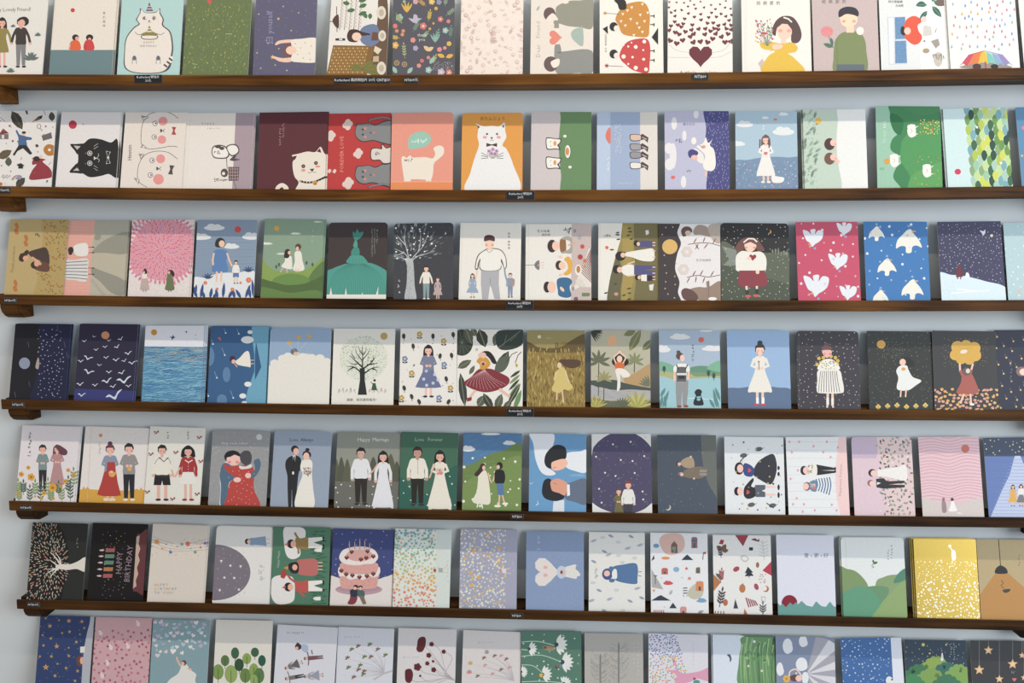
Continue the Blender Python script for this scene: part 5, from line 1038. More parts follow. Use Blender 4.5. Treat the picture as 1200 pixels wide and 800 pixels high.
# ================================================================ ROW 4
card(4, 'A', (105,37, 378,38, 345,398, 72,393), '#dcd6da', 'white card of an expecting couple standing in yellow flowers and green sprigs', copies=1)
person(200, 345, 225, 'short', '#2f2b30', '#6f8688', '#26262b', 'pants', 'front', sk='#e2ad98', wide=.85)
person(268, 330, 208, 'long', '#5b3544', '#ad8184', kind='dress', arms='front', dw=.16, hem=.12, sk='#e2ad98', shoes=None)
S('#5b3544', 262,135, 275,125, 295,135, 315,152, 312,170, 292,172, 275,155)
for k, (x, y) in enumerate(((90,395),(140,398),(190,398),(240,398),(290,398),(330,395),(110,360),(165,372),(225,378),(275,365),(320,355),(345,330),(85,355))): sprig(['#7f9456', '#4a5f45', '#3f5a4a', '#6a8a50'][k % 4], x, y, 55+(k % 3)*14, 90, 4, 2, 22, 8)
for x, y, r_ in ((100,262,13),(146,275,18),(133,231,10),(247,325,20),(320,243,10),(305,295,11),(207,350,11),(345,265,10),(83,352,7),(195,375,8),(250,375,8),(285,318,8),(165,365,6)): flower('#d6982c', x, y, r_, 5, '#8f6a2c')
for k in range(7): marks('#55504f', 142 if k < 4 else 138, 70+k*17, 1, 5, 12, seed=k)
card(4, 'A', (400,42, 705,46, 672,405, 370,400), '#dfd9d6', 'card of a couple, bun woman in long red pinafore, above a yellow band', copies=1)
P('#cf9a3c', 360,338, 385,332, 392,318, 400,332, 410,320, 420,332, 500,338, 620,338, 640,330, 655,336, 660,322, 670,336, 700,330, 700,440, 350,440)
person(516, 388, 270, 'bun', '#5b3440', '#7d8aa6', '#a8342f', 'skirt', 'front', dw=.2, hem=.1, shoes='#e2d3c4', sk='#e6b3a4', wide=.95)
P('#a8342f', 503,205, 538,205, 545,262, 498,262); P('#a8342f', 488,252, 545,252, 560,358, 455,358, 475,300); S('#d9a04a', 508,250, 520,262, 545,248, 535,272, 515,272); E('#e6b3a4', 522,252,10,7); E('#e2d3c4', 493,380,9,7); E('#e2d3c4', 520,381,9,7)
person(605, 388, 275, 'short', '#262428', '#8a8788', '#23252c', 'pants', 'front', sk='#e6b3a4', shoes='#e6dcd0'); E('#d9a04a', 608, 238, 11, 9)
flower('#c98a3c', 472, 80, 9, 5); dots('#c9b0a8', 14, 420, 55, 690, 110, 1.8, 6)
for k in range(5): marks('#9a9490', 468, 112+k*13, 1, 5, 9, seed=k)
L('#cdc6c0', 1.5, 430, 45, 408, 400)
card(4, 'A', (706,40, 963,45, 937,409, 672,405), '#dddbd2', 'cream card of a couple in shorts and red blouse holding hands among berries')
person(760, 388, 268, 'short', '#222123', '#e2ded2', '#1f1f22', 'shorts', 'down', sk='#dba99a', shoes='#262326', wide=1.15)
outline('#4a4444', 2, 725,215, 740,190, 760,183); outline('#4a4444', 2, 800,215, 795,195, 778,185); L('#2a2628', 4, 745,183, 768,203, 790,183); L('#4a4444', 1.6, 728,272, 800,274)
person(882, 388, 262, 'wide', '#1f1e20', '#9c2c30', '#e2dfd8', 'skirt', 'down', dw=.145, hem=.32, sk='#dba99a', shoes='#8a2430', wide=1.05)
L('#dba99a', 8, 805,240, 815,275); L('#dba99a', 8, 845,230, 820,275); L('#e2ded2', 5, 868,196, 884,206, 902,196)
for k in range(4): E('#e2ded2', 883, 212+k*13, 2)
for x, y in ((733,66),(935,90),(708,168),(825,160),(942,202),(692,345),(810,378),(925,355)):
    for q in range(3): E('#9a2a34', x-8+q*8, y-3+(q % 2)*6, 4)
    L('#4a4040', 2, x-10, y+8, x+10, y-9)
for x0 in (787, 883):
    for k in range(3): marks('#4a4444', x0, 66+k*13, 1, 5, 8, seed=k+x0)
card(4, 'A', (1000,55, 1265,58, 1248,415, 972,412), '#8f9092', 'grey snowy card of two people hugging, one in red and one in slate', rnd=1, edge='#b9b9b9')
dots(['#b3b4b4', '#a6a7a8', '#7d7e80'], 260, 975, 60, 1262, 408, 1.6, 3, r1=2.8); E('#c9c9c6', 1215, 88, 14)
S('#dde0de', 1040,225, 1056,205, 1070,205, 1075,250, 1120,290, 1062,330, 1055,410, 1030,410, 1034,330, 1030,280); S('#46627c', 1040,222, 1060,208, 1090,230, 1130,285, 1075,300, 1064,410, 1034,405, 1036,320, 1030,270)
S('#b23a34', 1050,212, 1075,225, 1130,220, 1180,225, 1192,260, 1190,330, 1215,420, 1060,420, 1065,360, 1078,300, 1105,280, 1060,245); S('#46627c', 1165,270, 1195,240, 1190,200, 1215,190, 1222,222, 1205,262, 1180,282)
E('#222023', 1090, 180, 39, 30); E('#ecc0b4', 1095, 193, 33, 28); P('#222023', 1055,185, 1065,160, 1095,150, 1128,168, 1130,182, 1100,170, 1080,180)
S('#444147', 1128,200, 1126,170, 1145,152, 1170,155, 1180,180, 1175,210, 1150,220); S('#dcd8d4', 1122,222, 1150,226, 1178,215, 1176,232, 1130,238)
E('#ecc0b4', 1112, 288, 18, 12); E('#ecc0b4', 1163, 268, 14, 13); E('#e08a84', 1075,205,9,7); E('#e08a84', 1112,205,9,7)
dots('#e6c9c4', 30, 1070, 240, 1205, 410, 2, 5); T('#d9d9d6', 'Hug each other', 1100, 117, 17, 0, 1.15)
card(4, 'B', (130,58, 395,62, 378,420, 103,418), '#8d9bb0', 'slate blue card of a groom in black suit and bride under Love Always', rnd=1, edge='#c0c4cc')
T('#2f333c', 'Love  Always', 253, 101, 22, 0, .95)
S('#25262a', 180,200, 195,182, 215,174, 235,176, 250,190, 252,230, 240,258, 232,330, 225,416, 212,418, 208,330, 205,416, 192,418, 188,330, 187,270, 178,230); P('#e8e4de', 212,174, 226,174, 220,220); P('#1c1c20', 216,178, 223,178, 221,222, 216,220)
E('#2b2527', 222, 145, 18, 18); E('#e3b09c', 228, 155, 13, 16); E('#e3ddd4', 214, 256, 5, 8)
S('#e6e2d8', 252,205, 262,195, 292,193, 305,212, 302,260, 308,330, 310,416, 225,418, 235,330, 258,265, 248,235); S('#2b2527', 258,175, 262,158, 278,152, 296,162, 297,180, 285,178, 275,165); E('#2b2527', 281, 147, 10, 8); E('#e9bca8', 276, 178, 14, 18)
dots(['#b98a80', '#d9c4b8', '#6a6f68'], 26, 264, 232, 298, 262, 3, 3, r1=5); P('#8a7f70', 276,262, 288,262, 285,275)
card(4, 'B', (425,65, 720,68, 708,424, 402,420), '#86897d', 'grey-green card of a bride and groom before pines under Happy Marriage', rnd=1, edge='#aaaaa2')
for k, (x, w_, h_) in enumerate(((418,14,110),(440,22,120),(468,20,110),(590,28,120),(672,30,135),(700,22,100),(640,20,90),(560,20,80))): S('#4a4f3f' if k % 2 else '#55543f', x, 300-h_, x+w_, 270, x+w_*.8, 295, x-w_*.8, 295, x-w_, 270)
P('#5f6058', 395,300, 480,297, 560,290, 640,290, 730,302, 730,460, 390,460); dots('#e6e2d4', 24, 410, 305, 710, 418, 3, 9, r1=4.4)
person(532, 408, 275, 'short', '#222022', '#dfdfe2', '#2b2523', 'pants', 'down', sk='#c9a294', wide=1.1)
person(636, 413, 262, 'long', '#1f1e22', '#dedde2', kind='dress', arms='down', dw=.185, hem=0, sk='#d9ab9c', shoes=None)
P('#dedde2', 614,280, 660,280, 676,412, 582,412); L('#d9ab9c', 7, 610,215, 590,245, 572,262)
T('#dedfd8', 'Happy  Marriage', 590, 100, 25, 0, .9)
card(4, 'B', (722,65, 990,68, 978,429, 708,426), '#35604a', 'deep green card of a bride with bouquet and groom under Love Forever', edge='#8a9a8c')
S('#24584a', 700,290, 740,288, 760,330, 790,360, 860,340, 920,260, 1000,230, 1000,460, 700,460); dots('#d9dccc', 26, 722, 245, 975, 415, 3, 12, r1=4.4)
person(797, 412, 283, 'short', '#2b2527', '#e4ddd0', '#24221f', 'pants', 'down', sk='#b98a7a', wide=1.1); L('#7a7468', 1.6, 798, 185, 799, 262)
person(902, 420, 272, 'long', '#231f22', '#e3dccd', kind='dress', arms='front', dw=.2, hem=0, sk='#d9ab96', shoes=None)
P('#e3dccd', 880,275, 922,275, 955,395, 958,412, 842,412, 848,390); L('#d9ab96', 7, 878,215, 862,255, 853,280); dots(['#c9897f', '#e0b9ae'], 18, 888, 235, 912, 262, 4, 2, r1=6)
T('#a8bfae', 'Love   Forever', 850, 100, 23, 0, .95)
card(4, 'B', (1013,68, 1287,70, 1283,432, 1005,432), '#4573a4', 'card of a walking couple on a daisy hill under a streaky blue sky')
for k in range(16): L('#5d8aba', 1.5, 1020+k*16, 90+(k % 5)*22, 1060+k*16, 75+(k % 5)*22, keep=True)
cur.z += 1; S('#5f7a3a', 1000,250, 1060,210, 1130,170, 1200,150, 1290,135, 1295,460, 1000,460); S('#6c8742', 1000,330, 1080,260, 1180,210, 1290,190, 1290,460, 1000,460)
cloud('#dcdfe0', 1035, 145, 66, 36); cloud('#dcdfe0', 1140, 74, 90, 16); cloud('#cfd3d5', 1227, 117, 60, 26)
for k in range(60): x, y = 1010+(k*47) % 270, 190+(k*83) % 235; L('#86a056', 1.6, x, y, x+3, y-7, keep=True)
cur.z += 1; dots('#e6e2d2', 30, 1012, 175, 1282, 420, 4, 5, r1=8)
S('#e2dcc9', 1085,255, 1105,245, 1120,250, 1132,300, 1138,395, 1100,402, 1055,390, 1075,340); S('#3b2a2a', 1085,235, 1095,215, 1112,212, 1112,235, 1095,255, 1078,272, 1064,262); E('#e2b49c', 1108, 232, 8, 11)
L('#e2b49c', 6, 1128,255, 1138,290, 1146,302); L('#e2b49c', 6, 1160,262, 1150,295)
S('#222224', 1160,250, 1175,240, 1200,245, 1208,275, 1200,305, 1165,305, 1158,285); P('#4a6f9f', 1168,305, 1200,305, 1202,360, 1175,360); E('#262325', 1182, 222, 15, 17); E('#e2b49c', 1175, 228, 8, 10)
L('#e2b49c', 7, 1182,360, 1178,405); L('#e2b49c', 7, 1195,360, 1204,395); E('#ece6da', 1172, 411, 16, 6); E('#ece6da', 1208, 400, 14, 6); L('#ece6da', 6, 1080,398, 1076,418); L('#ece6da', 6, 1098,400, 1102,422)
card(4, 'C', (162,53, 428,53, 428,420, 158,417), '#5c93c4', 'bright blue sideways card of two dark-haired people kissing')
S('#dfe3ea', 165,45, 272,50, 268,120, 235,160, 238,200, 285,238, 250,248, 215,230, 190,170, 180,100); P('#d4dbe4', 275,365, 325,362, 325,420, 270,420)
S('#e2e6ec', 320,160, 345,140, 400,135, 430,132, 430,230, 370,225, 330,205); S('#56657c', 330,300, 370,275, 430,268, 430,380, 375,372, 330,355)
S('#23252b', 232,180, 240,145, 270,112, 300,104, 330,118, 335,160, 315,180, 280,185, 262,215, 240,205); S('#efb79d', 265,190, 285,178, 325,170, 342,190, 322,215, 290,225, 268,218)
S('#23252b', 222,300, 232,270, 255,262, 268,280, 270,320, 320,330, 322,355, 285,368, 240,358, 222,335); S('#d9967e', 262,275, 290,262, 318,270, 340,290, 330,340, 300,330, 270,320, 262,300)
P('#e9ecf0', 338,290, 350,290, 352,340, 338,345); L('#6b4038', 2, 272,215, 285,208); L('#6b4038', 2, 275,282, 290,290)
for k in range(7): LS('#7fb4de', 1.3, 360+k*6, 240, 350+k*8, 250, 420, 235+k*3)
gull('#dfe3ea', 170, 285, 9); gull('#dfe3ea', 200, 380, 12, 60)
card(4, 'C', (455,55, 728,53, 740,427, 455,423), '#dcdcd8', 'card with a large round purple night sky behind a small couple')
S('#453f60', 455,150, 475,100, 530,58, 590,45, 655,52, 715,95, 745,160, 748,340, 720,390, 670,418, 600,430, 530,415, 470,385, 448,340, n=6)
dots('#8a86a5', 70, 462, 70, 735, 400, 1.2, 5, r1=2.4)
for x, y in ((553,102),(474,160),(516,235),(645,180),(636,90),(700,157),(692,323),(488,310),(500,375),(695,360),(655,236),(590,175),(565,250)): E('#d9d6d0', x, y, 4.5); marks('#77705f', x+10, y+12, 2, 7, 9, seed=x)
person(580, 470, 165, 'long', '#5a4340', '#665f3a', kind='dress', arms='front', dw=.17, hem=.1, sk='#e2b09a')
person(625, 475, 205, 'short', '#7a3a30', '#dedcd8', '#3a3740', 'pants', 'down', sk='#e2b09a')
card(4, 'C', (760,57, 1035,60, 1045,432, 765,430), '#404a59', 'dark slate sideways card of two figures in tan coats on a grey shore')
S('#5c615c', 975,40, 968,120, 975,190, 995,270, 1020,320, 1050,360, 1080,360, 1070,40)
dots(['#5f6b7a', '#7d8896'], 60, 775, 70, 1000, 420, 1.3, 4, r1=2.5); E('#b5b2a5', 812, 398, 13, 14); E('#404a59', 807, 393, 12, 13)
S('#a08a70', 870,190, 885,170, 920,160, 935,185, 930,212, 890,210); S('#6f6252', 880,240, 900,218, 960,205, 990,218, 990,245, 960,262, 900,258); P('#8a8782', 960,220, 993,222, 993,232, 960,232); P('#8a8782', 960,236, 993,238, 993,248, 960,248)
for x, y in ((860,194),(872,243)): E('#d9b5a5', x, y, 12, 10); E('#4a3a3a', x-3, y-2, 10, 11) if y < 200 else E('#6a4a42', x-2, y+1, 9, 9)
for y in (194, 243): E('#d9b5a5', 863 if y < 200 else 874, y, 7, 7)
E('#d9b5a5', 918, 160, 5); E('#d9b5a5', 933, 262, 5); dots('#8d8474', 40, 885, 212, 985, 255, 1.4, 3)
card(4, 'D', (-40,42, 205,42, 213,369, -35,369), '#dde0e3', 'white sideways card of a dancing pair in black with scattered petals')
S('#2f3039', 80,180, 100,145, 135,120, 165,114, 178,160, 170,210, 150,238, 110,220, 82,200); S('#2f4380', 45,150, 72,160, 85,180, 75,205, 45,200, 38,170)
E('#222026', 22,172, 19,26); E('#ecc0b4', 26,172, 13,17); S('#26272c', 42,255, 55,235, 78,212, 82,222, 72,245, 90,255, 90,285, 60,298, 42,285); P('#4a5664', 88,240, 130,240, 130,258, 115,264, 130,270, 130,290, 90,290); E('#222026', 14,266, 13,18); E('#ecc0b4', 26,266, 12,17)
for y in (248, 280): L('#ecc0b4', 8, 130,y, 172,y); E('#222026', 185, y+2, 5, 12)
for y in (170, 195): E('#222026', 185, y, 5, 9)
heart('#c9474a', 64, 180, 9, 80); heart('#c9474a', 58, 270, 9, 80)
for x, y in ((103,92),(72,322),(160,325),(40,118)):
    E('#4f5458', x, y, 15, 9, 10); L('#4f5458', 2, x+12, y, x+22, y-6)
dots(['#4a4d52', '#b0a27a', '#d0b060'], 34, -30, 60, 205, 350, 2, 8, r1=5)
for q in ((25,145,40,128,52,120),(135,315,150,325,165,335)): LS('#2f3039', 4, *q)
card(4, 'D', (213,42, 464,43, 480,372, 228,371), '#e0e2e4', 'sideways wedding card of a couple, bride in striped skirt, by a pink curve')
S('#e9c6c4', 440,30, 428,100, 420,200, 425,290, 440,360, 455,420, 520,420, 500,30)
for k in range(9): L('#c4c8ce', 1.5, 218, 62+k*34, 430, 62+k*34, keep=True)
cur.z += 1
for k, (x, y) in enumerate(((230,62),(240,105),(270,62),(330,80),(385,62),(370,105),(400,125),(265,180),(235,215),(245,320),(260,295),(290,320),(335,345),(405,322),(425,345),(430,85),(285,350))): heart('#dd96a0', x, y, 6, 90, True)
cur.z += 1; P('#26262c', 338,155, 420,170, 420,178, 360,180, 420,182, 420,190, 345,200, 338,195); S('#e6e0d4', 308,160, 340,155, 342,200, 310,198); E('#2c2428', 290,180, 15,19); E('#ecc0b4', 298,180, 12,15)
S('#e4e6e8', 345,215, 400,205, 408,245, 395,288, 350,270, 320,262, 322,232)
for k in range(6): LS('#4a6a90', 5, 340+k*11, 215-k*1.5, 346+k*11, 240, 338+k*11, 262+k*4)
E('#6b4a50', 302,246, 16,18); E('#ecc0b4', 298,246, 12,14); S('#5f7f9f', 312,230, 340,222, 342,265, 318,262); dots(['#c9706a', '#e0b9ae'], 12, 318, 236, 336, 256, 3, 2); marks('#6b5a50', 312, 165, 2, 10, 12, seed=3); marks('#6b5a50', 312, 185, 2, 10, 12, seed=8)
E('#222026', 419, 172, 4, 6); E('#222026', 419, 184, 4, 6); T('#b08a8a', 'Happiness Forever', 441, 220, 15, 88, 1.15)
card(4, 'D', (485,42, 733,43, 752,374, 500,374), '#d6bcc6', 'dusty pink sideways card of newlyweds before a dense leafy meadow', rnd=1, edge='#e0c9cf')
P('#bfa9c0', 480,30, 600,40, 590,130, 490,130); P('#d9bfc0', 590,30, 760,30, 760,400, 625,400, 630,300, 610,200, 598,120)
rd = random.Random(10)
for k, (x, y) in enumerate(pts(150, 590, 45, 745, 370, 9, 6)):
    if x < 590+(y-40)*.11: continue
    c_ = rd.choice(['#4f6a5c', '#7f9a80', '#3f4f4c', '#8a7f80', '#9aa58f', '#6d7f60']); leaf(c_, x-7, y, 15, 8, rd.choice([0, 45, 90, 135, 180, 300]), True)
cur.z += 1; dots(['#d2444f', '#f0e0e0', '#cf8a9a'], 30, 605, 50, 745, 365, 2.4, 3, r1=4)
S('#e6e2de', 595,178, 620,175, 680,165, 712,160, 715,220, 680,218, 625,205, 598,205); P('#2a2c2f', 588,215, 620,212, 632,225, 705,222, 705,232, 640,238, 708,240, 706,250, 620,256, 590,250)
P('#ece8e4', 592,228, 608,232, 592,240); E('#30282c', 572,190, 16,16); E('#ecc0b4', 578,192, 12,13); E('#8a5f64', 566,232, 14,13); E('#ecc0b4', 572,234, 11,11)
T('#e3cdd8', 'love  you', 530, 215, 20, 90, 1.1); dots('#e6d2da', 26, 495, 90, 560, 360, 1.3, 4)
card(4, 'D', (760,42, 1012,42, 1036,377, 783,375), '#d8b4bc', 'pink card of wavy contour lines, coral sun and a tiny wedding couple')
for k in range(42):
    y = 28+k*6.6; LS('#e2c4ca' if k % 2 else '#c88a9a', 2, 758, y+14, 820, y+4+3*sin(k*.5), 890, y+16+4*sin(k*.4+1), 960, y+2+4*sin(k*.3), 1040, y+12, keep=True)
cur.z += 1; E('#bb6558', 957, 90, 17, 17); S('#c9beba', 770,300, 830,305, 890,318, 950,315, 1040,298, 1050,420, 770,420)
S('#8f7a80', 860,308, 868,305, 876,312, 880,350, 862,352); E('#8a5f5c', 867, 299, 6, 7); S('#e9e6e4', 900,308, 908,306, 915,325, 922,346, 890,348, 896,325); E('#4a3436', 903, 300, 7, 7); P('#e6e2e0', 920,352, 950,358, 930,360)
card(4, 'D', (1030,45, 1290,45, 1320,378, 1056,378), '#5a74b4', 'blue card of two women walking down a striped path under stars')
P('#3a4660', 1020,40, 1300,40, 1300,122, 1020,122); 
for k in range(46): L('#48619f', 1.6, 1035, 126+k*5.6, 1215, 124+k*5.6+3*sin(k), keep=True)
cur.z += 1; P('#b4c0de', 1162,120, 1185,120, 1300,400, 1050,400, 1110,260, 1140,200)
for k in range(18): L('#7d92c8', 2, 1150-k*5.5, 135+k*14, 1240, 136+k*14, keep=True)
cur.z += 1; dots('#e0cf96', 24, 1036, 52, 1212, 115, 2, 4, r1=3.6)
person(1154, 328, 90, 'long', '#3a2a30', '#d6a045', kind='dress', dw=.22, hem=.2, sk='#e2b49c'); person(1188, 328, 92, 'bob', '#3a2a30', '#dcdcdc', '#6a6a72', 'skirt', dw=.2, hem=.18, sk='#e2b49c')

# ================================================================ ROW 5
card(5, 'A', (155,50, 412,52, 388,410, 122,406), '#1f2322', 'black sideways card of a white tree with a crown of multicoloured flecks', edge='#8a8680')
rd = random.Random(31); 
S('#151413', 150,40, 250,40, 300,100, 320,180, 318,260, 300,340, 270,420, 100,420, 120,200)
for k, (x, y) in enumerate(pts(430, 126, 52, 318, 405, 5, 3)):
    if (x-150)**2/170**2+(y-230)**2/230**2 > 1: continue
    a = math.degrees(math.atan2(-(y-240), x-250)); leaf(rd.choice(['#c2bcae', '#b89a78', '#7d9a88', '#c4857a', '#a8a494']), x-4, y, 12, 4.4, a, True)
cur.z += 1
S('#d9d2c8', 402,212, 402,277, 360,266, 320,270, 290,268, 265,262, 262,250, 290,243, 330,243, 365,230)
for q in ((285,252,270,225,250,200,235,190),(275,255,250,235,232,222),(280,262,250,265,215,268),(275,262,255,280,230,310),(285,250,280,220,262,190),(270,262,240,275,215,290)): LS('#d9d2c8', 8, *q, taper=True)
for k in range(4): marks('#8a8a80', 362, 122+k*13, 1, 5, 8, seed=k+2)
card(5, 'A', (435,52, 695,55, 668,415, 407,411), '#0d0a0c', 'black sideways card of birthday candles and a cake reading HAPPY BIRTHDAY', edge='#3a3436')
S('#5c2c30', 640,115, 660,100, 700,98, 690,370, 640,372, 622,355, 632,240); P('#b9a08f', 640,115, 655,108, 650,150, 658,170, 648,200, 655,225, 642,260, 648,290, 636,320, 640,345, 624,358, 632,240)
for k, (y, c_) in enumerate(((178,'#8a4a4e'),(206,'#4f7a64'),(236,'#4a7a68'),(267,'#a86a3c'),(298,'#9a4a50'))):
    x = 518-k*3; P(c_, x-22,y-9, x+22,y-9, x+19,y+9, x-24,y+9); leaf('#c4aeae', x-28, y, 26, 9, 180)
dots(['#4a6a58', '#8a8a4a', '#8a4a4a', '#5a5a6a', '#777'], 60, 480, 85, 600, 405, 1.8, 3, r1=3)
T('#8a7280', 'HAPPY', 560, 238, 38, 86, 1.0, .92); T('#8a7280', 'BIRTHDAY', 604, 242, 38, 84, 1.0, .95)
card(5, 'A', (718,58, 975,62, 950,422, 688,417), '#d3c9be', 'beige card with strings of lights and the words happy birthday to you', copies=1)
for k in range(4): LS('#8f8a92', 1.5, 715, 112+k*15, 790, 140+k*14, 860, 152+k*10, 968, 125+k*17)
for k, (x, y) in enumerate(((735,138),(800,187),(853,150),(880,148),(915,187),(962,145),(760,170),(830,160),(895,170),(940,165),(712,160),(780,150))): (star if k % 3 else E)(['#cf8a4a', '#4a5f9a', '#4a8f8a', '#c4604a', '#4a8f6a', '#5a6aa8'][k % 6], x, y, 11 if k < 6 else 5)
dots(['#c4604a', '#4a5f9a', '#d9a44a'], 24, 712, 125, 966, 205, 1.8, 3, r1=2.8)
for i_, (s_, yy) in enumerate((('HAPPY', 341), ('BIRTHDAY', 359), ('TO YOU!', 378))):
    for j, ch in enumerate(s_):
        if ch != ' ': T(['#c4756a', '#d6a04a', '#5a9a8f', '#6a7ab0', '#c98f6a'][(i_+j) % 5], ch, 729+j*13.5, yy, 18)
card(5, 'A', (1018,65, 1282,70, 1265,432, 992,424), '#dedcd9', 'white sideways card of a mauve starry planet and a tiny child in blue', rnd=1, copies=1)
E('#6f6672', 1005, 282, 169, 131, 0); 
dots('#a49ca2', 26, 1015, 170, 1160, 395, 1.8, 4, r1=3)
for x, y in ((1037,228),(1080,250),(1128,253),(1052,306),(1030,365),(1120,362),(1098,308)): star('#e0ddd8', x, y, 8)
P('#7b93b3', 1192,120, 1245,112, 1250,158, 1192,152); S('#7b93b3', 1165,125, 1195,122, 1195,152, 1168,150); E('#2f2b30', 1159, 137, 11, 13); E('#e5b8a6', 1166, 138, 8, 10)
for y in (125, 145): L('#c9a9a0', 4, 1250, y, 1264, y)
for k in range(3): marks('#b5b2b0', 1220, 250+k*30, 2, 10, 16, seed=k)
card(5, 'B', (122,48, 390,52, 378,418, 108,413), '#3f6f55', 'green sideways card of three people in party hats with cats on grass', edge='#6a8a74')
rd = random.Random(3)
for x, y in pts(60, 320, 60, 380, 410, 3, 4): leaf('#2d5c42', x, y, 30, 8, 180, True)
cur.z += 1
S('#dfdcda', 175,50, 262,55, 270,100, 245,130, 248,180, 215,200, 185,185, 172,130); S('#dfdcda', 112,300, 130,280, 170,275, 215,290, 222,360, 210,400, 150,412, 118,390, 108,340)
for y, c_, pc, hx in ((128,'#8a6f3c','#e6e2dc',205),(236,'#b5615c','#c9a9a0',210),(330,'#b34a42','#e6e2dc',192)):
    if y == 236: S(c_, 232,210, 260,200, 320,200, 330,235, 322,275, 260,275, 235,262)
    else: S(c_, 225,y-25, 250,y-26, 288,y-28, 290,y+22, 255,y+24, 228,y+18); P(pc, 285,y-28, 350,y-32, 352,y-18, 310,y-6, 352,y+8, 350,y+20, 286,y+20)
    E('#262226', hx, y, 20, 21); E('#e3ab92', hx+10, y+1, 13, 16); P('#c9553c', hx-32, y+4, hx-14, y-8, hx-14, y+8)
L('#8a6f3c', 10, 240,105, 228,88, 222,75); L('#8a6f3c', 9, 238,148, 240,175); P('#c9852f', 168,240, 190,232, 190,250); P('#a8342f', 158,255, 178,252, 185,270, 172,292, 155,285); L('#b34a42', 10, 230,312, 200,290, 190,275); L('#b34a42', 10, 240,350, 260,368, 268,375)
S('#262226', 192,225, 235,215, 238,262, 205,262); E('#e3ab92', 222, 238, 12, 14)
for x, y in ((330,158),(325,385)): P('#e6e2dc', x-10,y-8, x+18,y-10, x+18,y+8, x-8,y+8); P('#e6e2dc', x-10,y-8, x-18,y, x-10,y+8)
for y in (216, 232, 248): L('#e3ab92', 5, 330, y, 352, y)
for y in (100,112,135,148,305,315,345): E('#262226', 356, y, 5, 5)
T('#a8c4b0', 'Happy Happy', 145, 200, 15, 88, .95)
card(5, 'B', (403,60, 692,62, 675,424, 385,420), '#35407a', 'navy card of a strawberry layer cake with candles and a tiny seated couple')
S('#dcd3cf', 380,292, 420,285, 460,298, 600,295, 650,282, 700,285, 700,460, 370,460); dots('#b9b6c4', 34, 410, 68, 686, 280, 1.8, 3, r1=2.8)
E('#b08f9a', 522, 342, 110, 26); E('#a8848f', 522, 336, 100, 18)
S('#d39a92', 432,285, 440,275, 605,275, 612,290, 606,325, 580,338, 460,338, 438,325); dots('#b5615c', 34, 436, 290, 605, 330, 2, 4)
S('#e4dbd6', 425,250, 450,232, 600,232, 622,250, 615,275, 590,285, 570,278, 545,296, 515,290, 480,295, 455,280, 432,278)
S('#d39a92', 445,215, 600,215, 605,262, 580,270, 465,268, 442,258); dots('#b5615c', 18, 450, 222, 598, 250, 2, 7)
S('#e4dbd6', 430,190, 445,160, 480,145, 530,140, 580,148, 605,168, 612,195, 590,220, 560,222, 520,228, 470,225, 440,212); E('#cf9c96', 525, 182, 62, 28)
for x, y in ((465,192),(488,165),(532,200),(563,162),(590,186),(557,193),(440,253),(463,270),(492,275),(525,283),(560,278),(590,268)): heart('#6a2c30', x, y+2, 11); L('#4a5a3c', 3, x-6, y-8, x+6, y-8)
for x, y in ((478,120),(503,122),(527,108),(550,115),(573,128)): L('#cfa09a', 4, x, y+6, x, y+60); L('#d9b88a', 2.4, x, y-4, x, y+6)
S('#7a3038', 485,360, 510,355, 515,385, 500,410, 470,408, 480,385); S('#26303f', 482,345, 515,342, 515,372, 488,375); E('#231f23', 508, 328, 11, 8); E('#e2b09c', 504, 336, 8, 8); S('#3f5a56', 517,345, 545,348, 548,375, 520,375); E('#231f23', 530, 330, 10, 7); E('#e2b09c', 530, 337, 7, 8); P('#6f6252', 522,370, 545,372, 558,408, 542,412)
card(5, 'B', (693,60, 957,60, 946,428, 678,425), '#d5dbd4', 'sideways card of rainbow-coloured small stars beside a tiny handstanding figure')
P('#cdd6d0', 888,50, 970,50, 960,440, 880,440)
rd = random.Random(15)
for k, (x, y) in enumerate(pts(260, 682, 64, 884, 422, 5, 5)):
    t = y/420; c_ = ['#6f7fae', '#5f9aa4', '#6aa08a', '#7fae8a', '#a8b45f', '#d6a04a', '#d98a4a', '#cf6f62'][min(7, max(0, int(t*8+rd.uniform(-.8, .8))))]
    if rd.random() < .08: c_ = '#d98a4a'
    star(c_, x, y, rd.uniform(5, 11), 5, rd.uniform(0, 72), True)
cur.z += 1; E('#a8453c', 878, 252, 7, 9); P('#8fa8a0', 895,240, 915,242, 915,262, 895,262); L('#e0b8a8', 3, 882,240, 895,236); L('#e0b8a8', 4, 915,246, 935,235); L('#e0b8a8', 4, 915,256, 932,264)
for k in range(6): marks('#a8aaa4', 938, 210+k*18, 1, 5, 8, seed=k)
card(5, 'B', (998,58, 1266,60, 1260,432, 993,430), '#9b9db5', 'periwinkle card thick with small pale yellow, white and orange stars')
for k, (x, y) in enumerate(pts(300, 996, 62, 1210, 428, 25, 4)): star(rd.choice(['#e0dca8', '#e6e2cc', '#dfe0e6', '#d9b45f', '#cfd0dc', '#e8e0b0']), x, y, rd.uniform(4, 8.5), 5, rd.uniform(0, 72), True)
for x, y in ((1125,85),(1060,163),(1047,265),(1178,213),(1085,285),(1180,148),(1130,185),(1050,322)): star('#dca04a', x, y, 13, 5, 80, True)
cur.z += 1; E('#c98a7a', 1186, 255, 6, 9); P('#dcd3d0', 1194,243, 1212,245, 1212,266, 1194,264); L('#e6c4b8', 3, 1212,248, 1235,240); L('#e6c4b8', 3, 1212,262, 1235,268); marks('#b9bacb', 1246, 220, 1, 5, 9); marks('#b9bacb', 1246, 250, 1, 5, 9, seed=5)
card(5, 'C', (147,50, 417,50, 417,420, 145,416), '#7a8fb6', 'blue sideways card of a figure holding a large cream heart with a face')
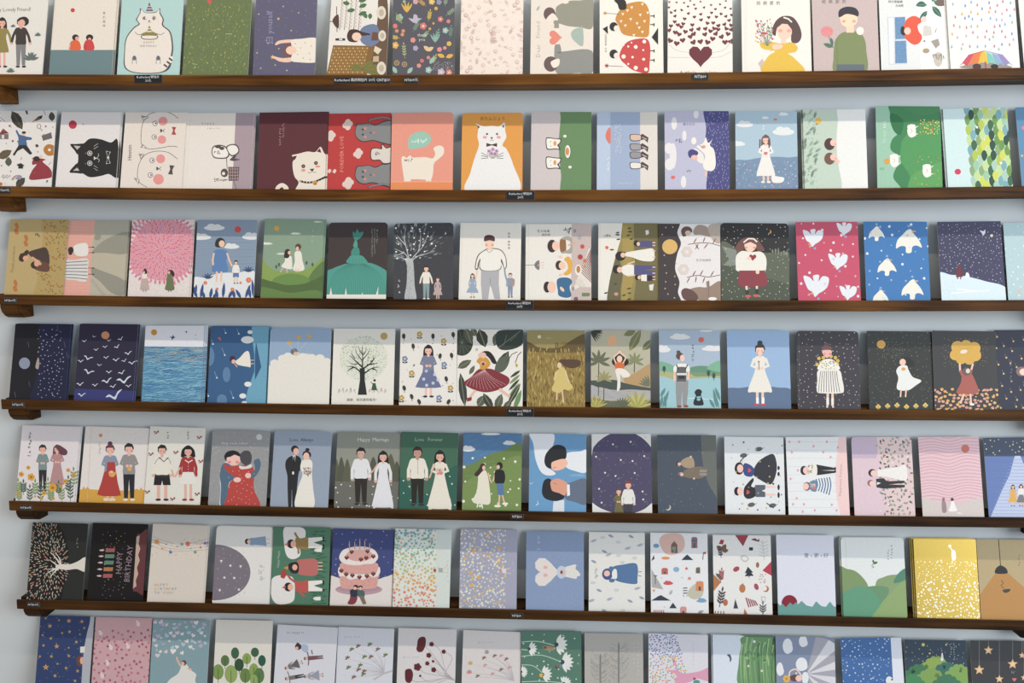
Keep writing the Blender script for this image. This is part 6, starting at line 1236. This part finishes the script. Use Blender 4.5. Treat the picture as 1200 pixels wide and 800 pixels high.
dots('#93a8ce', 260, 250, 60, 415, 415, 1, 6, r1=1.8); 
heart('#dcd3cf', 237, 240, 68, 90); E('#d9a6a2', 237, 218, 10, 8); E('#d9a6a2', 237, 255, 10, 8); 
S('#d9d6d0', 325,222, 345,212, 380,205, 378,225, 392,238, 400,255, 385,262, 380,272, 345,265, 325,258); E('#b9c4d8', 312, 241, 22, 30); E('#dcae98', 316, 241, 11, 14); E('#4a4a55', 312, 241, 6, 8)
marks('#a9b8d6', 207, 80, 1, 5, 14); marks('#a9b8d6', 207, 105, 1, 5, 14, seed=4); marks('#a9b8d6', 207, 130, 1, 5, 14, seed=6)
card(5, 'C', (440,52, 703,57, 703,428, 440,425), '#dddcd8', 'white sideways card of a figure in a long blue robe among little leaves')
S('#44699a', 555,215, 600,205, 655,198, 670,220, 668,270, 662,296, 600,290, 560,275, 548,245); E('#3a4a86', 527, 250, 25, 27); E('#e8bba8', 525, 247, 14, 14); S('#e3e4e4', 555,228, 570,230, 572,268, 556,270, 548,250); E('#44699a', 545, 225, 12, 12); E('#44699a', 548, 280, 14, 9); L('#3a4a66', 3, 672,240, 688,238); L('#3a4a66', 3, 672,256, 686,260)
for k, (x, y) in enumerate(((545,65),(505,78),(460,95),(515,138),(578,100),(620,130),(640,68),(655,175),(678,115),(465,185),(580,163),(530,160),(490,320),(570,325),(535,368),(635,370),(460,290),(665,318),(515,415),(600,420),(450,375),(690,355),(597,195))): 
    if k % 3 == 0: leaf('#8a93ac', x-15, y, 30, 12, -25)
    elif k % 3 == 1: E('#c4c7cc', x, y, 12, 7)
    else: sprig('#9aa3b8', x-15, y+5, 28, 20, 4, 1.4, 9, 4)
for k in range(4): marks('#a8a9ac', 475, 225+k*14, 1, 5, 14, seed=k)
card(5, 'C', (727,57, 997,58, 1001,436, 733,432), '#dedfe2', 'white sideways card of a village pattern: little houses, volcanoes and coloured clouds')
S('#d0aaa0', 770,100, 785,68, 830,58, 875,66, 890,100, 880,140, 835,160, 795,150); P('#6b5047', 826,150, 826,112, 840,95, 855,112, 856,152); P('#a89a4a', 832,122,848,122,848,136,832,136); P('#4a8a9a', 836,124, 846,124, 846,148, 836,148)
S('#b9b4a0', 905,330, 940,296, 975,320, 970,355, 935,368, 908,355); P('#a5a3a3', 733,225, 790,322, 735,312); L('#2a2c33', 3, 752,255, 752,298); P('#2a2c33', 742,255, 765,258, 752,262)
for x, y in ((902,178),(778,368),(835,404)):
    w_ = 28 if x == 902 else 46 if x == 778 else 18; P('#2f3644', x-w_,y+6, x-w_*.3,y-14, x,y-20, x+w_*.3,y-12, x+w_,y+6)
E('#cf8a52', 800, 175, 20, 7); cloud('#c74a4a', 812, 293, 46, 26); cloud('#6b96bd', 970, 375, 46, 28); E('#5f8fb5', 756,117, 14, 10); E('#7aa4c4', 850,228, 14, 12)
for x, y, w_, h_, c_ in ((935,102,28,52,'#8a5f5a'),(796,236,30,30,'#b5584a'),(952,232,20,28,'#6a5a44'),(960,306,36,46,'#cf8052'),(883,420,30,36,'#c48a80')): P(c_, x-w_/2,y-h_/2+6, x-w_*.3,y-h_/2, x+w_*.3,y-h_/2, x+w_/2,y-h_/2+6, x+w_/2,y+h_/2, x-w_/2,y+h_/2); R('#3f4a66', x-w_*.15, y+2, x+w_*.15, y+h_/2-2)
R('#3f5a8a', 922,88, 947,98); P('#b53a44', 975,148, 992,145, 985,158); L('#2a2c33', 3, 978,150, 974,182); P('#2a2c33', 733,188, 745,160, 748,178)
for k in range(6): L('#b53a44', 4, 746+k*9, 418, 746+k*9, 432)
for k in range(4): L('#2a2c33', 4, 882, 315+k*12, 902, 315+k*12)
R('#dedfe2', 886,342, 898,356); P('#c74a4a', 890,228, 898,215, 906,228); flower('#d9807a', 912, 270, 8, 5); P('#d98a4a', 738,325, 750,320, 748,335); sprig('#a9aab0', 818, 348, 20, 60, 3, 1.4, 8, 5); dots('#4a4d5a', 6, 740, 200, 990, 420, 2, 4); sprig('#8a8c94', 950, 432, 22, 20, 3, 1.6, 9, 5)
card(5, 'D', (-88,42, 152,42, 160,372, -82,372), '#dedddb', 'white sideways card scattered with autumn leaves, pears, triangles and a fir')
P('#8f2f3c', 5,42, 60,42, 38,88); P('#a82f44', 118,188, 155,150, 160,212); P('#8f2f3c', -55,60, -40,62, -45,80, -62,78)
P('#a86a3c', -88,200, -52,235, -85,275) ; E('#b06a3c', 35, 262, 13, 18); L('#5a4a3a', 2.5, 36,248, 38,240); P('#b0603c', 40,370, 44,345, 58,370); P('#2f3a4a', -2,345, 6,305, 18,345)
P('#26303a', 58,172, 45,200, 54,198, 45,212, 82,210, 72,196, 80,196); L('#26303a', 3, 63,210, 63,218); R('#22262c', 63,92, 79,105); E('#9a3a4a', 10,182, 14,10,30); E('#9a3f4c', 93,255, 9,14,20); E('#8a5a3c', 98,165, 7,12); E('#a8603c', 132,264, 13,13); E('#dedddb', 127,262, 10,10)
S('#6b3040', 72,60, 88,55, 98,62, 104,56, 104,68, 90,66); leaf('#6a4a30', -48, 105, 30, 20, 60); leaf('#6a4a30', -48, 105, 30, 20, 140); leaf('#6a4a30', -48, 108, 26, 18, 10)
for k in range(5): L('#8a3a4a', 5, 50+k*9, 300+k*3, 62+k*9, 340-k*2)
for q in ((118,60,122,100,126,145),): LS('#b9b4b0', 2, *q)
for k in range(5): L('#b9b4b0', 1.8, 121, 75+k*14, 104, 66+k*14); L('#b9b4b0', 1.8, 121, 75+k*14, 142, 66+k*14)
sprig('#9a4a55', -55, 240, 50, 85, 5, 2, 16, 6); sprig('#4a3a40', -60, 340, 66, 80, 4, 3, 22, 8); sprig('#33414a', -52, 135, 36, 100, 3, 2.6, 14, 6); leaf('#4a4a40', -75, 200, 34, 14, -40, vein='#8a8a70'); S('#b5b2ae', 28,130, 45,125, 62,138, 50,152, 36,148); S('#dedddb', 33,134, 45,130, 57,138, 48,147, 38,144)
dots('#9a3a4a', 12, 104, 200, 135, 240, 2.2, 4); P('#b9b4b0', 112,295, 132,295, 128,320, 116,320); P('#dedddb', 116,299, 128,299, 126,316, 118,316); sprig('#3a3a40', 120, 372, 40, 90, 3, 3, 22, 5); leaf('#8a3a4a', -50, 225, 44, 18, -10) if False else None; E('#a8603c', -35, 320, 10, 14)
for k in range(4): L('#4a4a55', 3, -75+k*11, 355, -80+k*13, 372)
card(5, 'D', (176,40, 410,42, 425,374, 182,374), '#d3d5e4', 'pale lavender card of a dark red sun behind a jagged teal ridge')
E('#7c1626', 230, 323, 33, 34); P('#568f88', 170,330, 180,322, 192,332, 202,325, 215,340, 232,320, 245,330, 258,318, 265,328, 280,313, 300,332, 325,338, 340,315, 362,335, 380,338, 398,316, 412,335, 440,345, 440,420, 170,420)
for x, s_ in ((300,'會'),(341,'更'),(381,'好')): T('#4a4a52', s_, x, 127, 21)
E('#4a4a52', 321,128,2.4); E('#4a4a52', 362,128,2.4)
card(5, 'D', (440,50, 702,55, 718,384, 455,380), '#d9dede', 'white card of overlapping green hills with a tiny leafy sprig above', rnd=1, copies=1)
L('#c4c8c8', 1.5, 462, 54, 474, 378); S('#6f8a54', 430,190, 470,182, 510,195, 550,240, 560,290, 560,420, 430,420); S('#7a9460', 585,250, 620,215, 670,205, 730,215, 740,420, 600,420); S('#3f7a62', 662,240, 680,200, 710,178, 730,185, 725,220)
S('#57875c', 540,275, 555,255, 610,252, 642,265, 625,310, 600,340, 560,320); S('#4d8f6c', 440,300, 480,265, 530,252, 580,280, 620,340, 640,420, 440,420); S('#7f9c5c', 560,420, 600,340, 640,290, 720,230, 740,420)
leaf('#3f6a38', 575, 160, 22, 11, 20); leaf('#3f6a38', 578, 158, 16, 8, 100); outline('#4a5a4a', 2, 578,160, 570,168, 580,172, 570,178)
for c0, n_, y0 in ((652,5,88),(638,4,105)):
    for k in range(n_): marks('#5a6064', c0, y0+k*12, 1, 5, 7, seed=k+c0)
card(5, 'D', (742,58, 1000,60, 1020,388, 758,385), '#b3963e', 'shiny gold foil card with white floral speckles and a tiny white figure', gold=True, copies=2, cs=-.002, edge='#8a7430')
for k, (x, y) in enumerate(pts(300, 760, 145, 1015, 384, 8, 3)): flower('#e6dfc4' if k % 3 else '#c4c8c8', x, y, rd.uniform(1.6, 3.2)+2.4*(y > 230)*rd.random(), 5, None, True)
cur.z += 1; E('#f0ecdc', 893, 87, 6); S('#d9d2c8', 902,105, 915,108, 918,140, 905,146, 900,125); L('#d9d2c8', 4, 905,108, 895,92)
card(5, 'D', (1003,58, 1270,62, 1295,392, 1022,388), '#ac9870', 'tan card of a black pendant lamp throwing an orange cone of light')
P('#ae7c40', 1082,198, 1132,198, 1215,270, 1330,400, 1010,420, 1015,290); L('#262626', 3, 1094,50, 1103,170); S('#26292a', 1080,198, 1085,178, 1103,167, 1125,178, 1132,198, 1106,202)
outline('#3f3a38', 2.4, 1105,228, 1115,240, 1105,250, 1118,262); S('#3f3a38', 1112,268, 1142,264, 1138,276, 1120,280); 
for k in range(4): marks('#6a5a40', 1180, 125+k*14, 1, 5, 8, seed=k)

# ================================================================ ROW 6
card(6, 'A', (190,42, 440,50, 418,360, 165,360), '#24386a', 'navy card of gold stars with a child peeping at a pale wavy edge')
S('#a9adb8', 430,30, 420,80, 405,140, 392,220, 385,300, 385,500, 480,500, 470,30)
for x, y, r_ in ((214,57,7),(277,66,6),(323,69,12),(384,72,10),(234,93,12),(395,102,7),(291,126,7),(326,120,9),(200,136,7),(238,151,8),(358,168,9),(204,184,8),(266,188,13),(187,235,7),(241,235,9),(323,233,9),(270,270,7),(215,286,16),(310,290,9),(364,304,9),(258,326,10),(352,350,9),(322,195,6),(375,132,6)): star('#b58a54', x, y, r_)
dots('#8f8a7a', 50, 172, 50, 400, 358, 1.4, 4, r1=2.4); P('#dcdad4', 376,190, 400,188, 396,218, 376,218); E('#5f3b36', 374, 256, 17, 26); E('#d9a590', 384, 255, 9, 17)
card(6, 'A', (450,52, 713,55, 695,360, 428,360), '#c59ca2', 'rose pink card of many tiny deeper pink blossoms and white cats')
for k, (x, y) in enumerate(pts(90, 434, 112, 702, 358, 6, 8)): flower(['#a8506c', '#b5687c', '#94405c'][k % 3], x, y, 6.5, 5, None, True)
cur.z += 1; dots('#d9b9bc', 70, 432, 110, 702, 358, 1.6, 9)
for x, y in ((472,128),(648,84),(505,268),(480,328),(600,190),(520,195)): E('#dccbcb', x, y, 9, 11); E('#dccbcb', x-5, y-12, 6)
card(6, 'A', (718,62, 985,65, 970,360, 700,360), '#7799a2', 'teal blue card of a figure in white tossing up pale hearts and petals')
for k, (x, y) in enumerate(pts(56, 722, 70, 965, 235, 4, 8)):
    if y > 200 and x > 870: continue
    heart(['#d3c3cf', '#b3a6c4', '#dcd9d9', '#a9c0d0'][k % 4], x, y, rd.uniform(5, 12), rd.uniform(-40, 40), True)
cur.z += 1; dots('#a7c4cf', 60, 722, 68, 975, 180, 1.5, 7); S('#dcdad6', 850,275, 870,268, 895,300, 920,320, 915,350, 930,420, 760,420, 790,350, 830,320, 845,295); E('#5a3a3a', 862, 266, 12, 13); E('#dcae98', 857, 270, 8, 10); L('#dcae98', 8, 845,280, 830,250, 829,238); L('#dcae98', 8, 880,290, 900,300); heart('#e4dedd', 812, 210, 14)
card(6, 'A', (1012,65, 1280,66, 1265,360, 1000,360), '#dcd8cf', 'cream card with a grove of rounded green trees')
for x, y, w_, h_, c_ in ((1055,255,20,26,'#4a6a38'),(1102,220,19,27,'#2f5a3a'),(1157,246,21,26,'#7c9a46'),(1195,216,19,22,'#2f5a3a'),(1023,308,26,36,'#6f8f40'),(1083,318,30,42,'#86a050'),(1121,275,22,30,'#26492f'),(1150,325,26,34,'#5b7a38'),(1190,300,22,32,'#7c9a46'),(1228,255,18,26,'#1f5540'),(1215,325,24,36,'#4a6f38'),(1190,345,18,25,'#86a050')): E(c_, x, y, w_, h_); L('#3a4a2c', 2.5, x, y-h_*.4, x, y+h_+14)
card(6, 'B', (145,90, 422,100, 410,360, 120,360), '#d2d3dc', 'pale card of a ring of small dancing figures holding hands', edge='#b9bcc8')
T('#55555f', 'So happy to', 225, 124, 14, 0, 1.2)
for x, y, r_, c_, b_, h_ in ((310,200,110,'#8fa0bd','#4a4548',.9),(350,236,90,'#5c4048','#5c4048',1),(255,265,80,'#6b6568','#56565a',.9),(265,322,60,'#6b6568','#33353b',1.05),(350,322,90,'#8a8f9c','#6b6b75',.9)): pass
person(258, 262, 90, 'short', '#3a2c30', '#6b6568', '#56565a', 'skirt', 'out', r=110, sk='#dca590', dw=.25); person(265, 325, 92, 'short', '#3a2c30', '#6b6568', '#33353b', 'pants', 'flat', r=100, sk='#dca590'); person(355, 322, 92, 'short', '#3a2c30', '#8f93a4', kind='dress', arms='out', r=95, sk='#dca590', dw=.25); person(355, 238, 92, 'short', '#4a3032', '#6a444c', '#6a444c', 'pants', 'flat', r=95, sk='#dca590')
S('#9fb0cc', 245,185, 270,178, 285,190, 280,215, 262,212); E('#332c30', 238, 190, 15, 15); E('#332c30', 236, 176, 7, 5); E('#dca590', 232, 197, 8, 8); L('#332c30', 4, 300,205, 305,225)
card(6, 'B', (427,100, 688,105, 678,360, 413,360), '#d0d2dc', 'pale card of a white-branched tree with tiny green buds')
T('#8a8a92', 'give you', 492, 143, 13, 0, 1.6)
def whitetree(x, y, tips, c_, bud, sz):
    for tx, ty in tips: LS('#b3aeb4', 3.2, x, y, x+(tx-x)*.35, y+(ty-y)*.55, tx+(x-tx)*.2, ty+(y-ty)*.15, tx, ty, taper=True)
    for k, (tx, ty) in enumerate(tips):
        if bud == 'leaf':
            for a in (40, 90, 140, 200): leaf([c_, '#7a5a4a'][k % 2], tx, ty, sz, sz*.45, a, True)
            cur.z += 1
        else: flower(c_, tx, ty, sz*(1+.7*(k % 3 == 0)), 7)
L('#b8b2b6', 9, 690,300, 640,315, 590,345); whitetree(640, 312, ((490,205),(520,190),(575,182),(612,205),(648,232),(470,245),(475,290),(580,240),(550,240),(522,300),(545,322),(500,335),(530,280),(548,308)), '#5f7038', 'leaf', 15)
card(6, 'B', (710,105, 978,108, 975,360, 697,360), '#d3cfd0', 'grey-white card of dark maroon blooms on thin curving stems')
T('#8a8a92', 'give you', 765, 238, 13, 0, 1.6)
for tx, ty in ((815,180),(863,178),(920,213),(850,230),(843,268),(797,285),(873,298),(755,325),(872,258),(810,326),(795,358)): LS('#a39a9c', 2.4, 975, 350, 930, 340-(340-ty)*.2, tx+40, ty+30, tx, ty)
S('#571f27', 795,185, 800,155, 818,143, 835,150, 834,185, 820,212, 800,214, 792,200); S('#571f27', 738,320, 742,298, 765,294, 776,315, 772,345, 760,360, 742,352)
for x, y, r_ in ((863,178,12),(920,213,11),(850,230,13),(843,268,11),(797,285,19),(873,298,13),(810,326,6),(870,258,7)): flower('#64262e', x, y, r_, 5); E('#571f27', x, y+2, r_*.7)
card(6, 'B', (1013,118, 1285,118, 1280,360, 1003,360), '#d3cdcc', 'blush-white card of a pale tree with small orange and pink buds')
T('#9a9498', 'give you', 1118, 168, 13, 0, 1.6); whitetree(1250, 350, ((1045,268),(1040,310),(1122,215),(1110,245),(1115,280),(1160,235),(1190,235),(1215,250),(1230,290),(1190,300),(1150,320),(1080,330)), '#c9908a', 'leaf', 13); E('#c9a04a', 1046, 268, 9, 7); E('#cf8070', 1040, 310, 12, 7); E('#8a8f98', 1122, 215, 9)
card(6, 'C', (125,78, 403,77, 408,320, 122,320), '#46725f', 'green card of big white daisies trailing sideways with a perched bird', edge='#2a6648')
for q in ((125,128,200,125,280,145),(125,195,220,190,320,225),(125,235,180,240,225,275),(125,162,150,165,165,160),(125,315,220,312,330,320)): LS('#b9d3c0', 3, *q)
for x, y, r_, a0 in ((290,140,62,-30),(318,222,62,-30),(225,280,52,-20),(162,160,44,-30),(125,268,36,-20),(325,322,42,20)):
    for k in range(7): leaf('#dcdeda', x, y, r_*.85, r_*.3, a0-40+k*23 if a0 else k*24, True)
    cur.z += 1; E('#33443c', x-2, y, r_*.17)
S('#a08260', 222,150, 240,146, 270,150, 285,158, 265,168, 235,164); E('#6a4a3c', 235, 154, 8, 6); E('#d9a83c', 216, 284, 8, 10); E('#4a3c4a', 290, 245, 8, 7); E('#a8453c', 293, 242, 5); P('#6a7a9a', 300,235, 318,232, 312,250)
dots('#c4d6c8', 30, 130, 85, 400, 315, 2.5, 5, r1=4.5)
card(6, 'C', (420,87, 693,90, 697,320, 420,320), '#a9a6a0', 'grey card of two thin bare winter trees')
for x0, y0 in ((580,130),(494,185)):
    L('#6f7377', 8, x0, y0+15, x0, 330); L('#55585c', 4, x0, y0, x0, y0+20)
    rd2 = random.Random(x0)
    for k in range(46):
        y = rd2.uniform(y0+5, 318); s_ = rd2.choice([-1, 1]); l = rd2.uniform(16, 48); LS('#85827c', 1.2, x0, y, x0+s_*l*.6, y-l*.15, x0+s_*l, y-l*.7, keep=True)
    cur.z += 1; dots(['#8a7466', '#77746e', '#97836f'], 60, x0-48, y0+5, x0+48, 318, 1.4, x0, r1=2.4)
for c0 in (672, 652):
    for k in range(9 if c0 > 660 else 6): marks('#c4c2bc', c0, 135+k*18, 1, 5, 9, seed=k+c0)
card(6, 'C', (720,88, 998,95, 1000,320, 720,320), '#d5d3dd', 'sideways card of a pink-trunked tree with rainbow speckled leaves')
rd = random.Random(44)
for k, (x, y) in enumerate(pts(230, 724, 92, 895, 318, 14, 5)):
    if x > 850+(y-90)*.28: continue
    c_ = rd.choice(['#5a6eb0', '#6a88c4', '#7a6aa8', '#8fa0d0'] if y < 190 else ['#d6a04a', '#6fae8a', '#cf7a82', '#8a9ad0', '#c9b44a'] if y < 270 else ['#d6824a', '#cf6a72', '#7aae6a', '#d9b04a']); E(c_, x, y, 4.6, 3.6, 40, keep=True)
cur.z += 1; S('#d494ae', 1005,250, 960,265, 900,275, 870,270, 845,240, 835,225, 842,220, 832,205, 845,215, 850,255, 800,262, 850,280, 845,320, 905,318, 950,300, 1005,310)
E('#4f8a8a', 945, 315, 16, 10); E('#7a3a44', 935, 300, 6)
for k in range(9): marks('#b5b2bd', 930, 135+k*12, 1, 5, 7, seed=k)
card(6, 'D', (-88,84, 168,88, 173,282, -85,282), '#d0dae8', 'pale blue card with a broad bundle of green grass streaks', copies=1)
S('#5c8a58', 40,90, 30,130, 20,200, 28,300, 200,300, 190,80)
for k in range(40): x = 32+(k*37) % 130; rd3 = random.Random(k); LS(rd3.choice(['#3f6f3c', '#7fae70', '#2f5a38', '#8cb878', '#4f8048']), rd3.uniform(4, 9), x+rd3.uniform(0, 10), 90+rd3.uniform(0, 120), x-4, 150+rd3.uniform(0, 60), x+rd3.uniform(-6, 8), 290, taper=True)
P('#3f6f48', 20,84, 172,86, 170,94, 60,92); E('#dcdcdc', 84, 111, 6); E('#dcc9d0', 60, 212, 5); E('#dcc9d0', 115, 232, 5); S('#4a4d58', -28,166, -15,165, -10,185, -16,195, -18,178)
card(6, 'D', (173,90, 415,92, 422,282, 175,282), '#74829f', 'slate blue card of a girl under a huge grey-white fan with clouds')
for x, y, w_, h_ in ((222,130,20,32),(286,110,17,24),(347,132,17,28),(280,205,24,28),(190,225,14,28)): E('#dcdfe4', x, y, w_, h_); E('#dcdfe4', x+6, y+h_*.3, w_*.8, h_*.6)
for k in range(9):
    a0, a1 = radians(78-k*17), radians(78-(k+1)*17); rr = 190; P('#cfcfd6' if k % 2 else '#9b9aa8', 300,245, 300+rr*cos(a0),245-rr*sin(a0)*.85, 300+rr*cos(a1),245-rr*sin(a1)*.85)
LS('#e4c9bc', 6, 228,262, 232,235, 255,225, 270,238, 280,255); E('#5b3a3e', 255, 262, 26, 14); E('#e9bfac', 268, 263, 13, 13); E('#dcdfe4', 295, 262, 14, 26); flower('#d6a84a', 218, 265, 16, 6, '#b5823c'); E('#d9c4b4', 258, 242, 5)
card(6, 'D', (440,95, 690,100, 706,282, 450,282), '#2f5d9f', 'strong blue card with white dots and a plain white strip at right', edge='#d6dbe4')
P('#d3d8e4', 648,90, 720,90, 730,300, 660,300); dots('#b5c8e0', 90, 445, 100, 645, 280, 1.6, 5, r1=3.8); S('#dcdcdc', 630,265, 640,255, 655,262, 660,282, 632,282); E('#4a3a40', 654, 268, 4)
card(6, 'D', (703,103, 960,107, 968,282, 713,282), '#26384a', 'dark navy card of scalloped green treetops with a tiny white figure')
dots('#9aa8a8', 44, 712, 112, 955, 215, 1.5, 5, r1=2.6); E('#c9b45a', 783, 124, 7); E('#c9b45a', 878, 124, 4); E('#c9b45a', 810, 160, 4)
def treetop(x, y, w_, h_, c_):
    for k in range(6): E(c_, x-w_*.5+w_*k/5, y-h_*(.25+.6*sin(pi*k/5)), w_*.16, h_*.34, keep=True)
    P(c_, x-w_*.56,y, x-w_*.5,y-h_*.3, x-w_*.2,y-h_*.85, x+w_*.2,y-h_*.85, x+w_*.5,y-h_*.3, x+w_*.56,y, x+w_*.56,y+60, x-w_*.56,y+60)
treetop(835, 222, 90, 44, '#7c9a3f'); treetop(765, 255, 90, 44, '#2f6a42'); treetop(880, 245, 96, 42, '#2a5f55'); treetop(930, 262, 90, 50, '#6f9a42'); treetop(815, 272, 96, 44, '#6f9440'); treetop(740, 300, 80, 48, '#2f7a48'); treetop(880, 296, 90, 44, '#2f6a48')
S('#d9d9d4', 856,188, 858,165, 861,156, 865,165, 866,188)
for c0, n_ in ((911,7),(897,5)):
    for k in range(n_): marks('#a0a8ac', c0, 124+k*10, 1, 5, 6, seed=k+c0)
card(6, 'D', (977,107, 1240,110, 1255,282, 985,282), '#303236', 'charcoal card with paper-gold stars dangling on strings')
for x, y, r_ in ((1053,147,20),(1015,228,22),(1153,204,22),(1098,266,18),(1192,168,15),(1200,260,14)): L('#8d8d88', 1.2, x, 100, x, y-r_); star('#d2a878', x, y, r_); star('#dfbd92', x, y, r_*.6)
heart('#c4606a', 1160, 268, 9); marks('#8d8d88', 1152, 238, 2, 8, 8)
finish()
# ---------------------------------------------------------------- price tags stuck on the shelf fronts
def price_tag(i, px, py, w, h, lines, label):
    """px, py: centre in the photo; w, h metres; text lines"""
    d = ray(px, py); t = (FY-EYE.y)/d.y; p = EYE+d*t; x = p.x; zc = min(p.z, shelf_z(i, x)-h/2-.0006); zc = max(zc, shelf_z(i, x)-TH+h/2+.0002)
    root = bpy.data.objects.new('price_tag', None); C.objects.link(root); root.location = (x, FY, zc); root.empty_display_size = .01
    tag(root, label, 'price tag', 'black price tags on the shelf fronts')
    bm = bmesh.new(); box(bm, -w/2, -.0012, -h/2, w/2, 0, h/2)
    bmesh.ops.bevel(bm, geom=[e for e in bm.edges if abs(e.verts[0].co.y-e.verts[1].co.y) > 1e-5], offset=.0006, segments=2, affect='EDGES')
    bm_obj('tag_plate', bm, M_TAG, root)
    bm = bmesh.new(); box(bm, -w/2-.0006, -.0006, -h/2-.0006, w/2+.0006, 0, h/2+.0004); bm_obj('clear_sleeve', bm, M_TAGEDGE, root)
    for s, cx, cz, size in lines:
        bm = bmesh.new()
        for tri in text_tris(s): bm.faces.new([bm.verts.new((cx+a*size, -.00125, cz+b*size)) for a, b in tri])
        bm_obj('tag_lettering', bm, M_TAGTEXT, root)
BIG = [('Kerkerland 明信片', 0, .0024, .0046), ('20元', 0, -.0030, .0046)]
wb, hb = .0425, .0125
price_tag(0, 174, 92, wb, .0115, BIG, 'wide black price tag on the top shelf below the fat cat card')
price_tag(0, 416, 94, .0635, .0088, [('Kerkerland 萬用明信片 20元', 0, 0, .0052)], 'longest one-line black price tag on the top shelf')
price_tag(0, 449, 94, .0215, .0088, [('CNT$50', 0, 0, .0058)], 'small black price tag right beside the longest tag on the top shelf')
price_tag(0, 482, 94, .0215, .0085, [('NT$69元', 0, 0, .0052)], 'small black price tag on the top shelf below the charcoal flower card')
price_tag(0, 820.5, 90, .0235, .0085, [('NT$60', 0, 0, .0060)], 'small black price tag on the top shelf below the maroon heart card')
price_tag(1, 610, 229, wb, hb, BIG, 'wide black price tag on the second shelf below the orange card')
price_tag(2, 609, 357, wb, hb, BIG, 'wide black price tag on the third shelf below the broad man card')
price_tag(3, 609.5, 483, wb, hb, BIG, 'wide black price tag on the fourth shelf near the red skirt card')
for i, px, py in ((1, 5, 223), (2, 12.5, 352), (3, 21.5, 474), (4, 31, 594.5), (5, 39.5, 708)):
    price_tag(i, px, py, .0205, .0082, [('NT$60元', 0, 0, .0048)], 'small black price tag at the left end of the %s shelf' % ['', 'second', 'third', 'fourth', 'fifth', 'sixth'][i])
price_tag(4, 606, 605, .0205, .0072, [('NT$60', 0, 0, .0054)], 'small black price tag midway along the fifth shelf')
price_tag(5, 605.5, 721, .0205, .0075, [('NT$60', 0, 0, .0054)], 'small black price tag midway along the sixth shelf')
for o in C.objects:
    if o.get('label') and len(o['label'].split()) > 16: print('LONG', len(o['label'].split()), o['label'])
